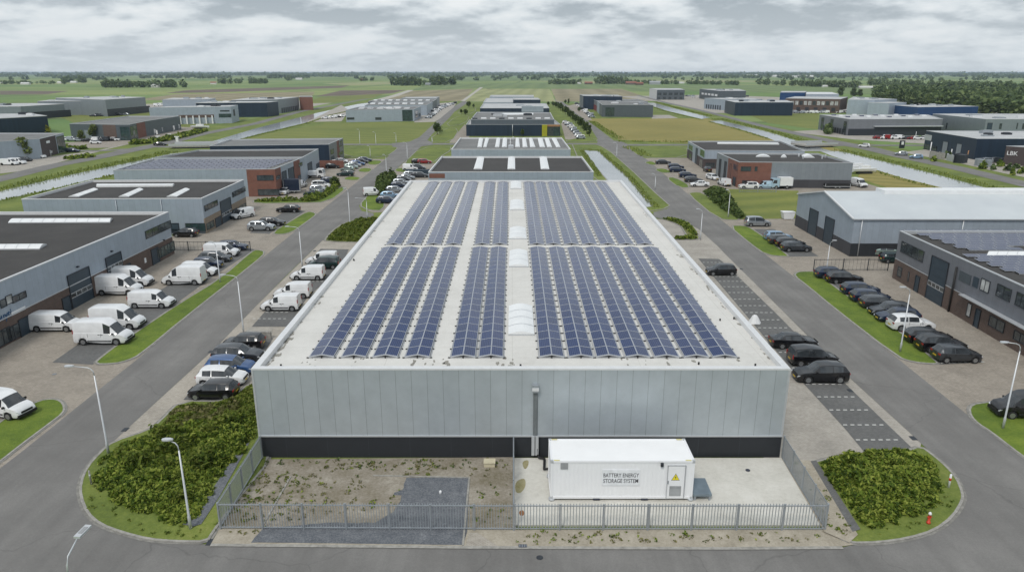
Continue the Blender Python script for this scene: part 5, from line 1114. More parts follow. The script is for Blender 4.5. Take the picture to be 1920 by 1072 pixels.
    hl = MB(); hl.obox((0, -.20, -.075), (.17, 0, 0), (0, .40, 0), (-.10, 0, .15)); out_['headlight'] = hl.mesh('headlight', 'lamp_clear')
    tall = kind in ('smallvan', 'midvan', 'bigvan', 'mpv')
    tl = MB(); tl.obox((-.03, -.06 if tall else -.16, -.2 if tall else -.07), (.07, 0, 0), (0, .12 if tall else .32, 0), (0, 0, .42 if tall else .15)); out_['taillight'] = tl.mesh('taillight', 'lamp_red')
    npm = MB(); npm.box(-.012, .012, -.26, .26, -.055, .055); out_['plate'] = npm.mesh('number_plate', 'plate_yellow')
    mr = MB(); mr.obox((-.06, 0, -.07), (.13, 0, 0), (0, .18, 0), (0, 0, .16)); out_['mirror'] = mr.mesh('mirror', 'black_plastic')
    gr = MB(); gr.box(-.02, .03, -.52, .52, 0, .17); out_['grille'] = gr.mesh('grille', 'black_plastic')
    bp = MB(); bp.box(-.06, .05, -W2+.12, W2-.12, 0, .24); out_['bumper'] = bp.mesh('bumper', 'black_plastic')
    sk = MB(); wl_ = K['wb'][1]-K['wb'][0]-2*rw-.2; sk.box(-wl_/2, wl_/2, -.015, .02, .0, .12); out_['side_strip'] = sk.mesh('side_strip', 'black_plastic')
    sm1 = MB(); sm1.box(-.012, .012, -.006, .006, 0, 1); out_['door_seam'] = sm1.mesh('door_seam', 'black_plastic'); hd_ = MB(); hd_.box(-.1, .1, -.025, .025, -.02, .02); out_['door_handle'] = hd_.mesh('door_handle', 'black_plastic')
    K['nose'] = nose; K['tail'] = tail; K['at'] = at
    return out_
CARM = {k: build_kind(k) for k in KINDS}
CARCAT = {'hatch': 'car', 'estate': 'car', 'sedan': 'car', 'suv': 'car', 'mpv': 'car', 'smallvan': 'van', 'midvan': 'van', 'bigvan': 'van'}
CARNAME = {'hatch': 'hatchback', 'estate': 'estate_car', 'sedan': 'saloon_car', 'suv': 'suv', 'mpv': 'people_carrier', 'smallvan': 'small_van', 'midvan': 'panel_van', 'bigvan': 'large_panel_van'}
FARM = {}
def far_mesh(kind):
    """one light mesh for vehicles only a few pixels long"""
    if kind in FARM: return FARM[kind]
    K = KINDS[kind]; V = []; F = []; Mi = []
    for k_, me in CARM[kind].items():
        if k_ in ('body', 'windscreen', 'rear_window', 'side_window_l', 'side_window_r', 'underbody'):
            b = len(V); V += [tuple(v.co) for v in me.vertices]; mi = 0 if k_ == 'body' else (2 if k_ == 'underbody' else 1)
            for p in me.polygons: F.append(tuple(b+i for i in p.vertices)); Mi.append(mi)
    for x in K['wb']:
        for sy in (-1, 1):
            b = len(V); me = CARM[kind]['tyre']; V += [(v.co.x+x-K['L']/2, v.co.y+sy*(K['W']/2-.13), v.co.z+K['rw']) for v in me.vertices]
            for p in me.polygons: F.append(tuple(b+i for i in p.vertices)); Mi.append(2)
    me = bpy.data.meshes.new('far_'+kind); me.from_pydata(V, [], F); [me.materials.append(M(q)) for q in ('paint_white', 'car_glass', 'rubber')]
    me.polygons.foreach_set('material_index', Mi); me.update(); FARM[kind] = me; return me
def car(px, py, kind, colour, label, head=0, group=None, z=.062, far=False, s=1.0):
    g = G(px, py); K = KINDS[kind]; L = K['L']; Cm = CARM[kind]
    if far:
        o = inst(CARNAME[kind], far_mesh(kind), None, (g.x, g.y, z), R(head), {0: colour}, scale=s); ORG[o.name] = g
        return tag(o, label, CARCAT[kind], group)
    o = thing(CARNAME[kind], label, CARCAT[kind], (g.x, g.y, z), R(head), group=group); o.scale = (s, s, s)
    inst('body', Cm['body'], o, mats={0: colour}); inst('windscreen', Cm['windscreen'], o)
    if len(Cm['rear_window'].polygons): inst('rear_window', Cm['rear_window'], o)
    inst('side_window', Cm['side_window_l'], o); inst('side_window', Cm['side_window_r'], o); inst('underbody', Cm['underbody'], o)
    for x in K['wb']:
        for sy in (-1, 1):
            w_ = inst('wheel', Cm['tyre'], o, (x-L/2, sy*(K['W']/2-.13), K['rw'])); inst('rim', Cm['rim'], w_, rz=0 if sy > 0 else math.pi)
    zd, zr, wb_, wr = K['nose'][:4]
    for sy in (-1, 1):
        inst('headlight', Cm['headlight'], o, (L/2-.20, sy*(wb_-.20), zd-.10), rz=-sy*.35)
        inst('taillight', Cm['taillight'], o, (-L/2+.03, sy*(K['tail'][2]-(.07 if CARCAT[kind] == 'van' or kind == 'mpv' else .17)), K['tail'][0]+(.1 if CARCAT[kind] == 'van' else -.10)))
        xm = K['L']*.0+next(s_[0] for s_ in K['st'] if s_[5] == 'w' or 'w' in s_[5])+.30-L/2
        m_ = K['at'](xm+L/2); mi = inst('mirror', Cm['mirror'], o, (xm, (m_[2]-.02)*sy-(.18 if sy < 0 else 0), m_[0]+.05), mats={0: 'black_plastic' if CARCAT[kind] == 'van' else colour})
    inst('number_plate', Cm['plate'], o, (L/2+.012, 0, .43)); inst('number_plate', Cm['plate'], o, (-L/2-.012, 0, .52 if CARCAT[kind] == 'van' else .60))
    inst('grille', Cm['grille'], o, (L/2-.03, 0, .54 if kind != 'suv' else .60))
    van = CARCAT[kind] == 'van'; xw = next(s_[0] for s_ in K['st'] if 'w' in s_[5])
    for xs_ in ((xw+.12, xw-(.95 if van else 1.12), xw-(2.3 if van else 2.05))):
        m_ = K['at'](xs_); zt_ = m_[0]-.05
        for sy in (-1, 1):
            if any(abs(xs_-q) < K['rw']+.08 for q in K['wb']): continue
            sm_ = inst('door_seam', Cm['door_seam'], o, (xs_-L/2, sy*(m_[2]-.004), .40), scale=(1, 1, zt_-.40))
    for sy in (-1, 1):
        for xs_ in (xw-.85, xw-(1.15 if van else 1.9)): m_ = K['at'](xs_); inst('door_handle', Cm['door_handle'], o, (xs_-L/2, sy*(m_[2]-.01), m_[0]-.14), mats={0: 'black_plastic' if van else colour})
    if CARCAT[kind] == 'van':
        inst('bumper', Cm['bumper'], o, (L/2-.02, 0, .26)); inst('bumper', Cm['bumper'], o, (-L/2+.02, 0, .26))
        for sy in (-1, 1): inst('side_strip', Cm['side_strip'], o, ((K['wb'][0]+K['wb'][1])/2-L/2, sy*(K['W']/2-.01), .42))
    return o
W, B_K, NV, BL, SI, GY, SB, GN, RD, PB, SG = 'paint_white paint_black paint_navy paint_blue paint_silver paint_grey paint_skyblue paint_green paint_red paint_paleblue paint_sage'.split()
g1 = 'white vans in the left yard'
car(198, 642, 'bigvan', W, 'large white high roof van at the near end of the grass verge, left yard', group=g1)
car(224, 614, 'bigvan', W, 'large white high roof van parked just behind the nearest one by the verge', group=g1)
car(109, 618, 'midvan', W, 'white mid size van parked by the left hall entrance door', group=g1)
car(287, 575, 'midvan', W, 'low white van alone in the middle of the left yard, nose to the verge', group=g1)
car(225, 551, 'bigvan', W, 'large white van in front of the left roller door, nearer of the close pair', group=g1)
car(247, 535, 'bigvan', W, 'large white van in front of the left hall, hidden behind its twin', group=g1)
car(347, 532, 'bigvan', W, 'large white van facing the hall, rear doors to the verge', 180, group=g1)
car(377, 516, 'smallvan', W, 'small white van just behind the large one that faces the hall', group=g1)
car(417, 480, 'midvan', W, 'white van between dark cars near the yard gate on the left', group=g1)
car(391, 502, 'hatch', NV, 'navy hatchback squeezed between the small white van and a dark estate'); car(405, 490.5, 'estate', GY, 'dark grey estate car beside the lamp post in the left yard')
car(437, 469, 'estate', NV, 'navy car at the far end of the left yard, next to the gate')
car(8, 776, 'midvan', W, 'white van cut off by the left picture edge beside the round verge', -14)
g2 = 'cars outside the second left hall'
car(349, 444, 'hatch', B_K, 'black hatchback parked between the two black roofed halls', 180, group=g2)
car(455, 409, 'smallvan', W, 'small white van parked at the corner of the second left hall', -125, group=g2)
car(491, 432, 'suv', SI, 'silver car nearest the small verge outside the second left hall', group=g2)
car(511, 423, 'estate', B_K, 'black estate car beside the silver car on the second left lot', group=g2)
car(541, 398, 'estate', B_K, 'black car standing alone on the second left lot', 180, group=g2)
g3 = 'cars by the red brick unit'
car(589, 368, 'estate', GN, 'dark green estate car next to the clipped hedge', 180, group=g3); car(597, 359.5, 'hatch', SI, 'silver car behind the dark green estate by the hedge', group=g3)
car(603, 352.5, 'mpv', W, 'white car in the hedge row of the red brick unit', group=g3); car(619, 343.5, 'estate', NV, 'dark blue estate at the far end of the hedge row', group=g3)
car(535, 364, 'hatch', W, 'white hatchback facing us at the red brick corner', -90, group=g3); car(563, 352, 'smallvan', W, 'white van beside the dark blue box trailer', 75, group=g3)
for i, (x, y, c_, k_, l_) in enumerate(((648, 330.5, GN, 'estate', 'dark green car standing alone at the small round verge'), (652, 321.5, SG, 'hatch', 'pale green car, nearest in the row by the navy unit'), (659, 317, SG, 'hatch', 'second pale green car in the row by the navy unit'),
        (665, 313.5, SI, 'hatch', 'silver car in the middle of the row by the navy unit'), (671, 310.5, BL, 'estate', 'bright blue car in the row by the navy unit'), (677, 306.5, B_K, 'estate', 'black car second from the back in the navy unit row'), (684, 303.5, NV, 'estate', 'dark blue car at the back of the navy unit row'),
        (624, 316, B_K, 'hatch', 'black car beside the low red brick wall'), (632, 309, B_K, 'hatch', 'black car behind the white one by the navy unit'), (641, 306, W, 'hatch', 'white car close to the front of the navy unit'))):
    car(x, y, k_, c_, l_, 180 if i < 2 else 0, group=g3)
g4 = 'cars between the left road and the middle halls'
for x, y, c_, k_, l_ in ((726, 381, NV, 'estate', 'navy blue car nearest the corner beside the solar hall roof edge'), (733, 371.5, SB, 'estate', 'light blue estate behind the navy car by the roof edge'), (742, 361, SI, 'estate', 'silver estate in the row beside the roof edge'),
        (748, 353, NV, 'hatch', 'dark blue car behind the silver estate at the roof edge'), (753, 347, SI, 'estate', 'silver car near the far corner of the solar hall'), (757, 341.5, GY, 'hatch', 'dark grey car near the far corner of the solar hall'), (762, 337, SI, 'sedan', 'silver saloon at the far corner of the solar hall')):
    car(x, y, k_, c_, l_, group=g4)
car(772, 332, 'estate', SI, 'silver estate beside the dark skip behind the solar hall', group=g4); car(788, 333, 'estate', GY, 'grey estate behind the solar hall, close to the brick panel', group=g4)
car(700, 367, 'smallvan', W, 'small white van parked on the verge beside the lamp post', 15, group=g4)
car(770, 320, 'smallvan', W, 'white van by the left wall of the three skylight hall', group=g4); car(784, 319.5, 'mpv', GY, 'dark grey people carrier by the three skylight hall', group=g4)
car(784, 307, 'hatch', B_K, 'black car beside the red pickup behind the verge', group=g4); car(796, 307, 'estate', RD, 'red car by the left corner of the three skylight hall', group=g4)
g5 = 'vans parked beside the left wall of the solar hall'
car(604, 495.5, 'smallvan', W, 'white van farthest along the parking strip left of the solar hall', 180, group=g5); car(608, 503, 'mpv', GN, 'dark green car in front of the farthest white van', 180)
car(578, 523.5, 'smallvan', W, 'white van with an empty bay in front, left of the solar hall', 180, group=g5); car(550, 557, 'smallvan', W, 'second nearest white van left of the solar hall', 180, group=g5); car(528, 580.5, 'smallvan', W, 'nearest white van left of the solar hall, on the dashed bays', 180, group=g5)
g6 = 'cars nearest the left corner of the solar hall'
car(459, 652, 'hatch', B_K, 'black hatchback facing the road, farthest of the five corner cars', 180, group=g6); car(448, 677, 'suv', GY, 'dark grey car behind the blue one at the hall corner', group=g6)
car(434, 699, 'hatch', BL, 'blue hatchback between the white and the dark grey car', group=g6, s=1.08); car(419, 719, 'hatch', W, 'white hatchback at the hall corner', group=g6, s=1.05); car(402, 744, 'hatch', B_K, 'black hatchback nearest the planting bed, facing the road', 180, group=g6)
g7 = 'cars on the dashed bays right of the solar hall'
car(1351, 515, 'hatch', B_K, 'black hatchback alone on the far dashed bays', 180, group=g7); car(1486, 650, 'sedan', B_K, 'black saloon, farthest of the three by the hall corner', group=g7)
car(1523, 682, 'mpv', B_K, 'black people carrier between the saloon and the nearest suv', group=g7); car(1536, 713, 'suv', B_K, 'black suv facing the hall, nearest on the dashed bays', 180, group=g7)
g8 = 'row of cars before the right office hall'
for x, y, k_, c_, l_, hd in ((1560, 521, 'estate', NV, 'dark blue car at the far end of the row beside the gate', 0), (1582, 530, 'estate', B_K, 'black car second from the gate in the right row', 0), (1612, 551, 'estate', NV, 'dark navy car behind the bright blue one in the right row', 0),
        (1630, 565, 'estate', BL, 'blue car in the middle of the right row', 0), (1649, 577, 'estate', GY, 'dark grey car before the two that face the road', 0), (1667, 590, 'estate', GY, 'grey car facing the road behind another facing the road', 180),
        (1681, 602, 'estate', NV, 'navy car facing the road beside the white car', 180), (1706, 617.5, 'suv', W, 'the only white car in the right row', 0), (1738, 641, 'estate', B_K, 'black car in front of the white one', 0), (1762, 657, 'suv', B_K, 'black suv second from the near end of the right row', 0), (1791, 676, 'hatch', GY, 'blue grey hatchback at the near end of the right row', 0)):
    if c_ == BL: c_ = NV
    car(x, y, k_, c_, l_.replace('bright blue', 'blue'), hd, group=g8, s=1.06 if k_ == 'hatch' else 1)
car(1921, 779, 'midvan', B_K, 'black van cut off by the right picture edge beside the round verge', 174)
g9 = 'cars beside the gabled hall'
for x, y, k_, c_, l_ in ((1420, 424, 'mpv', SI, 'silver people carrier at the far end of the lot by the gabled hall'), (1458, 450, 'estate', SB, 'light blue estate by the gabled hall'), (1467, 457.5, 'estate', GY, 'grey estate behind the light blue one'), (1481, 463, 'estate', B_K, 'dark estate second from the near end beside the gabled hall'), (1492, 471, 'estate', GY, 'dark grey estate nearest the road on the gabled hall lot')):
    car(x, y, k_, c_, l_, group=g9)
g10 = 'cars around the red brick corner hall'
for x, y, k_, c_, l_, hd in ((1243, 308, 'sedan', GY, 'purple grey saloon alone near the cross road', 0), (1267, 316.5, 'estate', NV, 'dark blue car behind the brighter blue one', 0), (1270, 323, 'estate', NV, 'blue estate in front of the dark blue car', 0), (1289, 333, 'estate', NV, 'blue car beside the small verge', 0), (1300, 342, 'estate', GY, 'grey car before the white saloon', 0),
        (1311, 350, 'sedan', W, 'white saloon nearest the right road in its row', 180), (1336, 337, 'estate', W, 'white car facing us between the two halls', -75), (1357, 348, 'smallvan', W, 'white van seen from behind at the brick corner', 100), (1403, 354, 'suv', W, 'white suv under the windows of the brick corner', 180), (1434, 354, 'smallvan', PB, 'pale blue van between the white suv and the box truck', 180), (1609, 350, 'midvan', W, 'white van facing us at the end of the black roofed hall', -80)):
    car(x, y, k_, c_, l_, hd, group=g10)
car(1326, 322, 'hatch', B_K, 'black car in the gap between the two right halls', 90, group=g10)
car(1664, 479, 'estate', SG, 'pale green car behind the dark sliding gate, farther one'); car(1676, 492, 'hatch', GN, 'dark green car half hidden behind the corner of the right office hall')
# moving cars on the canal roads
car(301, 273.5, 'sedan', B_K, 'black car driving towards the left canal bridge', 12); car(1689, 292, 'hatch', SI, 'silver car driving on the right canal road, ahead of the blue one', 160); car(1717, 298, 'hatch', SB, 'blue grey car following the silver one on the right canal road', 160); car(1620, 276.5, 'hatch', W, 'tiny white car at the right canal junction', 150)
# small, far cars
rc = random.Random(5)
ORD = 'leftmost,second from the left,third from the left,fourth from the left,fifth from the left,sixth from the left,seventh from the left,eighth from the left,ninth from the left,tenth from the left,eleventh from the left,twelfth from the left,second from the right,rightmost'.split(',')
def row(pts, n, grp, label, cols, kinds=('hatch', 'estate', 'suv', 'smallvan'), hd=(0, 180), jit=.4):
    for i in range(n):
        t_ = i/(max(1, n-1))*(len(pts)-1); a = int(min(t_, len(pts)-2)); q = t_-a
        x = pts[a][0]+(pts[a+1][0]-pts[a][0])*q; y = pts[a][1]+(pts[a+1][1]-pts[a][1])*q
        car(x+rc.uniform(-jit, jit), y+rc.uniform(-jit, jit)*.3, rc.choice(kinds), rc.choice(cols), label+(', '+(ORD[i] if i < n-1 else 'rightmost') if 1 < n <= 14 else ''), rc.choice(hd)+rc.uniform(-4, 4), group=grp, far=True)
row([(1061, 231.5), (1067, 237), (1073, 243), (1079, 248), (1085, 255), (1089, 261)], 8, 'pale cars beside the young tree row', 'silver or white car parked beside the young tree row', [W, SI, SI, W], ('hatch', 'estate'))
row([(803, 222.5), (812, 216), (822, 208), (835, 201), (852, 195)], 14, 'cars before the cluster by the far canal', 'far car before the cluster with the dark glass corner', [W, SI, GY, B_K, W])
row([(808, 215), (822, 204), (838, 197)], 7, 'second rank of cars before the cluster', 'far parked car close to the cluster fronts beside the left road', [W, SI, GY, W, B_K])
row([(610, 223), (630, 221), (645, 219)], 6, 'cars left of the grey cluster', 'car in the small yard between the canal and the grey cluster', [W, SI, B_K])
row([(1100, 212), (1106, 217), (1109, 221)], 5, 'cars at the glass corner unit', 'car outside the framed glass corner unit', [W, SI, GY])
row([(1082, 196), (1090, 203), (1096, 209)], 5, 'cars along the far right estate road', 'far car on the forecourt along the right estate road', [W, GY, SI])
row([(1488, 212.5), (1560, 212), (1600, 211)], 24, 'white cars in the far right yard', 'small white car or van in the packed far right yard', [W, W, W, SI], ('smallvan', 'suv', 'midvan'), jit=3)
row([(1500, 208.5), (1570, 208.5)], 16, 'white cars in the far right yard', 'small white car in the back rank of the packed far right yard', [W, W, W], ('smallvan', 'suv'), jit=3)
row([(1647, 261), (1740, 262)], 10, 'cars under the long grey hall canopy', 'car before the dark ground floor of the long grey hall', [W, RD, GY, W, SI, W])
row([(125, 264), (150, 265.5)], 3, 'cars behind the trees across the left canal', 'car behind the leftmost young tree before the dark slate hall', [W, SI]); row([(165, 266), (215, 264.5)], 6, 'cars behind the trees across the left canal', 'car behind the young trees before the dark slate hall', [W, GY, B_K, SI])
car(180, 270, 'hatch', W, 'white car nearest the hedge before the dark slate hall', far=True); car(137, 286, 'estate', NV, 'dark blue car on the small lot beside the dark red brick end', far=True)
row([(18, 310), (33, 308.5)], 2, 'vans at the left edge', 'pale van at the left edge before the grey hall', [W, SI], ('midvan',)); car(48, 303, 'hatch', GY, 'dark car beside the white van near the dark red brick end', far=True); car(71, 297, 'midvan', W, 'white van close to the dark red brick end', far=True)
row([(95, 210), (150, 209), (215, 206.5)], 14, 'cars before the far left sheds', 'tiny car in the line before the far left sheds', [W, SI, GY, W]); row([(175, 219), (235, 216.5)], 6, 'cars behind the dark slate hall', 'tiny car on the strip behind the dark slate hall', [W, GY, SI])
row([(296, 199.5), (350, 198)], 8, 'white trucks behind the pale hall', 'white truck parked between the far left halls', [W], ('bigvan',), jit=1.5); row([(452, 217), (478, 214)], 6, 'cars right of the pale bay door hall', 'tiny car on the forecourt right of the pale bay door hall', [W, SI, W])
row([(1225, 181), (1300, 181.5)], 12, 'cars before the white and glass office hall', 'tiny car before the white and glass office hall', [SI, W, GY, SI]); row([(1300, 183.5), (1345, 180.5), (1400, 182)], 9, 'cars near the slate grey hall', 'tiny car near the slate grey hall', [SI, W, GY])
row([(1382, 206), (1400, 207)], 3, 'cars at the pale shed', 'pale car outside the pale shed with dark openings', [W, SI]); row([(1845, 306), (1880, 305)], 3, 'cars between the teal hall and the brown block', 'car between the dark teal hall and the brown block', [SI, GY])
# trucks, trailers, skips
def box_body(o, L, Wd, z0, z1, mat, x0=0, name='box_body'):
    mb = MB(); mb.box(x0-L/2, x0+L/2, -Wd/2, Wd/2, z0, z1); mb.build(name, mat, o, local=True)
    e = MB()
    for sx in (-1, 1):
        for sy in (-1, 1): e.box(x0+sx*L/2-.05, x0+sx*L/2+.05, sy*Wd/2-.05, sy*Wd/2+.05, z0-.02, z1+.03)
    e.box(x0-L/2-.03, x0+L/2+.03, -Wd/2-.03, Wd/2+.03, z0-.10, z0+.03); e.build('edge_frame', 'trim_pale', o, local=True)
def wheels(o, xs, Wd, r):
    me = MB(); me.tube([(0, -.13, 0), (0, .13, 0)], r, 16); me = me.mesh('tyre', 'rubber'); rm = MB(); rm.tube([(0, .12, 0), (0, .145, 0)], r*.55, 12, smooth=False); rm = rm.mesh('rim', 'rim_metal')
    for x in xs:
        for sy in (-1, 1): w_ = inst('wheel', me, o, (x, sy*(Wd/2-.16), r)); inst('rim', rm, w_, rz=0 if sy > 0 else math.pi)
def truck(px, py, label, L=6.8, cab='paint_white', box='sign_white', hd=180, name='box_truck', h=3.3):
    g = G(px, py); o = thing(name, label, 'truck', (g.x, g.y, .06), R(hd)); Wd = 2.1; bl = L-1.9
    box_body(o, bl, Wd, .85, h, box, x0=-L/2+bl/2)
    mb = MB(); P = [(L/2-1.8, .5), (L/2, .5), (L/2+.02, 1.35), (L/2-.30, 2.35), (L/2-.55, 2.5), (L/2-1.8, 2.5)]
    for sy in (-1, 1):
        q = [(x, sy*1.1, z) for x, z in P]; mb.face(q if sy < 0 else q[::-1])
    for i in range(6):
        a, b = P[i], P[(i+1) % 6]; mb.face([(a[0], -1.1, a[1]), (a[0], 1.1, a[1]), (b[0], 1.1, b[1]), (b[0], -1.1, b[1])])
    mb.build('cab', cab, o, local=True)
    gl = MB(); gl.face([(L/2+.035, -1, 1.42), (L/2+.035, 1, 1.42), (L/2-.26, .95, 2.32), (L/2-.26, -.95, 2.32)])
    for sy in (-1, 1): gl.face([(L/2-.15, sy*1.115, 1.4), (L/2-1.2, sy*1.115, 1.4), (L/2-1.2, sy*1.115, 2.2), (L/2-.42, sy*1.115, 2.2)])
    gl.build('cab_window', 'car_glass', o, local=True); ch = MB(); ch.box(-L/2+.1, L/2-.3, -.5, .5, .45, .85); ch.build('chassis', 'black_plastic', o, local=True); wheels(o, (-L/2+1.3, L/2-1.1), 2.3, .45); return o
truck(1463, 354, 'white box truck with pale blue cab before the dark plinth of the brick corner hall', 5.0, 'paint_paleblue', h=2.75)
truck(590, 334, 'white flatbed truck outside the open doors of the red brick unit', 5.4, hd=0, name='flatbed_truck', h=1.9)
def trailer(px, py, label, L, Wd, h, mat, hd=0, name='box_trailer', cat='trailer'):
    g = G(px, py); o = thing(name, label, cat, (g.x, g.y, .06), R(hd)); box_body(o, L, Wd, .6, h, mat); wheels(o, (-.5, .5), Wd, .36)
    d = MB(); d.box(L/2, L/2+1.3, -.06, .06, .5, .62); d.build('drawbar', 'black_plastic', o, local=True); return o
trailer(549, 362, 'dark blue box trailer outside the red brick office', 3.6, 2.2, 3.2, 'paint_navy', 10)
trailer(226, 208.5, 'yellow trailer in the far left yard', 9, 2.6, 4.6, 'orange', 6); trailer(262, 207, 'turquoise container trailer in the far left yard', 7, 2.5, 4.3, 'container_blue', 6); trailer(1567, 353.5, 'low dark trailer carrying a white panel beside the charcoal plinth', 6, 2, 1.2, 'black_plastic')
truck(243, 206, 'white truck between the yellow and the turquoise trailers', 6, hd=0)
def skip(px, py, label, L, Wd, h, mat, hd=0):
    g = G(px, py); o = thing('skip', label, 'skip', (g.x, g.y, .05), R(hd)); mb = MB(); b = [(-L/2+.3, -Wd/2), (L/2-.3, -Wd/2), (L/2-.3, Wd/2), (-L/2+.3, Wd/2)]; t_ = [(-L/2, -Wd/2-.1), (L/2, -Wd/2-.1), (L/2, Wd/2+.1), (-L/2, Wd/2+.1)]
    for i in range(4): j = (i+1) % 4; mb.face([(*b[i], .1), (*b[j], .1), (*t_[j], h), (*t_[i], h)])
    mb.face([(*q, h-.08) for q in t_]); mb.face([(*q, .1) for q in b[::-1]]); mb.build('tub', mat, o, local=True)
    r_ = MB(); 
    for i in range(4):
        j = (i+1) % 4; a, c_ = Vector((*t_[i], h)), Vector((*t_[j], h)); r_.tube([a, c_], .06, 6)
    r_.build('rim', mat, o, local=True); ft = MB(); ft.box(-L/2+.7, L/2-.7, -Wd/2+.15, Wd/2-.15, 0, .1); ft.build('skid', 'black_plastic', o, local=True); return o
skip(1476, 411, 'white skip standing at the edge of the meadow by the gabled hall', 2.3, 1.5, 1.4, 'sign_white'); skip(783, 328.5, 'long dark skip behind the far corner of the solar hall', 6.5, 2.2, 1.4, 'slate_blue_door')
def boat(px, py, label, L, hd):
    g = G(px, py); o = thing('boat', label, 'boat', (g.x, g.y, .05), R(hd)); n = 9; mb = MB(); rings = []
    for i in range(n):
        x = -L/2+L*i/(n-1); w_ = 1.1*(1-max(0, (i/(n-1)-.45)/.55)**2.2)+.02; rings.append([(x, -w_, 1.5), (x, -w_*.75, .8), (x, 0, .45), (x, w_*.75, .8), (x, w_, 1.5)])
    for a, b in zip(rings, rings[1:]):
        for j in range(4): mb.face([a[j], a[j+1], b[j+1], b[j]][::-1], smooth=True)
        mb.face([a[0], a[4], b[4], b[0]][::-1])
    mb.face(rings[0]); mb.build('hull', 'sign_white', o, local=True); c_ = MB(); c_.box(-L*.2, L*.18, -.7, .7, 1.5, 2.3); c_.build('cabin', 'sign_white', o, local=True)
    k = MB(); k.box(-L*.3, L*.3, -.6, .6, 0, .5); k.build('cradle', 'black_plastic', o, local=True); return o
boat(1607, 322, 'white boat on a cradle behind the black roofed hall, left one', 6.5, 10); boat(1620, 326, 'white boat on a cradle behind the black roofed hall, right one', 7, 5)
boat(376, 242, 'long white covered boat beside the hedge across the left canal', 9, 0)
# ================================================================== FRONT COMPOUND: battery container, platform, fences
zc = .142
A = G(1031.5, 938, zc); Bc = G(1297.5, 938, zc); Hc = hgt(1032, 938, 863)-.05; LC = (Bc-A).length
rear = G(1030, 822, Hc+zc); DC = max(2.2, min(3.4, rear.y-A.y))
bess = thing('battery_container', 'white battery energy storage container with black lettering and a warning triangle on its door', 'battery container', tuple(A), math.atan2(Bc.y-A.y, Bc.x-A.x))
gap = .16
mb = MB()
for (a, b) in (((0.0, 0.0), (LC, 0.0)), ((LC, 0.0), (LC, DC)), ((LC, DC), (0.0, DC)), ((0.0, DC), (0.0, 0.0))):
    # shallow corrugation
    v = Vector(b)-Vector(a); L_ = v.length; e = v/L_; n = Vector((e.y, -e.x)); k = 0; pts = []
    m_ = int(L_/.28); p_ = L_/m_
    for i in range(m_):
        u = i*p_
        for du, dd in ((0, -.03), (p_*.38, -.03), (p_*.5, -.037), (p_*.88, -.037)): pts.append((u+du, dd))
    pts.append((L_, -.03))
    for (u0, d0), (u1, d1) in zip(pts, pts[1:]):
        p0 = Vector(a)+e*u0+n*d0; p1 = Vector(a)+e*u1+n*d1; mb.face([(*p0, gap+.14), (*p1, gap+.14), (*p1, Hc-.1), (*p0, Hc-.1)])
mb.build('side_panel', plain('bess_white', (.78, .79, .81), .4, 0, .025, .8), bess, local=True)
mb = MB(); mb.box(.02, LC-.02, .02, DC-.02, Hc-.1, Hc-.03)
mb.build('roof', plain('bess_roof', (.84, .845, .85), .45, 0, .03, .7), bess, local=True)
mb = MB(); t_ = .13
for x in (0, LC-t_):
    for y in (0, DC-t_): mb.box(x, x+t_, y, y+t_, gap+.13, Hc-.1)
for z0_, z1_ in ((gap, gap+.16), (Hc-.12, Hc)):
    for y in (-.004, DC-.10): mb.box(.1, LC-.1, y, y+.104, z0_, z1_)
    for x in (-.004, LC-.10): mb.box(x, x+.104, .09, DC-.09, z0_, z1_)
mb.build('frame', 'bess_white', bess, local=True)
cc = MB(); cc.box(-.012, .17, -.012, .17, 0, .17); ccm = cc.mesh('corner_casting', 'trim_pale')
for x in (0, LC-.16):
    for y in (0, DC-.16):
        for z in (gap-.01, Hc-.15): inst('corner_casting', ccm, bess, (x, y, z))
hz_ = newmat('hazard'); t = NT(hz_); s_ = t.n('SeparateXYZ'); t.l(t.obj(), s_.inputs[0]); q = t.math('LESS_THAN', t.math('FRACT', t.math('MULTIPLY', t.math('ADD', s_.outputs[0], s_.outputs[1]), 6.0)), .5)
t.out(t.mix(q, (.70, .60, .05), (.45, .45, .40)), .6)
hm_ = MB(); hm_.box(0, .38, 0, .12, 0, .012); hmm = hm_.mesh('hazard_mark', 'hazard')
for x in (.2, LC-.6):
    for y in (.03, DC-.16): inst('hazard_mark', hmm, bess, (x, y, Hc+.002 if y < 1 else Hc+.002))
cm = MB()
for q in range(6): cm.box(0, .10, q*.14, q*.14+.07, 0, .01)
cmm = cm.mesh('roof_marking', 'ink')
ff_ = MB(); ff_.tube([(0, 0, 0), (0, 0, gap)], .2, 12); ffm = ff_.mesh('foot', 'trim_pale')
for x in (.1, LC-.1):
    for y in (.1, DC-.1): inst('foot', ffm, bess, (x, y, 0))
def cpx(px, py): u = (G(px, 938, zc)-A).length*(1 if px > 1031.5 else -1); z = hgt(1160, 938, py)-zc+.0; return u, z
def cbox(name, x0, y0, x1, y1, mat, d0=-.02, d1=.03, parent=None):
    # pixel box on the long face; perspective widening towards the top is taken out by the wall intersection
    u0, z0_ = on_wall(x0, y1, A, Bc); u1, z1_ = on_wall(x1, y0, A, Bc); mb = MB(); mb.box(u0, u1, -d1, -d0, z0_-zc, z1_-zc)
    return mb.build(name, mat, parent or bess, local=True), (u0, u1, z0_-zc, z1_-zc)
cbox('vent', 1051, 868, 1065, 878.5, plain('vent_grey', (.28, .29, .30), .5)); 
plain('lettering_black', (.012, .014, .02), .6); sb, (su0, su1, sz0, sz1) = cbox('sign_board', 1128.5, 880, 1200, 909, plain('pale_sign', (.74, .76, .79), .5), d1=.028)
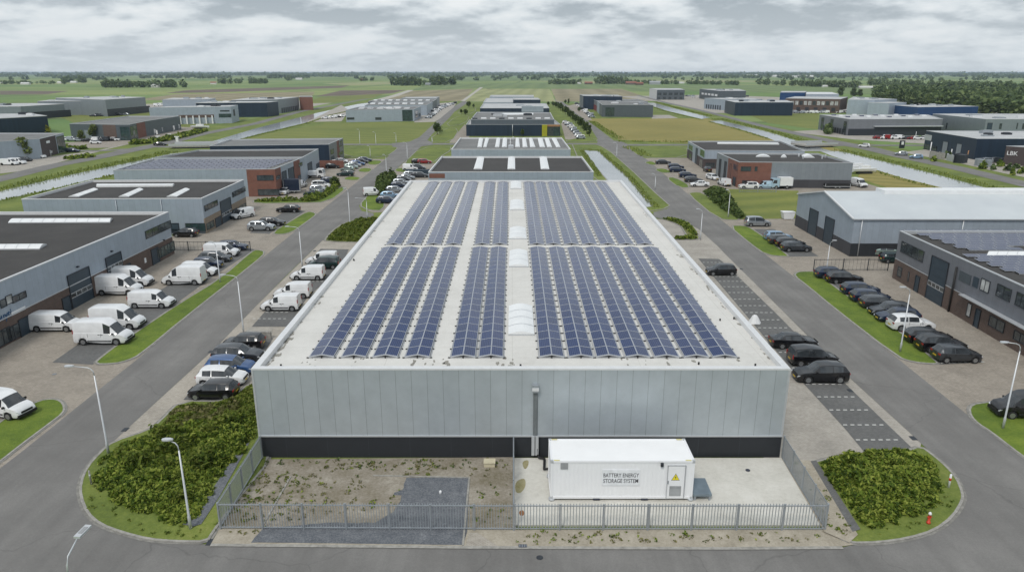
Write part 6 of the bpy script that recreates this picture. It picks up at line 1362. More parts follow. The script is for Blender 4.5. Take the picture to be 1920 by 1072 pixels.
tx = text_mesh('BATTERY ENERGY\nSTORAGE SYSTEM', .31, 'lettering_black', 'sign_lettering', bess, ((su0+su1)/2, -.032, (sz0+sz1)/2-.06), (math.pi/2, 0, 0), .003)
wdt = max(v.co.x for v in tx.data.vertices)-min(v.co.x for v in tx.data.vertices); tx.scale = ((su1-su0)*.95/wdt, (su1-su0)*.95/wdt*1.45, 1); tx.location.z += .02
dr, (du0, du1, dz0, dz1) = cbox('door', 1249.5, 873, 1285, 932.5, plain('door_white', (.76, .77, .79), .4, 0, .02), d1=.035)
mb = MB()
for a_, b_, c_, d_ in ((du0-.06, du0-.02, dz0, dz1+.05), (du1+.02, du1+.06, dz0, dz1+.05), (du0-.06, du1+.06, dz1+.02, dz1+.06)): mb.box(a_, b_, -.06, -.0, c_, d_)
mb.build('door_frame', 'trim_pale', dr, local=True)
cbox('door_vent', 1254, 910, 1277, 928, 'vent_grey', .03, .05, dr); mb = MB()
for i in range(6): mb.box(du0+.18, du1-.22, -.062, -.05, dz0+.17+i*.09, dz0+.20+i*.09)
mb.build('vent_slats', 'trim_pale', dr, local=True)
u_, z_ = on_wall(1250.5, 903, A, Bc); mb = MB(); mb.box(u_+.04, u_+.1, -.09, -.035, z_-zc-.1, z_-zc+.12); mb.build('handle', 'galvanised', dr, local=True)
u_, z_ = on_wall(1266.5, 894.5, A, Bc); z_ -= zc
mb = MB(); r_ = .24; mb.face([(u_-r_, -.042, z_-.16), (u_+r_, -.042, z_-.16), (u_, -.042, z_+.26)]); mb.face([(u_-r_*1.15, -.039, z_-.19), (u_+r_*1.15, -.039, z_-.19), (u_, -.039, z_+.32)], 1); mb.build('warning_triangle', ['sign_yellow', 'ink'], dr, local=True)
mb = MB(); mb.face([(u_+.03, -.046, z_+.17), (u_-.05, -.046, z_+.02), (u_, -.046, z_+.02), (u_-.02, -.046, z_-.12), (u_+.06, -.046, z_+.05), (u_+.01, -.046, z_+.05)]); mb.build('bolt_symbol', 'ink', dr, local=True)
cbox('camera_box', 1238.5, 866.5, 1244, 873, 'dark_frame', -.02, .14)
for a_, b_ in ((1112, 1124.5), (1202, 1214.5)): cbox('forklift_pocket', a_, 933.5, b_, 937, 'ink', -.05, .008)
# steel step platform on the right
P0 = G(1300, 932, zc+.5); pf = [G(a, b, zc+.5) for a, b in ((1300, 926), (1335, 926), (1322, 895.5), (1297, 895.5))]; o = thing('steel_platform', 'blue grey steel platform on short legs at the right end of the battery container', 'platform', (pf[0].x, pf[0].y, zc))
P = ccw([tuple(q.to_2d()) for q in pf]); mb = MB(); mb.prism(P, zc+.34, zc+.5); mb.build('deck', plain('steel_deck', (.20, .25, .29), .4, .4, .15, 1.5), o)
lg = MB(); lg.box(-.06, .06, -.06, .06, 0, .34); lgm = lg.mesh('leg', 'galvanised')
for q in inset(P, .12): inst('leg', lgm, o, (q[0]-pf[0].x, q[1]-pf[0].y, 0))
# small things in the compound
g = G(918, 873); mb = MB(); mb.box(g.x-.38, g.x+.38, g.y-.28, g.y+.28, .06, .36); mb.box(g.x-.42, g.x+.42, g.y-.32, g.y+.32, .36, .42); tag(mb.build('inspection_box', plain('cream', (.55, .50, .36), .8)), 'cream inspection box with lid on the bare ground left of the concrete pad', 'utility box')
for x, y in ((826, 925.5),):
    g = G(x, y, .08); mb = MB(); mb.tube([(g.x, g.y, .07), (g.x, g.y, .30), (g.x, g.y, .36)], [.09, .09, .03], 10); tag(mb.build('vent_cap', 'sign_white'), 'small white vent cap standing on the dark gravel', 'vent cap')
g = G(980, 1025); mb = MB(); mb.box(g.x-.25, g.x+.25, g.y-.14, g.y+.14, .05, .105); 
for i in range(5): mb.box(g.x-.22+i*.1, g.x-.18+i*.1, g.y-.11, g.y+.11, .105, .112, 1)
tag(mb.build('storm_drain', ['ink', 'galvanised']), 'dark gully grating in the kerb in front of the concrete pad', 'drain')
g = G(1402, 881.5, zc); mb = MB(); mb.tube([(g.x, g.y, zc), (g.x, g.y, zc+.05)], .16, 10); tag(mb.build('pad_drain', 'ink'), 'small dark drain cover on the open concrete pad', 'drain')
A_, B_ = G(461, 635), G(508, 636); mb = MB(); mb.obox(A_, B_-A_, (0, .3, 0), (0, 0, .75)); mb.obox(A_+Vector((0, 0, .75)), B_-A_, (0, .42, 0), (0, 0, .06)); tag(mb.build('low_wall', 'stone_kerb'), 'pale low wall between the corner cars and the white vans', 'wall')
sheet('paving', [(463, 614), (512, 614), (508, 632), (461, 632)], .058, 'paving_light')
g = G(1414, 606); mb = MB(); rg_ = random.Random(4)
for i in range(8):
    for j in range(4):
        a0, a1 = i*math.pi/4, (i+1)*math.pi/4; f_ = lambda a, k: (g.x+math.cos(a)*(.75-.12*k), g.y+math.sin(a)*(.6-.1*k), .06+k*.22+.05*math.sin(a*3+k))
        mb.face([f_(a0, j), f_(a1, j), f_(a1, j+1), f_(a0, j+1)], 0, smooth=True)
mb.face([f_(i*math.pi/4, 4) for i in range(8)]); tag(mb.build('bulk_bag', 'sign_white'), 'white bulk bag standing on the dashed bays against the right wall of the solar hall', 'bag')
# palisade fence
def fence(points, label, hf, step=.19, zb=.08, post_every=None, posts=None, dark='galvanised', r=.017, name='fence', bars=True, base_z=.06, tip=.06):
    A = points[0]; o = thing(name, label, 'fence', (A.x, A.y, 0))
    pm = MB(); pm.box(-.045, .045, -.045, .045, 0, hf+base_z+.05); pmesh = pm.mesh('post', dark)
    for P_ in posts or points: inst('post', pmesh, o, (P_.x-A.x, P_.y-A.y, 0))
    for a, b in zip(points, points[1:]):
        d = (b-a); L = d.length; d.normalize(); n = Vector((-d.y, d.x, 0)); mb = MB()
        for z in (base_z+.12, base_z+hf-.10): mb.obox(a+Vector((0, 0, z))-n*.025, d*L, n*.05, (0, 0, .06))
        if bars:
            k = step/2
            while k < L:
                p_ = a+d*k+n*.028; mb.obox(p_+Vector((0, 0, zb))-d*r, d*2*r, n*.022, (0, 0, base_z+hf+tip-zb)); k += step
        mb.build('fence_panel', dark, o)
    return o
HF = hgt(1130, 995, 946.5)-.02
def split(a, b, n): return [a.lerp(b, i/n) for i in range(n+1)]
FLc, FM, FRc = G(414, 992), G(963, 995.5), G(1546, 993.5); FLb, FRb = G(492.5, 861), G(1466, 860.5); FMb = G(963, 862)
fp = [G(x, 993+ (x-414)*.0045) for x in (414, 493, 570, 650, 731, 808, 889, 963)]
fence(fp, 'galvanised bar fence along the road before the dirt and gravel yard', HF, .165)
fp = [G(x, 995.3) for x in (963.6, 1049, 1130, 1214, 1295, 1380, 1465, 1546)]
fence(fp, 'galvanised bar fence along the road before the white battery container', HF, .185, r=.022)
fence(split(FLc, FLb, 4), 'galvanised fence running from the road to the left hall corner', HF, .12)
fence(split(FRc, FRb, 4), 'galvanised fence running from the road to the right hall corner', HF, .12)
fence(split(FM, FMb, 3), 'galvanised fence dividing the dirt yard from the concrete pad', HF, .14)
# dark gates and yard fences
fence([G(x, y) for x, y in ((322, 470), (354, 471), (388, 471), (428, 471), (470, 471))], 'dark yard fence at the far end of the left van yard', 1.5, .6, dark='dark_frame', r=.008)
fence([G(x, y) for x, y in ((1525, 508.5), (1580, 508), (1626, 508), (1664, 508))], 'dark sliding gate beside the right row of cars', 1.7, .55, dark='dark_frame', r=.008)
fence([G(x, y) for x, y in ((1386, 361), (1420, 361.5), (1455, 361.5))], 'low thin fence before the white suv and box truck', 1.0, .5, dark='galvanised', r=.02)
# marker posts
def marker(px, py, label, h, c1, c2, r=.07, bands=2):
    g = G(px, py); o = thing('marker_post', label, 'post', (g.x, g.y, .1)); mb = MB(); mb.tube([(0, 0, 0), (0, 0, h), (0, 0, h+.04)], [r, r, r*.4], 10); mb.build('post', c1, o, local=True)
    mb = MB(); mb.tube([(0, 0, h*.55), (0, 0, h*.75)], r*1.06, 10); mb.build('band', c2, o, local=True)
    return o
marker(1778, 916, 'white marker post with red mark at the outer edge of the right planting bed', 1.0, 'sign_white', 'plastic_red', .075)
marker(172, 910, 'short pale marker post on the kerb of the left planting bed', 1.05, 'stone_kerb', 'trim_pale', .06)
g = G(1740, 983); hy = thing('fire_hydrant', 'orange red hydrant with a white cap on the right planting bed', 'hydrant', (g.x, g.y, .1)); mb = MB(); mb.tube([(0, 0, 0), (0, 0, .12), (0, 0, .13), (0, 0, .62), (0, 0, .64)], [.12, .12, .08, .08, .10], 12); mb.tube([(-.14, 0, .45), (.14, 0, .45)], .045, 8); mb.build('body', 'plastic_red', hy, local=True)
mb = MB(); mb.tube([(0, 0, .64), (0, 0, .70), (0, 0, .78), (0, 0, .82)], [.10, .10, .07, .02], 12); mb.build('cap', 'sign_white', hy, local=True)
marker(148+0, 1000-0, 'x', 1, 'sign_white', 'ink') if False else None
# street lamps: base point, pole top point, lamp head point
def lamp(base, top, head, label, h=None, z=.08, double=False):
    b = G(*base); hp = h or hgt(base[0], base[1], top[1]); tp = Vector((b.x, b.y, hp))
    hd = None; o = thing('street_lamp', label, 'street lamp', (b.x, b.y, z))
    d = Vector((head[0]-top[0], 0, 0)); s_ = 1 if head[0] > top[0] else -1; hp_ = G(head[0], head[1], hp+.25); arm = max(.5, min(2.0, abs(hp_.x-b.x)))
    mb = MB(); mb.tube([(0, 0, 0), (0, 0, .9), (0, 0, .95), (0, 0, hp-.5)], [.10, .10, .075, .045], 10); mb.build('pole', 'lamp_metal', o, local=True)
    mb = MB(); mb.tube([(0, 0, hp-.5), (s_*.03, 0, hp-.2), (s_*.16, 0, hp), (s_*.4, 0, hp+.10), (s_*(arm-.2), 0, hp+.2)], .035, 8); mb.build('arm', 'lamp_metal', o, local=True)
    mb = MB(); x0, x1 = s_*(arm-.25), s_*(arm+.40)
    P = [(x0, .05), (x0+(x1-x0)*.35, .15), (x0+(x1-x0)*.8, .16), (x1, .07)]; zt = hp+.27
    L_ = [(x, -w_, zt) for x, w_ in P]+[(x, w_, zt) for x, w_ in P[::-1]]
    if s_ < 0: L_ = L_[::-1]
    mb.face(L_); lo = [(x, y, zt-.09) for x, y, _ in L_]; mb.face(lo[::-1])
    for i in range(len(L_)): j = (i+1) % len(L_); mb.face([lo[i], lo[j], L_[j], L_[i]])
    mb.build('lamp_head', 'lamp_metal', o, local=True); mb = MB(); mb.box(min(x0, x1)+.2, max(x0, x1)-.12, -.1, .1, zt-.11, zt-.088); mb.build('lens', 'lamp_clear', o, local=True)
    return o
lg_ = 'street lamps of the estate'
lamp((204, 852), (174, 688), (140, 682), 'tall lamp at the upper left kerb of the planting bed'); lamp((358, 993), (322, 827), (309, 836), 'tall lamp rising out of the lower left planting bed')
lamp((457, 624), (446, 519), (420, 515), 'lamp between the left road and the white vans by the solar hall'); lamp((413, 530), (405, 457), (404, 456), 'slim lamp on the verge of the left van yard')
lamp((567, 502), (558, 428), (541, 424), 'lamp at the road edge opposite the clipped shrub bed'); lamp((656.6, 424), (651.5, 356), (646, 354), 'lamp standing in the round shrub bed by the left junction'); lamp((689, 411.5), (687, 374), (680, 363), 'lamp at the corner of the verge behind the shrub bed')
lamp((764, 301), (761.5, 269), (758, 267), 'lamp right of the left road just before the crossing'); lamp((725, 330), (724, 292), (720, 290), 'lamp left of the left road beside the small verges'); lamp((675, 272), (674, 244), (672, 243), 'leftmost lamp on the cross road by the meadow')
lamp((705, 272), (702, 249), (700, 248), 'lamp on the cross road right of the leftmost one'); lamp((743, 269), (742.5, 251), (741, 250), 'lamp on the cross road nearest the left junction'); lamp((694.5, 296), (694.5, 275), (692, 274), 'lamp on the small green beside the navy blue unit')
lamp((810, 269), (810, 256), (808, 255), 'short white lamp on the corner right of the crossing')
lamp((1687.5, 660), (1708, 541), (1689, 536), 'lamp on the verge before the white car in the right row'); lamp((1880, 804), (1912, 642), (1875, 637), 'tall lamp on the round verge at the right picture edge'); lamp((1313, 450), (1316.6, 395), (1312, 394), 'lamp beside the low hedge ring right of the solar hall')
lamp((1365, 408), (1369, 359), (1366, 357), 'lamp at the reed ditch beside the meadow'); lamp((1228, 356), (1228.5, 328), (1225, 326), 'lamp left of the right road beside the canal end'); lamp((1156, 296), (1156, 269), (1153, 268), 'lamp at the corner of the short canal by the crossing')
lamp((1549.5, 508), (1556, 454), (1561, 452), 'rust coloured pole lamp beside the dark sliding gate')
# the nearest lamp stands below the picture edge; only its head and neck are seen
g_ = G(121, 1046, 8.2); b = Vector((g_.x, g_.y, 0)); o = thing('street_lamp', 'lamp whose curved neck rises over the bottom left picture edge', 'street lamp', (b.x, b.y, .05))
hq_ = G(148, 1003, 8.6)-b; tp = Vector((0, 0, 8.0)); e = Vector((hq_.x, hq_.y, 0))
mb = MB(); mb.tube([(0, 0, 0), (0, 0, 1), (0, 0, 7.4)], [.11, .08, .05], 10); mb.build('pole', 'lamp_metal', o, local=True)
mb = MB(); mb.tube([(0, 0, 7.4), tuple(e*.05+Vector((0, 0, 7.8))), tuple(e*.2+Vector((0, 0, 8.1))), tuple(e*.9+Vector((0, 0, 8.5)))], .035, 8); mb.build('arm', 'lamp_metal', o, local=True)
en = e.normalized(); sn = Vector((-en.y, en.x, 0)); mb = MB(); c0 = e*.85+Vector((0, 0, 8.5)); mb.obox(c0-sn*.14, en*.75+Vector((0, 0, .05)), sn*.28, (0, 0, .09)); mb.build('lamp_head', 'lamp_metal', o, local=True)
mb = MB(); mb.obox(c0-sn*.09+en*.2+Vector((0, 0, .105)), en*.4+Vector((0, 0, .03)), sn*.18, (0, 0, .01)); mb.build('lens', 'vent_grey', o, local=True)
# flag masts and signs far off
for x, y, h_, l_ in ((1715, 268, 4.4, 'white flagpole before the teal hall, left one'), (1743, 290, 4.2, 'white banner pole at the corner of the teal hall'), (1813, 300, 3, 'tan post beside the dark grey walls'), (1783, 292, 2.2, 'white post between the tall grey doors')):
    g = G(x, y); mb = MB(); mb.tube([(g.x, g.y, 0), (g.x, g.y, h_)], .16 if h_ != 4.4 else .08, 8); tag(mb.build('flagpole', 'sign_white' if 'tan' not in l_ else 'timber'), l_, 'pole')
for i, (x, y) in enumerate(((281, 252), (290, 254), (294, 256), (304, 250), (326, 247), (336, 244))):
    g = G(x, y); mb = MB(); mb.tube([(g.x, g.y, 0), (g.x, g.y, 2.8)], .07, 8); mb.obox((g.x, g.y-.03, .9), (.6, 0, 0), (0, .05, 0), (0, 0, 1.8)); tag(mb.build('banner', 'sign_white'), 'white banner on a short pole before the slate office hall, '+('leftmost', 'second from the left', 'third from the left', 'fourth from the left', 'fifth from the left', 'rightmost')[i], 'banner', 'banners before the slate office hall')
for x, y, h_, l_ in ((333, 269, 3, 'white sign pillar at the left canal junction'), (318, 261, 2.4, 'white post on the bank at the left canal road'), (297, 265, 2.4, 'yellowish post at the hedge corner across the canal')):
    g = G(x, y); mb = MB(); mb.box(g.x-.5, g.x+.5, g.y-.2, g.y+.2, 0, h_*.8); mb.box(g.x-.9, g.x+.9, g.y-.25, g.y+.25, h_*.8, h_*.92) ; tag(mb.build('sign_pillar', 'sign_white'), l_, 'sign')
for x, y, l_ in ((1690.5, 278, 'dark sign box with a white mark near the teal hall'),):
    g = G(x, y); o = thing('sign_box', l_, 'sign', tuple(g)); mb = MB(); mb.box(-.9, .9, -.25, .25, 0, 2.8); mb.build('panel', 'dark_frame', o, local=True); mb = MB(); mb.box(-.45, .45, -.28, -.25, 1.3, 2.4); mb.build('mark', 'sign_white', o, local=True)
# walls and pens before the teal hall
mb = MB(); A, B = G(1741, 298), G(1786, 303)
def yardwall(a, b, h, mat, label, name='yard_wall', th=.3):
    A, B = G(*a), G(*b); d = (B-A); mb = MB(); n = Vector((-d.y, d.x, 0)).normalized()*th; mb.obox(A, d, n, (0, 0, h)); L = d.length; d.normalize(); k = 0
    while k < L: mb.obox(A+d*k-n*.3, d*.2, n*1.6, (0, 0, h+.25)); k += 3.0
    tag(mb.build(name, mat), label, 'wall')
yardwall((1742, 297), (1770, 300), 2.2, 'stone_kerb', 'pale pillared wall beside the right canal road'); yardwall((1774, 301), (1786, 304), 2.0, 'trim_pale', 'white panelled wall next to the dark skips'); yardwall((1789, 305.5), (1806, 307), 2.6, 'dark_frame', 'dark grey pen at the end of the pale walls', th=3)
yardwall((1828, 311), (1852, 314), 2.0, 'galvanised', 'grey barred gate pen beside the clipped bushes', th=1.5)
# ================================================================== PLANTS, FAR COUNTRY, HAZE
from mathutils import noise as mn
def quads(name, C, size, mat, seed=1, parent=None, org=(0, 0, 0), upright=False, aspect=1.6, base=None, jitter=.5, **k):
    """many small leaf-sized faces at the points C"""
    rg = np.random.default_rng(seed); C = np.asarray(C, dtype=float); n = len(C)
    if upright:
        a = rg.uniform(0, 6.283, n); U = np.stack([np.cos(a), np.sin(a), np.zeros(n)], 1); V = np.stack([rg.normal(0, .22, n), rg.normal(0, .22, n), np.ones(n)], 1)
    else:
        Nn = rg.normal(size=(n, 3)); Nn[:, 2] = np.abs(Nn[:, 2])+.35; Nn /= np.linalg.norm(Nn, axis=1)[:, None]; T = rg.normal(size=(n, 3))
        U = np.cross(Nn, T); U /= np.linalg.norm(U, axis=1)[:, None]; V = np.cross(Nn, U)
    s_ = (np.asarray(size)*rg.uniform(1-jitter, 1+jitter, n))[:, None]; U = U*s_*.5; V = V*s_*.5*aspect
    if upright: C = C+V
    P = np.stack([C-U*.35-V, C+U-V*.25, C+U*.3+V, C-U+V*.3], 1).reshape(-1, 3)-np.asarray(org)[None, :]
    me = bpy.data.meshes.new(name); me.vertices.add(4*n); me.vertices.foreach_set('co', P.ravel()); me.loops.add(4*n); me.loops.foreach_set('vertex_index', np.arange(4*n, dtype=np.int32))
    me.polygons.add(n); me.polygons.foreach_set('loop_start', np.arange(0, 4*n, 4, dtype=np.int32)); me.polygons.foreach_set('loop_total', np.full(n, 4, dtype=np.int32))
    me.materials.append(M(mat)); me.update(calc_edges=True); me.validate()
    o = bpy.data.objects.new(name, me); COL.objects.link(o)
    if parent is not None: o.parent = parent
    return tag(o, **k)
def inside(P, x, y):
    c = np.zeros(len(x), dtype=bool); n = len(P); j = n-1
    for i in range(n):
        xi, yi = P[i]; xj, yj = P[j]; m_ = ((yi > y) != (yj > y)) & (x < (xj-xi)*(y-yi)/(yj-yi+1e-12)+xi); c ^= m_; j = i
    return c
def sample(P, dens, seed):
    rg = np.random.default_rng(seed); P = [tuple(q) for q in P]; xs = [p[0] for p in P]; ys = [p[1] for p in P]; A = (max(xs)-min(xs))*(max(ys)-min(ys)); n = int(A*dens)
    x = rg.uniform(min(xs), max(xs), n); y = rg.uniform(min(ys), max(ys), n); k = inside(P, x, y); return x[k], y[k]
def edge_dist(P, x, y):
    d = np.full(len(x), 1e9)
    for i in range(len(P)):
        a = np.array(P[i-1]); b = np.array(P[i]); e = b-a; L2 = max(1e-9, (e**2).sum()); t_ = np.clip(((x-a[0])*e[0]+(y-a[1])*e[1])/L2, 0, 1); d = np.minimum(d, np.hypot(x-a[0]-t_*e[0], y-a[1]-t_*e[1]))
    return d
def bushes(pts, h, label, mat='shrub_leaf', dens=220, leaf=.17, bump=.9, seed=1, name='shrubbery', kind='stuff', cat=None, world=False, z0=.1, edge=.7):
    P = ccw(pts) if world else gp(pts); P = smooth_poly(P, 1); x, y = sample(P, dens, seed); wob = np.array([mn.noise(Vector((a_*.7, b_*.7, seed+.5)))*.9+mn.noise(Vector((a_*2.3, b_*2.3, seed)))*.5 for a_, b_ in zip(x, y)])*min(edge, 1.3); ed = np.clip((edge_dist(P, x, y)-np.abs(wob)*1.1)/edge, 0, 1)**.6; kp = ed > .02; x, y, ed = x[kp], y[kp], ed[kp]
    rg = np.random.default_rng(seed+5); hh = np.empty(len(x))
    for i in range(len(x)):
        q = Vector((x[i]*bump, y[i]*bump, seed*3.1)); c = mn.cell_vector(q)[0]
        hh[i] = (.62+.5*abs(mn.noise(q))*1.6+.75*(mn.noise(q*.33)))*(1.08-.75*mn.voronoi(q*.8, distance_metric='DISTANCE')[0][0])
    hh = np.clip(hh, .12, 1.5)*h*ed
    z = z0+hh*(1-.55*rg.random(len(x))**2.0); o = quads(name, np.stack([x, y, z], 1), leaf, mat, seed, kind=kind)
    if label: o['label'] = label
    if cat: o['category'] = cat
    return o
def reeds(lines, width, h, name='reeds', mat='reed_leaf', dens=5, seed=3, wd=.35):
    pts = []; rg = np.random.default_rng(seed); ss = []
    for ln in lines:
        W_ = [G(*p) for p in ln]
        for a, b in zip(W_, W_[1:]):
            L = (b-a).length; n = int(L*width*dens); t_ = rg.uniform(0, 1, n); d = (b-a).normalized(); o_ = rg.uniform(-.5, .5, n)*width
            for i in range(n): pts.append((a.x+(b.x-a.x)*t_[i]-d.y*o_[i], a.y+(b.y-a.y)*t_[i]+d.x*o_[i], .03)); ss.append(wd*(.6+.8*rg.random()))
    return quads(name, pts, np.array(ss), mat, seed, upright=True, aspect=h/wd, kind='stuff', jitter=.4)
bushes([(172, 895), (196, 848), (250, 826), (300, 806), (360, 792), (440, 782), (484, 775), (480, 835), (440, 872), (404, 925), (364, 990), (300, 984), (220, 952), (180, 922)], 1.2, None, dens=300, leaf=.21, seed=1, bump=.8, edge=1.6)
bushes([(292, 815), (326, 762), (428, 760), (468, 714), (488, 750), (486, 800), (400, 815), (330, 825)], .6, None, mat='juniper_leaf', dens=260, leaf=.18, seed=2, bump=1.4, name='ground_cover')
bushes([(290, 818), (326, 764), (430, 760), (456, 735), (462, 800), (380, 815)], .7, None, mat='dry_weed', dens=110, leaf=.16, seed=12, bump=2.2, name='ground_cover')
bushes([(1528, 868), (1570, 856), (1600, 852), (1640, 846), (1705, 847), (1755, 870), (1777, 900), (1778, 934), (1744, 962), (1695, 985), (1660, 997), (1616, 992), (1584, 945), (1552, 905)], 1.35, None, dens=300, leaf=.21, seed=3, bump=.75, edge=1.6)
bushes([(611, 453), (613, 447), (633, 429), (660, 416), (704, 411), (722, 418), (698, 454)], .8, None, mat='juniper_leaf', dens=110, leaf=.26, seed=4, bump=.9, name='ground_cover')
bushes([(1316, 357), (1342, 353), (1362, 357), (1372, 372), (1395, 404), (1402, 411), (1380, 412), (1350, 392), (1325, 371)], 1.9, None, mat='tree_leaf', dens=26, leaf=.42, seed=6, bump=.35, name='reeds', edge=1.5)
def hedge(pts, h, label, mat='shrub_leaf', dens=90, leaf=.24, seed=11, group=None):
    o = bushes(pts, h, label, mat, dens, leaf, 1.0, seed, 'hedge', None, 'hedge', edge=.35); 
    if group: o['group'] = group
    return o
hedge([(560, 380), (566, 375), (600, 369), (630, 349), (637, 345), (640, 350), (612, 372), (590, 379)], 1.7, 'clipped green hedge around the car corner of the red brick unit', dens=60)
hedge([(476, 377), (560, 374.5), (560, 378), (476, 380)], .9, 'low hedge strip along the front of the red brick unit', dens=60)
hedge([(704, 352), (706, 340), (715, 334), (742, 331), (746, 338), (738, 348), (724, 362), (716, 372), (706, 366)], 2.2, 'bushy green shrub mass beside the row of cars behind the left junction', 'tree_leaf', dens=40, leaf=.4)
hedge([(1234, 409.5), (1275, 413), (1300, 428), (1311, 444), (1296, 441), (1276, 423), (1255, 415)], .7, 'curved low hedge around the paved corner right of the solar hall', dens=60)
hedge([(1263, 450), (1308, 450), (1306, 445.5), (1264, 445.5)], .8, 'straight clipped hedge piece in front of the paved corner', dens=90)
hedge([(240, 270), (300, 264), (345, 255), (380, 246), (392, 243), (388, 248), (340, 260), (300, 268), (245, 273)], 1.8, 'long hedge across the left canal before the slate office hall', dens=6, leaf=.8)
hedge([(120, 279), (165, 278), (165, 280.5), (120, 282)], 1.4, 'short hedge between the two canal side car parks on the left', dens=8, leaf=.7)
hedge([(118, 298), (180, 292), (178, 296), (120, 300)], 1.3, 'clipped hedge in front of the dark red brick end', dens=8, leaf=.7); hedge([(1545, 246), (1561, 246), (1560, 253), (1546, 253)], 4.2, 'dark square clump of shrubs before the long grey hall', 'wood_leaf', dens=10, leaf=.9)
for i, (x, y) in enumerate(((1750, 302), (1776, 296), (1842, 316), (1862, 318), (1876, 312), (1890, 320), (1898, 328), (1905, 316), (1915, 325))):
    a = 6+i % 3*2; hedge([(x-a, y), (x-a*.5, y-2), (x+a*.6, y-2), (x+a, y), (x+a*.5, y+1.8), (x-a*.6, y+1.8)], 1.9, 'rounded bush beside the right canal road, '+(ORD[i] if i < 8 else 'rightmost'), 'wood_leaf' if i % 2 else 'shrub_leaf', dens=16, leaf=.55, seed=20+i, group='rounded bushes by the brown block')
reeds([[(0, 378), (110, 354.5), (176, 338.5), (214, 329), (330, 312), (400, 293)], [(395, 279), (480, 255), (576, 232), (618, 217), (660, 207)]], 2.0, .35, dens=4, wd=.28)
reeds([[(-20, 360), (0, 356.5), (60, 342), (151, 321.5), (240, 303), (322, 285.5)]], 5, .5, dens=3, seed=4, wd=.3)
reeds([[(1093, 281), (1124, 282.5), (1138, 295), (1182, 334), (1218, 377), (1232, 390)], [(1091, 283), (1105, 302), (1125, 331)]], 1.6, .32, dens=9, seed=5, wd=.22)
reeds([[(1332, 225), (1352, 224), (1440, 245), (1509, 265.5)], [(1570, 281.5), (1616, 291), (1742, 321), (1868, 354.5), (1960, 378)], [(1228, 191.5), (1262, 201), (1332, 218.5)]], 3.5, .5, dens=2.5, seed=6, wd=.3)
reeds([[(1330, 229), (1385, 244), (1440, 261)], [(1600, 309), (1692, 338), (1803, 365)], [(1205, 195), (1250, 210), (1316, 225.5)]], 2, .35, dens=3, seed=16, wd=.28)
reeds([[(1160, 266), (1230, 267), (1330, 268)], [(1175, 277), (1195, 284), (1210, 294)], [(1110, 229), (1150, 255), (1165, 262)]], 4, .6, dens=2, seed=7, wd=.3)
for sd_, pts_ in ((91, [(170, 900), (200, 850), (290, 820), (420, 790), (478, 790), (470, 840), (400, 930), (365, 985), (300, 985), (215, 955), (175, 925)]), (92, [(1528, 868), (1600, 852), (1705, 847), (1777, 900), (1744, 962), (1660, 997), (1584, 945)])):
    P_ = inset(gp(pts_), 1.3); rg_ = np.random.default_rng(sd_); x_, y_ = sample(P_, .35, sd_); C_ = []     # taller single sprays standing out of the mass
    for a_, b_ in zip(x_, y_):
        k_ = rg_.integers(60, 150); r_ = rg_.uniform(.3, .7); h_ = rg_.uniform(.8, 1.5); q_ = rg_.normal(size=(k_, 3))*np.array([r_, r_, r_*.55])*.55; C_.append(q_+np.array([a_, b_, h_]))
    quads('shrubbery', np.concatenate(C_), .145, 'juniper_leaf' if sd_ == 91 else 'shrub_leaf', sd_, kind='stuff', aspect=2.2)
# weeds on the bare ground
def weeds(pts, n, seed, mat='dry_weed', z=.07, name='weeds'):
    P = gp(pts); rg = np.random.default_rng(seed); x, y = sample(P, 3, seed); idx = rg.permutation(len(x)); C = []; m_ = 0
    for i in idx:
        if mn.noise(Vector((x[i]*.5, y[i]*.5, seed))) < rg.uniform(-.5, .3): continue
        k = rg.integers(2, 13); r_ = .03+.014*k
        for _ in range(k): a, q = rg.uniform(0, 6.28), rg.random()**.5*r_; C.append((x[i]+math.cos(a)*q, y[i]+math.sin(a)*q*1.0, z+rg.random()*.05*(1+k/10)))
        m_ += 1
        if m_ >= n: break
    return quads(name, C, .085, mat, seed, kind='stuff')
weeds([(425, 985), (495, 865), (960, 862), (960, 893), (760, 893), (740, 950), (560, 975)], 190, 31); weeds([(425, 985), (495, 865), (960, 862), (960, 893), (760, 893), (740, 950), (560, 975)], 60, 32, 'shrub_leaf')
weeds([(495, 863), (960, 862), (960, 880), (500, 885)], 160, 33, 'tree_leaf'); weeds([(425, 990), (470, 900), (520, 885), (600, 900), (560, 990)], 220, 45, 'juniper_leaf'); weeds([(400, 1018), (415, 996), (490, 997), (470, 1016)], 40, 34); weeds([(880, 1010), (890, 900), (960, 895), (960, 1018)], 70, 35, 'shrub_leaf')
weeds([(960, 1020), (965, 1000), (1545, 999), (1560, 1018)], 200, 36); weeds([(960, 1020), (965, 1000), (1545, 999), (1560, 1018)], 60, 37, 'shrub_leaf'); weeds([(1470, 866), (1515, 868), (1600, 1010), (1560, 1005)], 160, 38); weeds([(1475, 870), (1518, 870), (1605, 1010), (1552, 1000)], 260, 48, 'juniper_leaf', z=.14); weeds([(1540, 1000), (1550, 985), (1600, 1005), (1590, 1020)], 120, 49, 'shrub_leaf', z=.14)
weeds([(490, 870), (440, 940), (410, 1000), (396, 1010), (400, 960), (470, 862)], 110, 39, 'juniper_leaf', z=.12); weeds([(415, 980), (490, 866), (520, 868), (450, 975)], 80, 40, 'shrub_leaf'); weeds([(975, 1018), (1010, 998), (1060, 1000), (1030, 1020)], 40, 41, 'juniper_leaf')
weeds([(165, 895), (205, 850), (230, 945), (380, 990), (385, 1012), (240, 1000), (170, 960)], 200, 42, 'juniper_leaf', z=.11); weeds([(1600, 1012), (1740, 960), (1775, 930), (1795, 940), (1700, 1005)], 130, 43, 'juniper_leaf', z=.11)
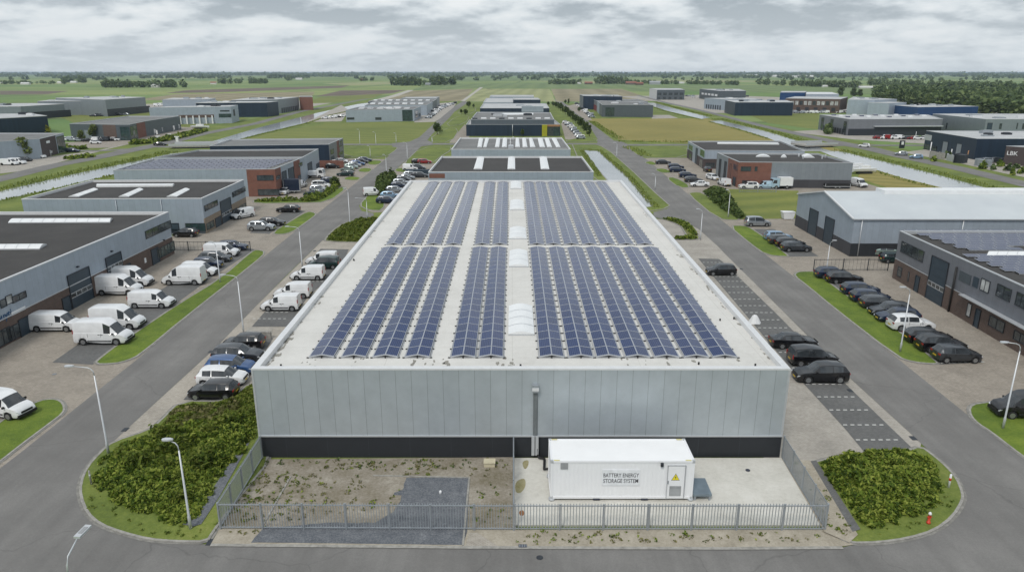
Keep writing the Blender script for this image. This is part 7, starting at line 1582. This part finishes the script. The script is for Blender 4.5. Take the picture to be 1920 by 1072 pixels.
# trees
def tree_parts(seed, H=6.0, Wd=4.2, n=1300, leaf=.34, trunk=.28, columnar=False):
    rg = np.random.default_rng(seed); C = []; lobes = []
    for k in range(16):
        a = rg.uniform(0, 6.28); r_ = rg.uniform(0, .33)*Wd; zc_ = H*(trunk+.10+rg.random()*(1-trunk-.22)); f_ = 1-abs((zc_/H-trunk)/(1-trunk)-.40)*.9; lobes.append((math.cos(a)*r_*f_, math.sin(a)*r_*f_, zc_, rg.uniform(.16, .27)*Wd*(f_+.15)))
    per = n//len(lobes)
    for lx_, ly_, lz_, lr_ in lobes:
        d = rg.normal(size=(per, 3)); d /= np.linalg.norm(d, axis=1)[:, None]; rr_ = lr_*rg.uniform(.45, 1.08, per)[:, None]; q = d*rr_; q[:, 2] *= 1.1 if not columnar else 1.6; C.append(q+np.array([lx_, ly_, lz_]))
    C = np.concatenate(C); C[:, 2] = np.clip(C[:, 2], H*trunk*.8, H)
    mb = MB(); mb.tube([(0, 0, 0), (.03, 0, H*.2), (0, .04, H*.5), (0, 0, H*.78)], [H*.028, H*.022, H*.015, H*.005], 7)
    for lx_, ly_, lz_, lr_ in lobes[:9]: mb.tube([(0, 0, max(H*.22, lz_-H*.22)), (lx_*.5, ly_*.5, lz_-H*.08), (lx_, ly_, lz_)], [H*.011, H*.008, H*.003], 5)
    return C, mb.mesh('trunk', 'bark')
TREES = {}
for key, (sd_, H, Wd, n, lf, tr, mt, colm) in {'round': (1, 6, 5.4, 1500, .36, .22, 'tree_leaf', False), 'oval': (2, 6, 3.8, 1300, .34, .16, 'tree_leaf', False), 'pale': (3, 6, 3.8, 1300, .36, .14, 'pale_leaf', False), 'slim': (4, 6, 2.9, 900, .32, .08, 'tree_leaf', True), 'yellow': (5, 3, 3.2, 500, .3, .05, 'yellow_leaf', False), 'dark': (6, 10, 9, 1400, .7, .12, 'wood_leaf', False)}.items():
    C, tm = tree_parts(sd_, H, Wd, n, lf, tr, colm); cr = quads('crown', C, lf, mt, sd_); me = cr.data; bpy.data.objects.remove(cr); TREES[key] = (me, tm, H)
def tree(px, py, key, H, label, group=None, rz=None, name='tree'):
    g = G(px, py); me, tm, H0 = TREES[key]; o = thing(name, label, 'tree', (g.x, g.y, 0), rz if rz is not None else rc.uniform(0, 6.28), group=group); s_ = H/H0; o.scale = (s_, s_, s_); inst('trunk', tm, o); inst('crown', me, o); return o
tree(820, 253, 'round', 5.6, 'round dark tree standing alone beside the left road near the crossing')
tree(979, 256.5, 'oval', 3.6, 'small green tree in front of the navy blue office hall')
tree(628, 352, 'round', 2.9, 'small ochre green tree at the corner of the clipped hedge'); tree(879, 202, 'round', 5, 'dark round tree at the far end of the left road'); tree(888, 203, 'oval', 3.6, 'small dark tree beside the round one at the road end'); tree(873, 216, 'round', 4, 'low wide shrub tree beside the grey middle hall'); tree(865, 214, 'oval', 3.4, 'small shrub tree left of the low wide one')
tree(47, 300, 'pale', 8.0, 'sparse pale tree before the grey wall at the left edge'); tree(154, 266, 'pale', 5.2, 'thin young tree, leftmost before the dark slate hall'); tree(178, 263, 'pale', 7.2, 'biggest pale green tree before the dark slate hall'); tree(209, 261, 'slim', 5.4, 'narrow young tree left of the glazed entrance'); tree(224, 261, 'pale', 5.8, 'young tree right in front of the glazed entrance')
tree(28, 250, 'pale', 4.6, 'small tree at the foot of the navy hall, left edge'); tree(66, 249, 'pale', 5.2, 'small tree before the right end of the navy hall'); tree(89, 249, 'yellow', 3.6, 'yellow flowering shrub beside the navy hall', name='shrub')
for i in range(14):
    t_ = i/13; tree(1043+62*t_**1.1, 203+53*t_**1.25, 'slim' if i % 2 else 'oval', rc.uniform(5.0, 6.6), 'young roadside tree beside the pale cars, '+ORD[i], 'row of young trees along the right estate road')
for x, y, k_, h_, l_ in ((1028, 199, 'oval', 4, 'small tree right of the far middle halls'), (1037, 200, 'round', 4.2, 'bushy tree at the far right corner of the middle halls'), (1066, 196, 'slim', 5, 'upright tree at the far end of the right estate road'), (1060, 195, 'oval', 4, 'small tree left of the upright one at the road end'), (1086, 210, 'round', 3.4, 'round bush on the forecourt of the glass corner unit'),
        (1576, 180, 'dark', 11, 'dark pointed tree left of the dark pair before the wood'), (1600, 181, 'dark', 10, 'broad dark tree before the wood'), (1612, 181, 'dark', 8.5, 'smaller dark tree closest to the wood')):
    tree(x, y, k_, h_, l_)
# woods
def wood(bases, hs, name='wood', mat='wood_leaf', per=70, leafk=.11, seed=50):
    rg = np.random.default_rng(seed); C = []; S = []
    for (x, y), h_ in zip(bases, hs):
        g = G(x, y); w_ = h_*rg.uniform(.38, .55); n = per; wx = 1.0 if y > 146 else 3.0
        d = rg.normal(size=(n, 3)); d /= np.linalg.norm(d, axis=1)[:, None]; rr_ = rg.uniform(.5, 1.05, n)[:, None]; q = d*rr_*np.array([w_*wx, w_, h_*.52]); q[:, 2] += h_*.50; q[:, 2] = np.maximum(q[:, 2], .3); C.append(q+np.array([g.x, g.y, 0])); S.append(np.full(n, h_*leafk*2))
    return quads(name, np.concatenate(C), np.concatenate(S), mat, seed, kind='stuff', aspect=1.2)
rw_ = np.random.default_rng(77); B = []; Hh = []
for i in range(430):
    x = 1635+rw_.random()**.8*420; yb = 189+(x-1640)*.125; yt = 166+max(0, (x-1640))*.004; q = rw_.random()**1.3; y = yb+(yt-yb)*q
    B.append((x, y)); Hh.append(rw_.uniform(8, 12.5))
wood(B, Hh, per=90, seed=51)
B = [(1850+rw_.random()*150, 222+rw_.random()*4) for _ in range(50)]; wood(B, [rw_.uniform(2, 4) for _ in B], 'undergrowth', 'pale_leaf', 50, seed=52)
def clump(x0, x1, y, h0, h1, n, seed, y2=None):
    r_ = random.Random(seed); B = [(r_.uniform(x0, x1), y+r_.uniform(-1.2, .3)) for _ in range(n)]
    if y2 is not None: B = [(x, y+(y2-y)*(x-x0)/(x1-x0)+r_.uniform(-.9, .2)) for x, _ in B]
    return wood(B, [r_.uniform(h0, h1) for _ in B], per=60, seed=seed)
clump(736, 795, 161, 13, 19, 26, 61); clump(808, 850, 160, 14, 20, 20, 62); clump(795, 812, 159, 7, 10, 8, 63); clump(195, 350, 164.5, 9, 15, 60, 64); clump(1030, 1088, 158.5, 9, 12, 26, 65); clump(1118, 1175, 158, 12, 19, 26, 66); clump(1176, 1385, 157.5, 7, 11, 80, 67, 160)
clump(1419, 1612, 159, 9, 14, 70, 68, 166); clump(1610, 1960, 160, 10, 15, 80, 69, 171); clump(408, 500, 157.5, 9, 14, 34, 70); clump(120, 162, 155.5, 14, 20, 16, 71); clump(0, 60, 158.5, 7, 10, 20, 72); clump(62, 130, 158, 6, 8, 16, 73); clump(676, 700, 152.5, 10, 14, 8, 74); clump(850, 872, 150.5, 14, 18, 8, 75)
for y, n, h0, h1, sd_ in ((150.5, 130, 8, 14, 80), (147, 420, 10, 17, 81), (144.3, 800, 11, 18, 82), (142, 1100, 16, 24, 84), (140.2, 1300, 22, 32, 83)):
    r_ = random.Random(sd_); B = []; k = 0
    while len(B) < n:
        x = r_.uniform(-60, 1980); dens_ = mn.noise(Vector((x*.012, y*3.3, 0)))+.5*mn.noise(Vector((x*.05, y, 3)))
        if dens_ > {150.5: .12, 147: .02, 144.3: -.12, 142: -.35, 140.2: -.7}[y]: B.append((x, y+r_.uniform(-.5, .5)*(2 if y > 145 else 1)))
    wood(B, [r_.uniform(h0, h1) for _ in B], 'far_wood', per=26 if y > 146 else 12, leafk=.2 if y > 146 else .3, seed=sd_)
# farms and sheds in the fields
plain('roof_tile', (.26, .10, .065), .8); plain('farm_white', (.62, .62, .60), .7); plain('farm_grey', (.30, .32, .34), .7)
FH = [(46, 159, 18, 5, 'W', 'white farm shed at the far left field edge'), (3, 157, 20, 5, 'W', 'white shed cut by the left edge in the far fields'), (111, 157, 14, 5, 'W', 'small white shed near the far dark grove on the left'), (137, 156, 16, 5, 'W', 'white shed in front of the far dark grove on the left'), (292, 164.5, 16, 6, 'W', 'white farmhouse inside the left tree clump'), (400, 158.5, 13, 6, 'P', 'pinkish farmhouse beyond the left fields'),
      (680, 152, 16, 8, 'R', 'red roofed farm left of the big tree clumps'), (802, 160, 12, 5, 'G', 'grey barn between the two big tree clumps'), (1104, 158.5, 18, 6, 'R', 'red roofed farm beside the middle tree clump'), (1086, 158, 9, 4, 'W', 'small white shed beside the middle tree clump'), (1183, 159, 24, 7, 'R', 'largest red brown farmhouse right of the middle'), (1200, 160, 16, 6, 'R', 'second red brown farmhouse right of the largest one'),
      (1228, 159, 24, 8, 'G', 'grey barn beside the red brown farmhouses'), (1277, 157, 16, 4, 'W', 'white shed before the thin line of trees'), (1406, 144.5, 90, 14, 'W', 'long white shed near the horizon, right of the middle'), (1458, 145, 50, 12, 'W', 'white shed near the horizon, left of the longest group'), (1512, 146, 80, 13, 'W', 'long white shed near the horizon towards the right'), (1490, 146, 30, 10, 'W', 'short white shed near the horizon between two longer ones'),
      (1796, 163, 20, 7, 'R', 'bright red roofed house behind the wood on the right'), (1832, 165, 16, 7, 'R', 'red roofed house right of the bright one behind the wood'), (1862, 164, 18, 7, 'G', 'grey house behind the wood on the right'), (1890, 166, 18, 7, 'G', 'grey house near the right edge behind the wood'), (1548, 164, 10, 4, 'W', 'small white house behind the far right hall roofs'), (1625, 166, 24, 4, 'W', 'white greenhouse strip left of the wood'), (1345, 146, 40, 9, 'W', 'pale shed in the far haze right of the middle'), (560, 150, 24, 7, 'W', 'pale shed in the far haze on the left')]
for i, (x, y, L_, h_, c_, l_) in enumerate(FH):
    g = G(x, y); o = thing('farm_building', l_, 'farm building', (g.x, g.y, 0), rc.uniform(-.25, .25)); dp = L_*.5; mb = MB(); mb.box(-L_/2, L_/2, 0, dp, 0, h_*.6); 
    for sx in (-1, 1): q = [(sx*L_/2, 0, h_*.6), (sx*L_/2, dp, h_*.6), (sx*L_/2, dp/2, h_)]; mb.face(q if sx > 0 else q[::-1])
    wm_ = {'W': 'farm_white', 'R': 'brown_brick', 'G': 'farm_grey', 'P': 'farm_white'}[c_]; mb.build('wall', wm_, o, local=True); r_ = MB(); e = .3
    r_.face([(-L_/2-e, -e, h_*.58), (L_/2+e, -e, h_*.58), (L_/2+e, dp/2, h_+.05), (-L_/2-e, dp/2, h_+.05)]); r_.face([(-L_/2-e, dp/2, h_+.05), (L_/2+e, dp/2, h_+.05), (L_/2+e, dp+e, h_*.58), (-L_/2-e, dp+e, h_*.58)]); r_.build('roof', {'W': 'farm_white', 'R': 'roof_tile', 'G': 'farm_grey', 'P': 'roof_tile'}[c_], o, local=True)
for x, y, l_ in ((590, 471, 'drain at the left road kerb before the shrub bed'), (395, 660, 'drain at the left road kerb beside the corner cars'), (235, 806, 'drain at the left road kerb above the planting bed'), (1594, 733, 'drain at the right road kerb beside the dashed bays'), (1712, 822, 'drain at the upper kerb of the right planting bed'), (1390, 505, 'drain at the right road kerb by the lone black car'), (395, 1017, 'drain below the tip of the left planting bed')):
    g = G(x, y); mb = MB(); mb.box(g.x-.2, g.x+.2, g.y-.3, g.y+.3, .03, .068); tag(mb.build('storm_drain', 'dark_frame'), l_, 'drain')
for x, y, l_ in ((102, 702, 'round manhole cover on the left yard paving'), (1012, 1046, 'round manhole cover on the front road'), (1645, 604+0, 'round manhole cover hidden between parked cars')):
    if 'hidden' in l_: continue
    g = G(x, y); mb = MB(); mb.tube([(g.x, g.y, .03), (g.x, g.y, .064)], .2, 16, smooth=False); tag(mb.build('manhole_cover', 'rim_metal' if 'front' not in l_ else 'dark_frame'), l_, 'manhole cover')
# the air itself
mb = MB(); mb.box(-31000, 31000, -450, 33500, -1, 31)
m = newmat('haze'); t = NT(m); v = t.n('VolumePrincipled'); v.inputs['Color'].default_value = (.72, .86, 1.0, 1); v.inputs['Density'].default_value = 8.5e-5; v.inputs['Anisotropy'].default_value = .3
o_ = t.n('OutputMaterial'); t.l(v.outputs[0], o_.inputs['Volume']); mb.build('haze', 'haze', kind='stuff')
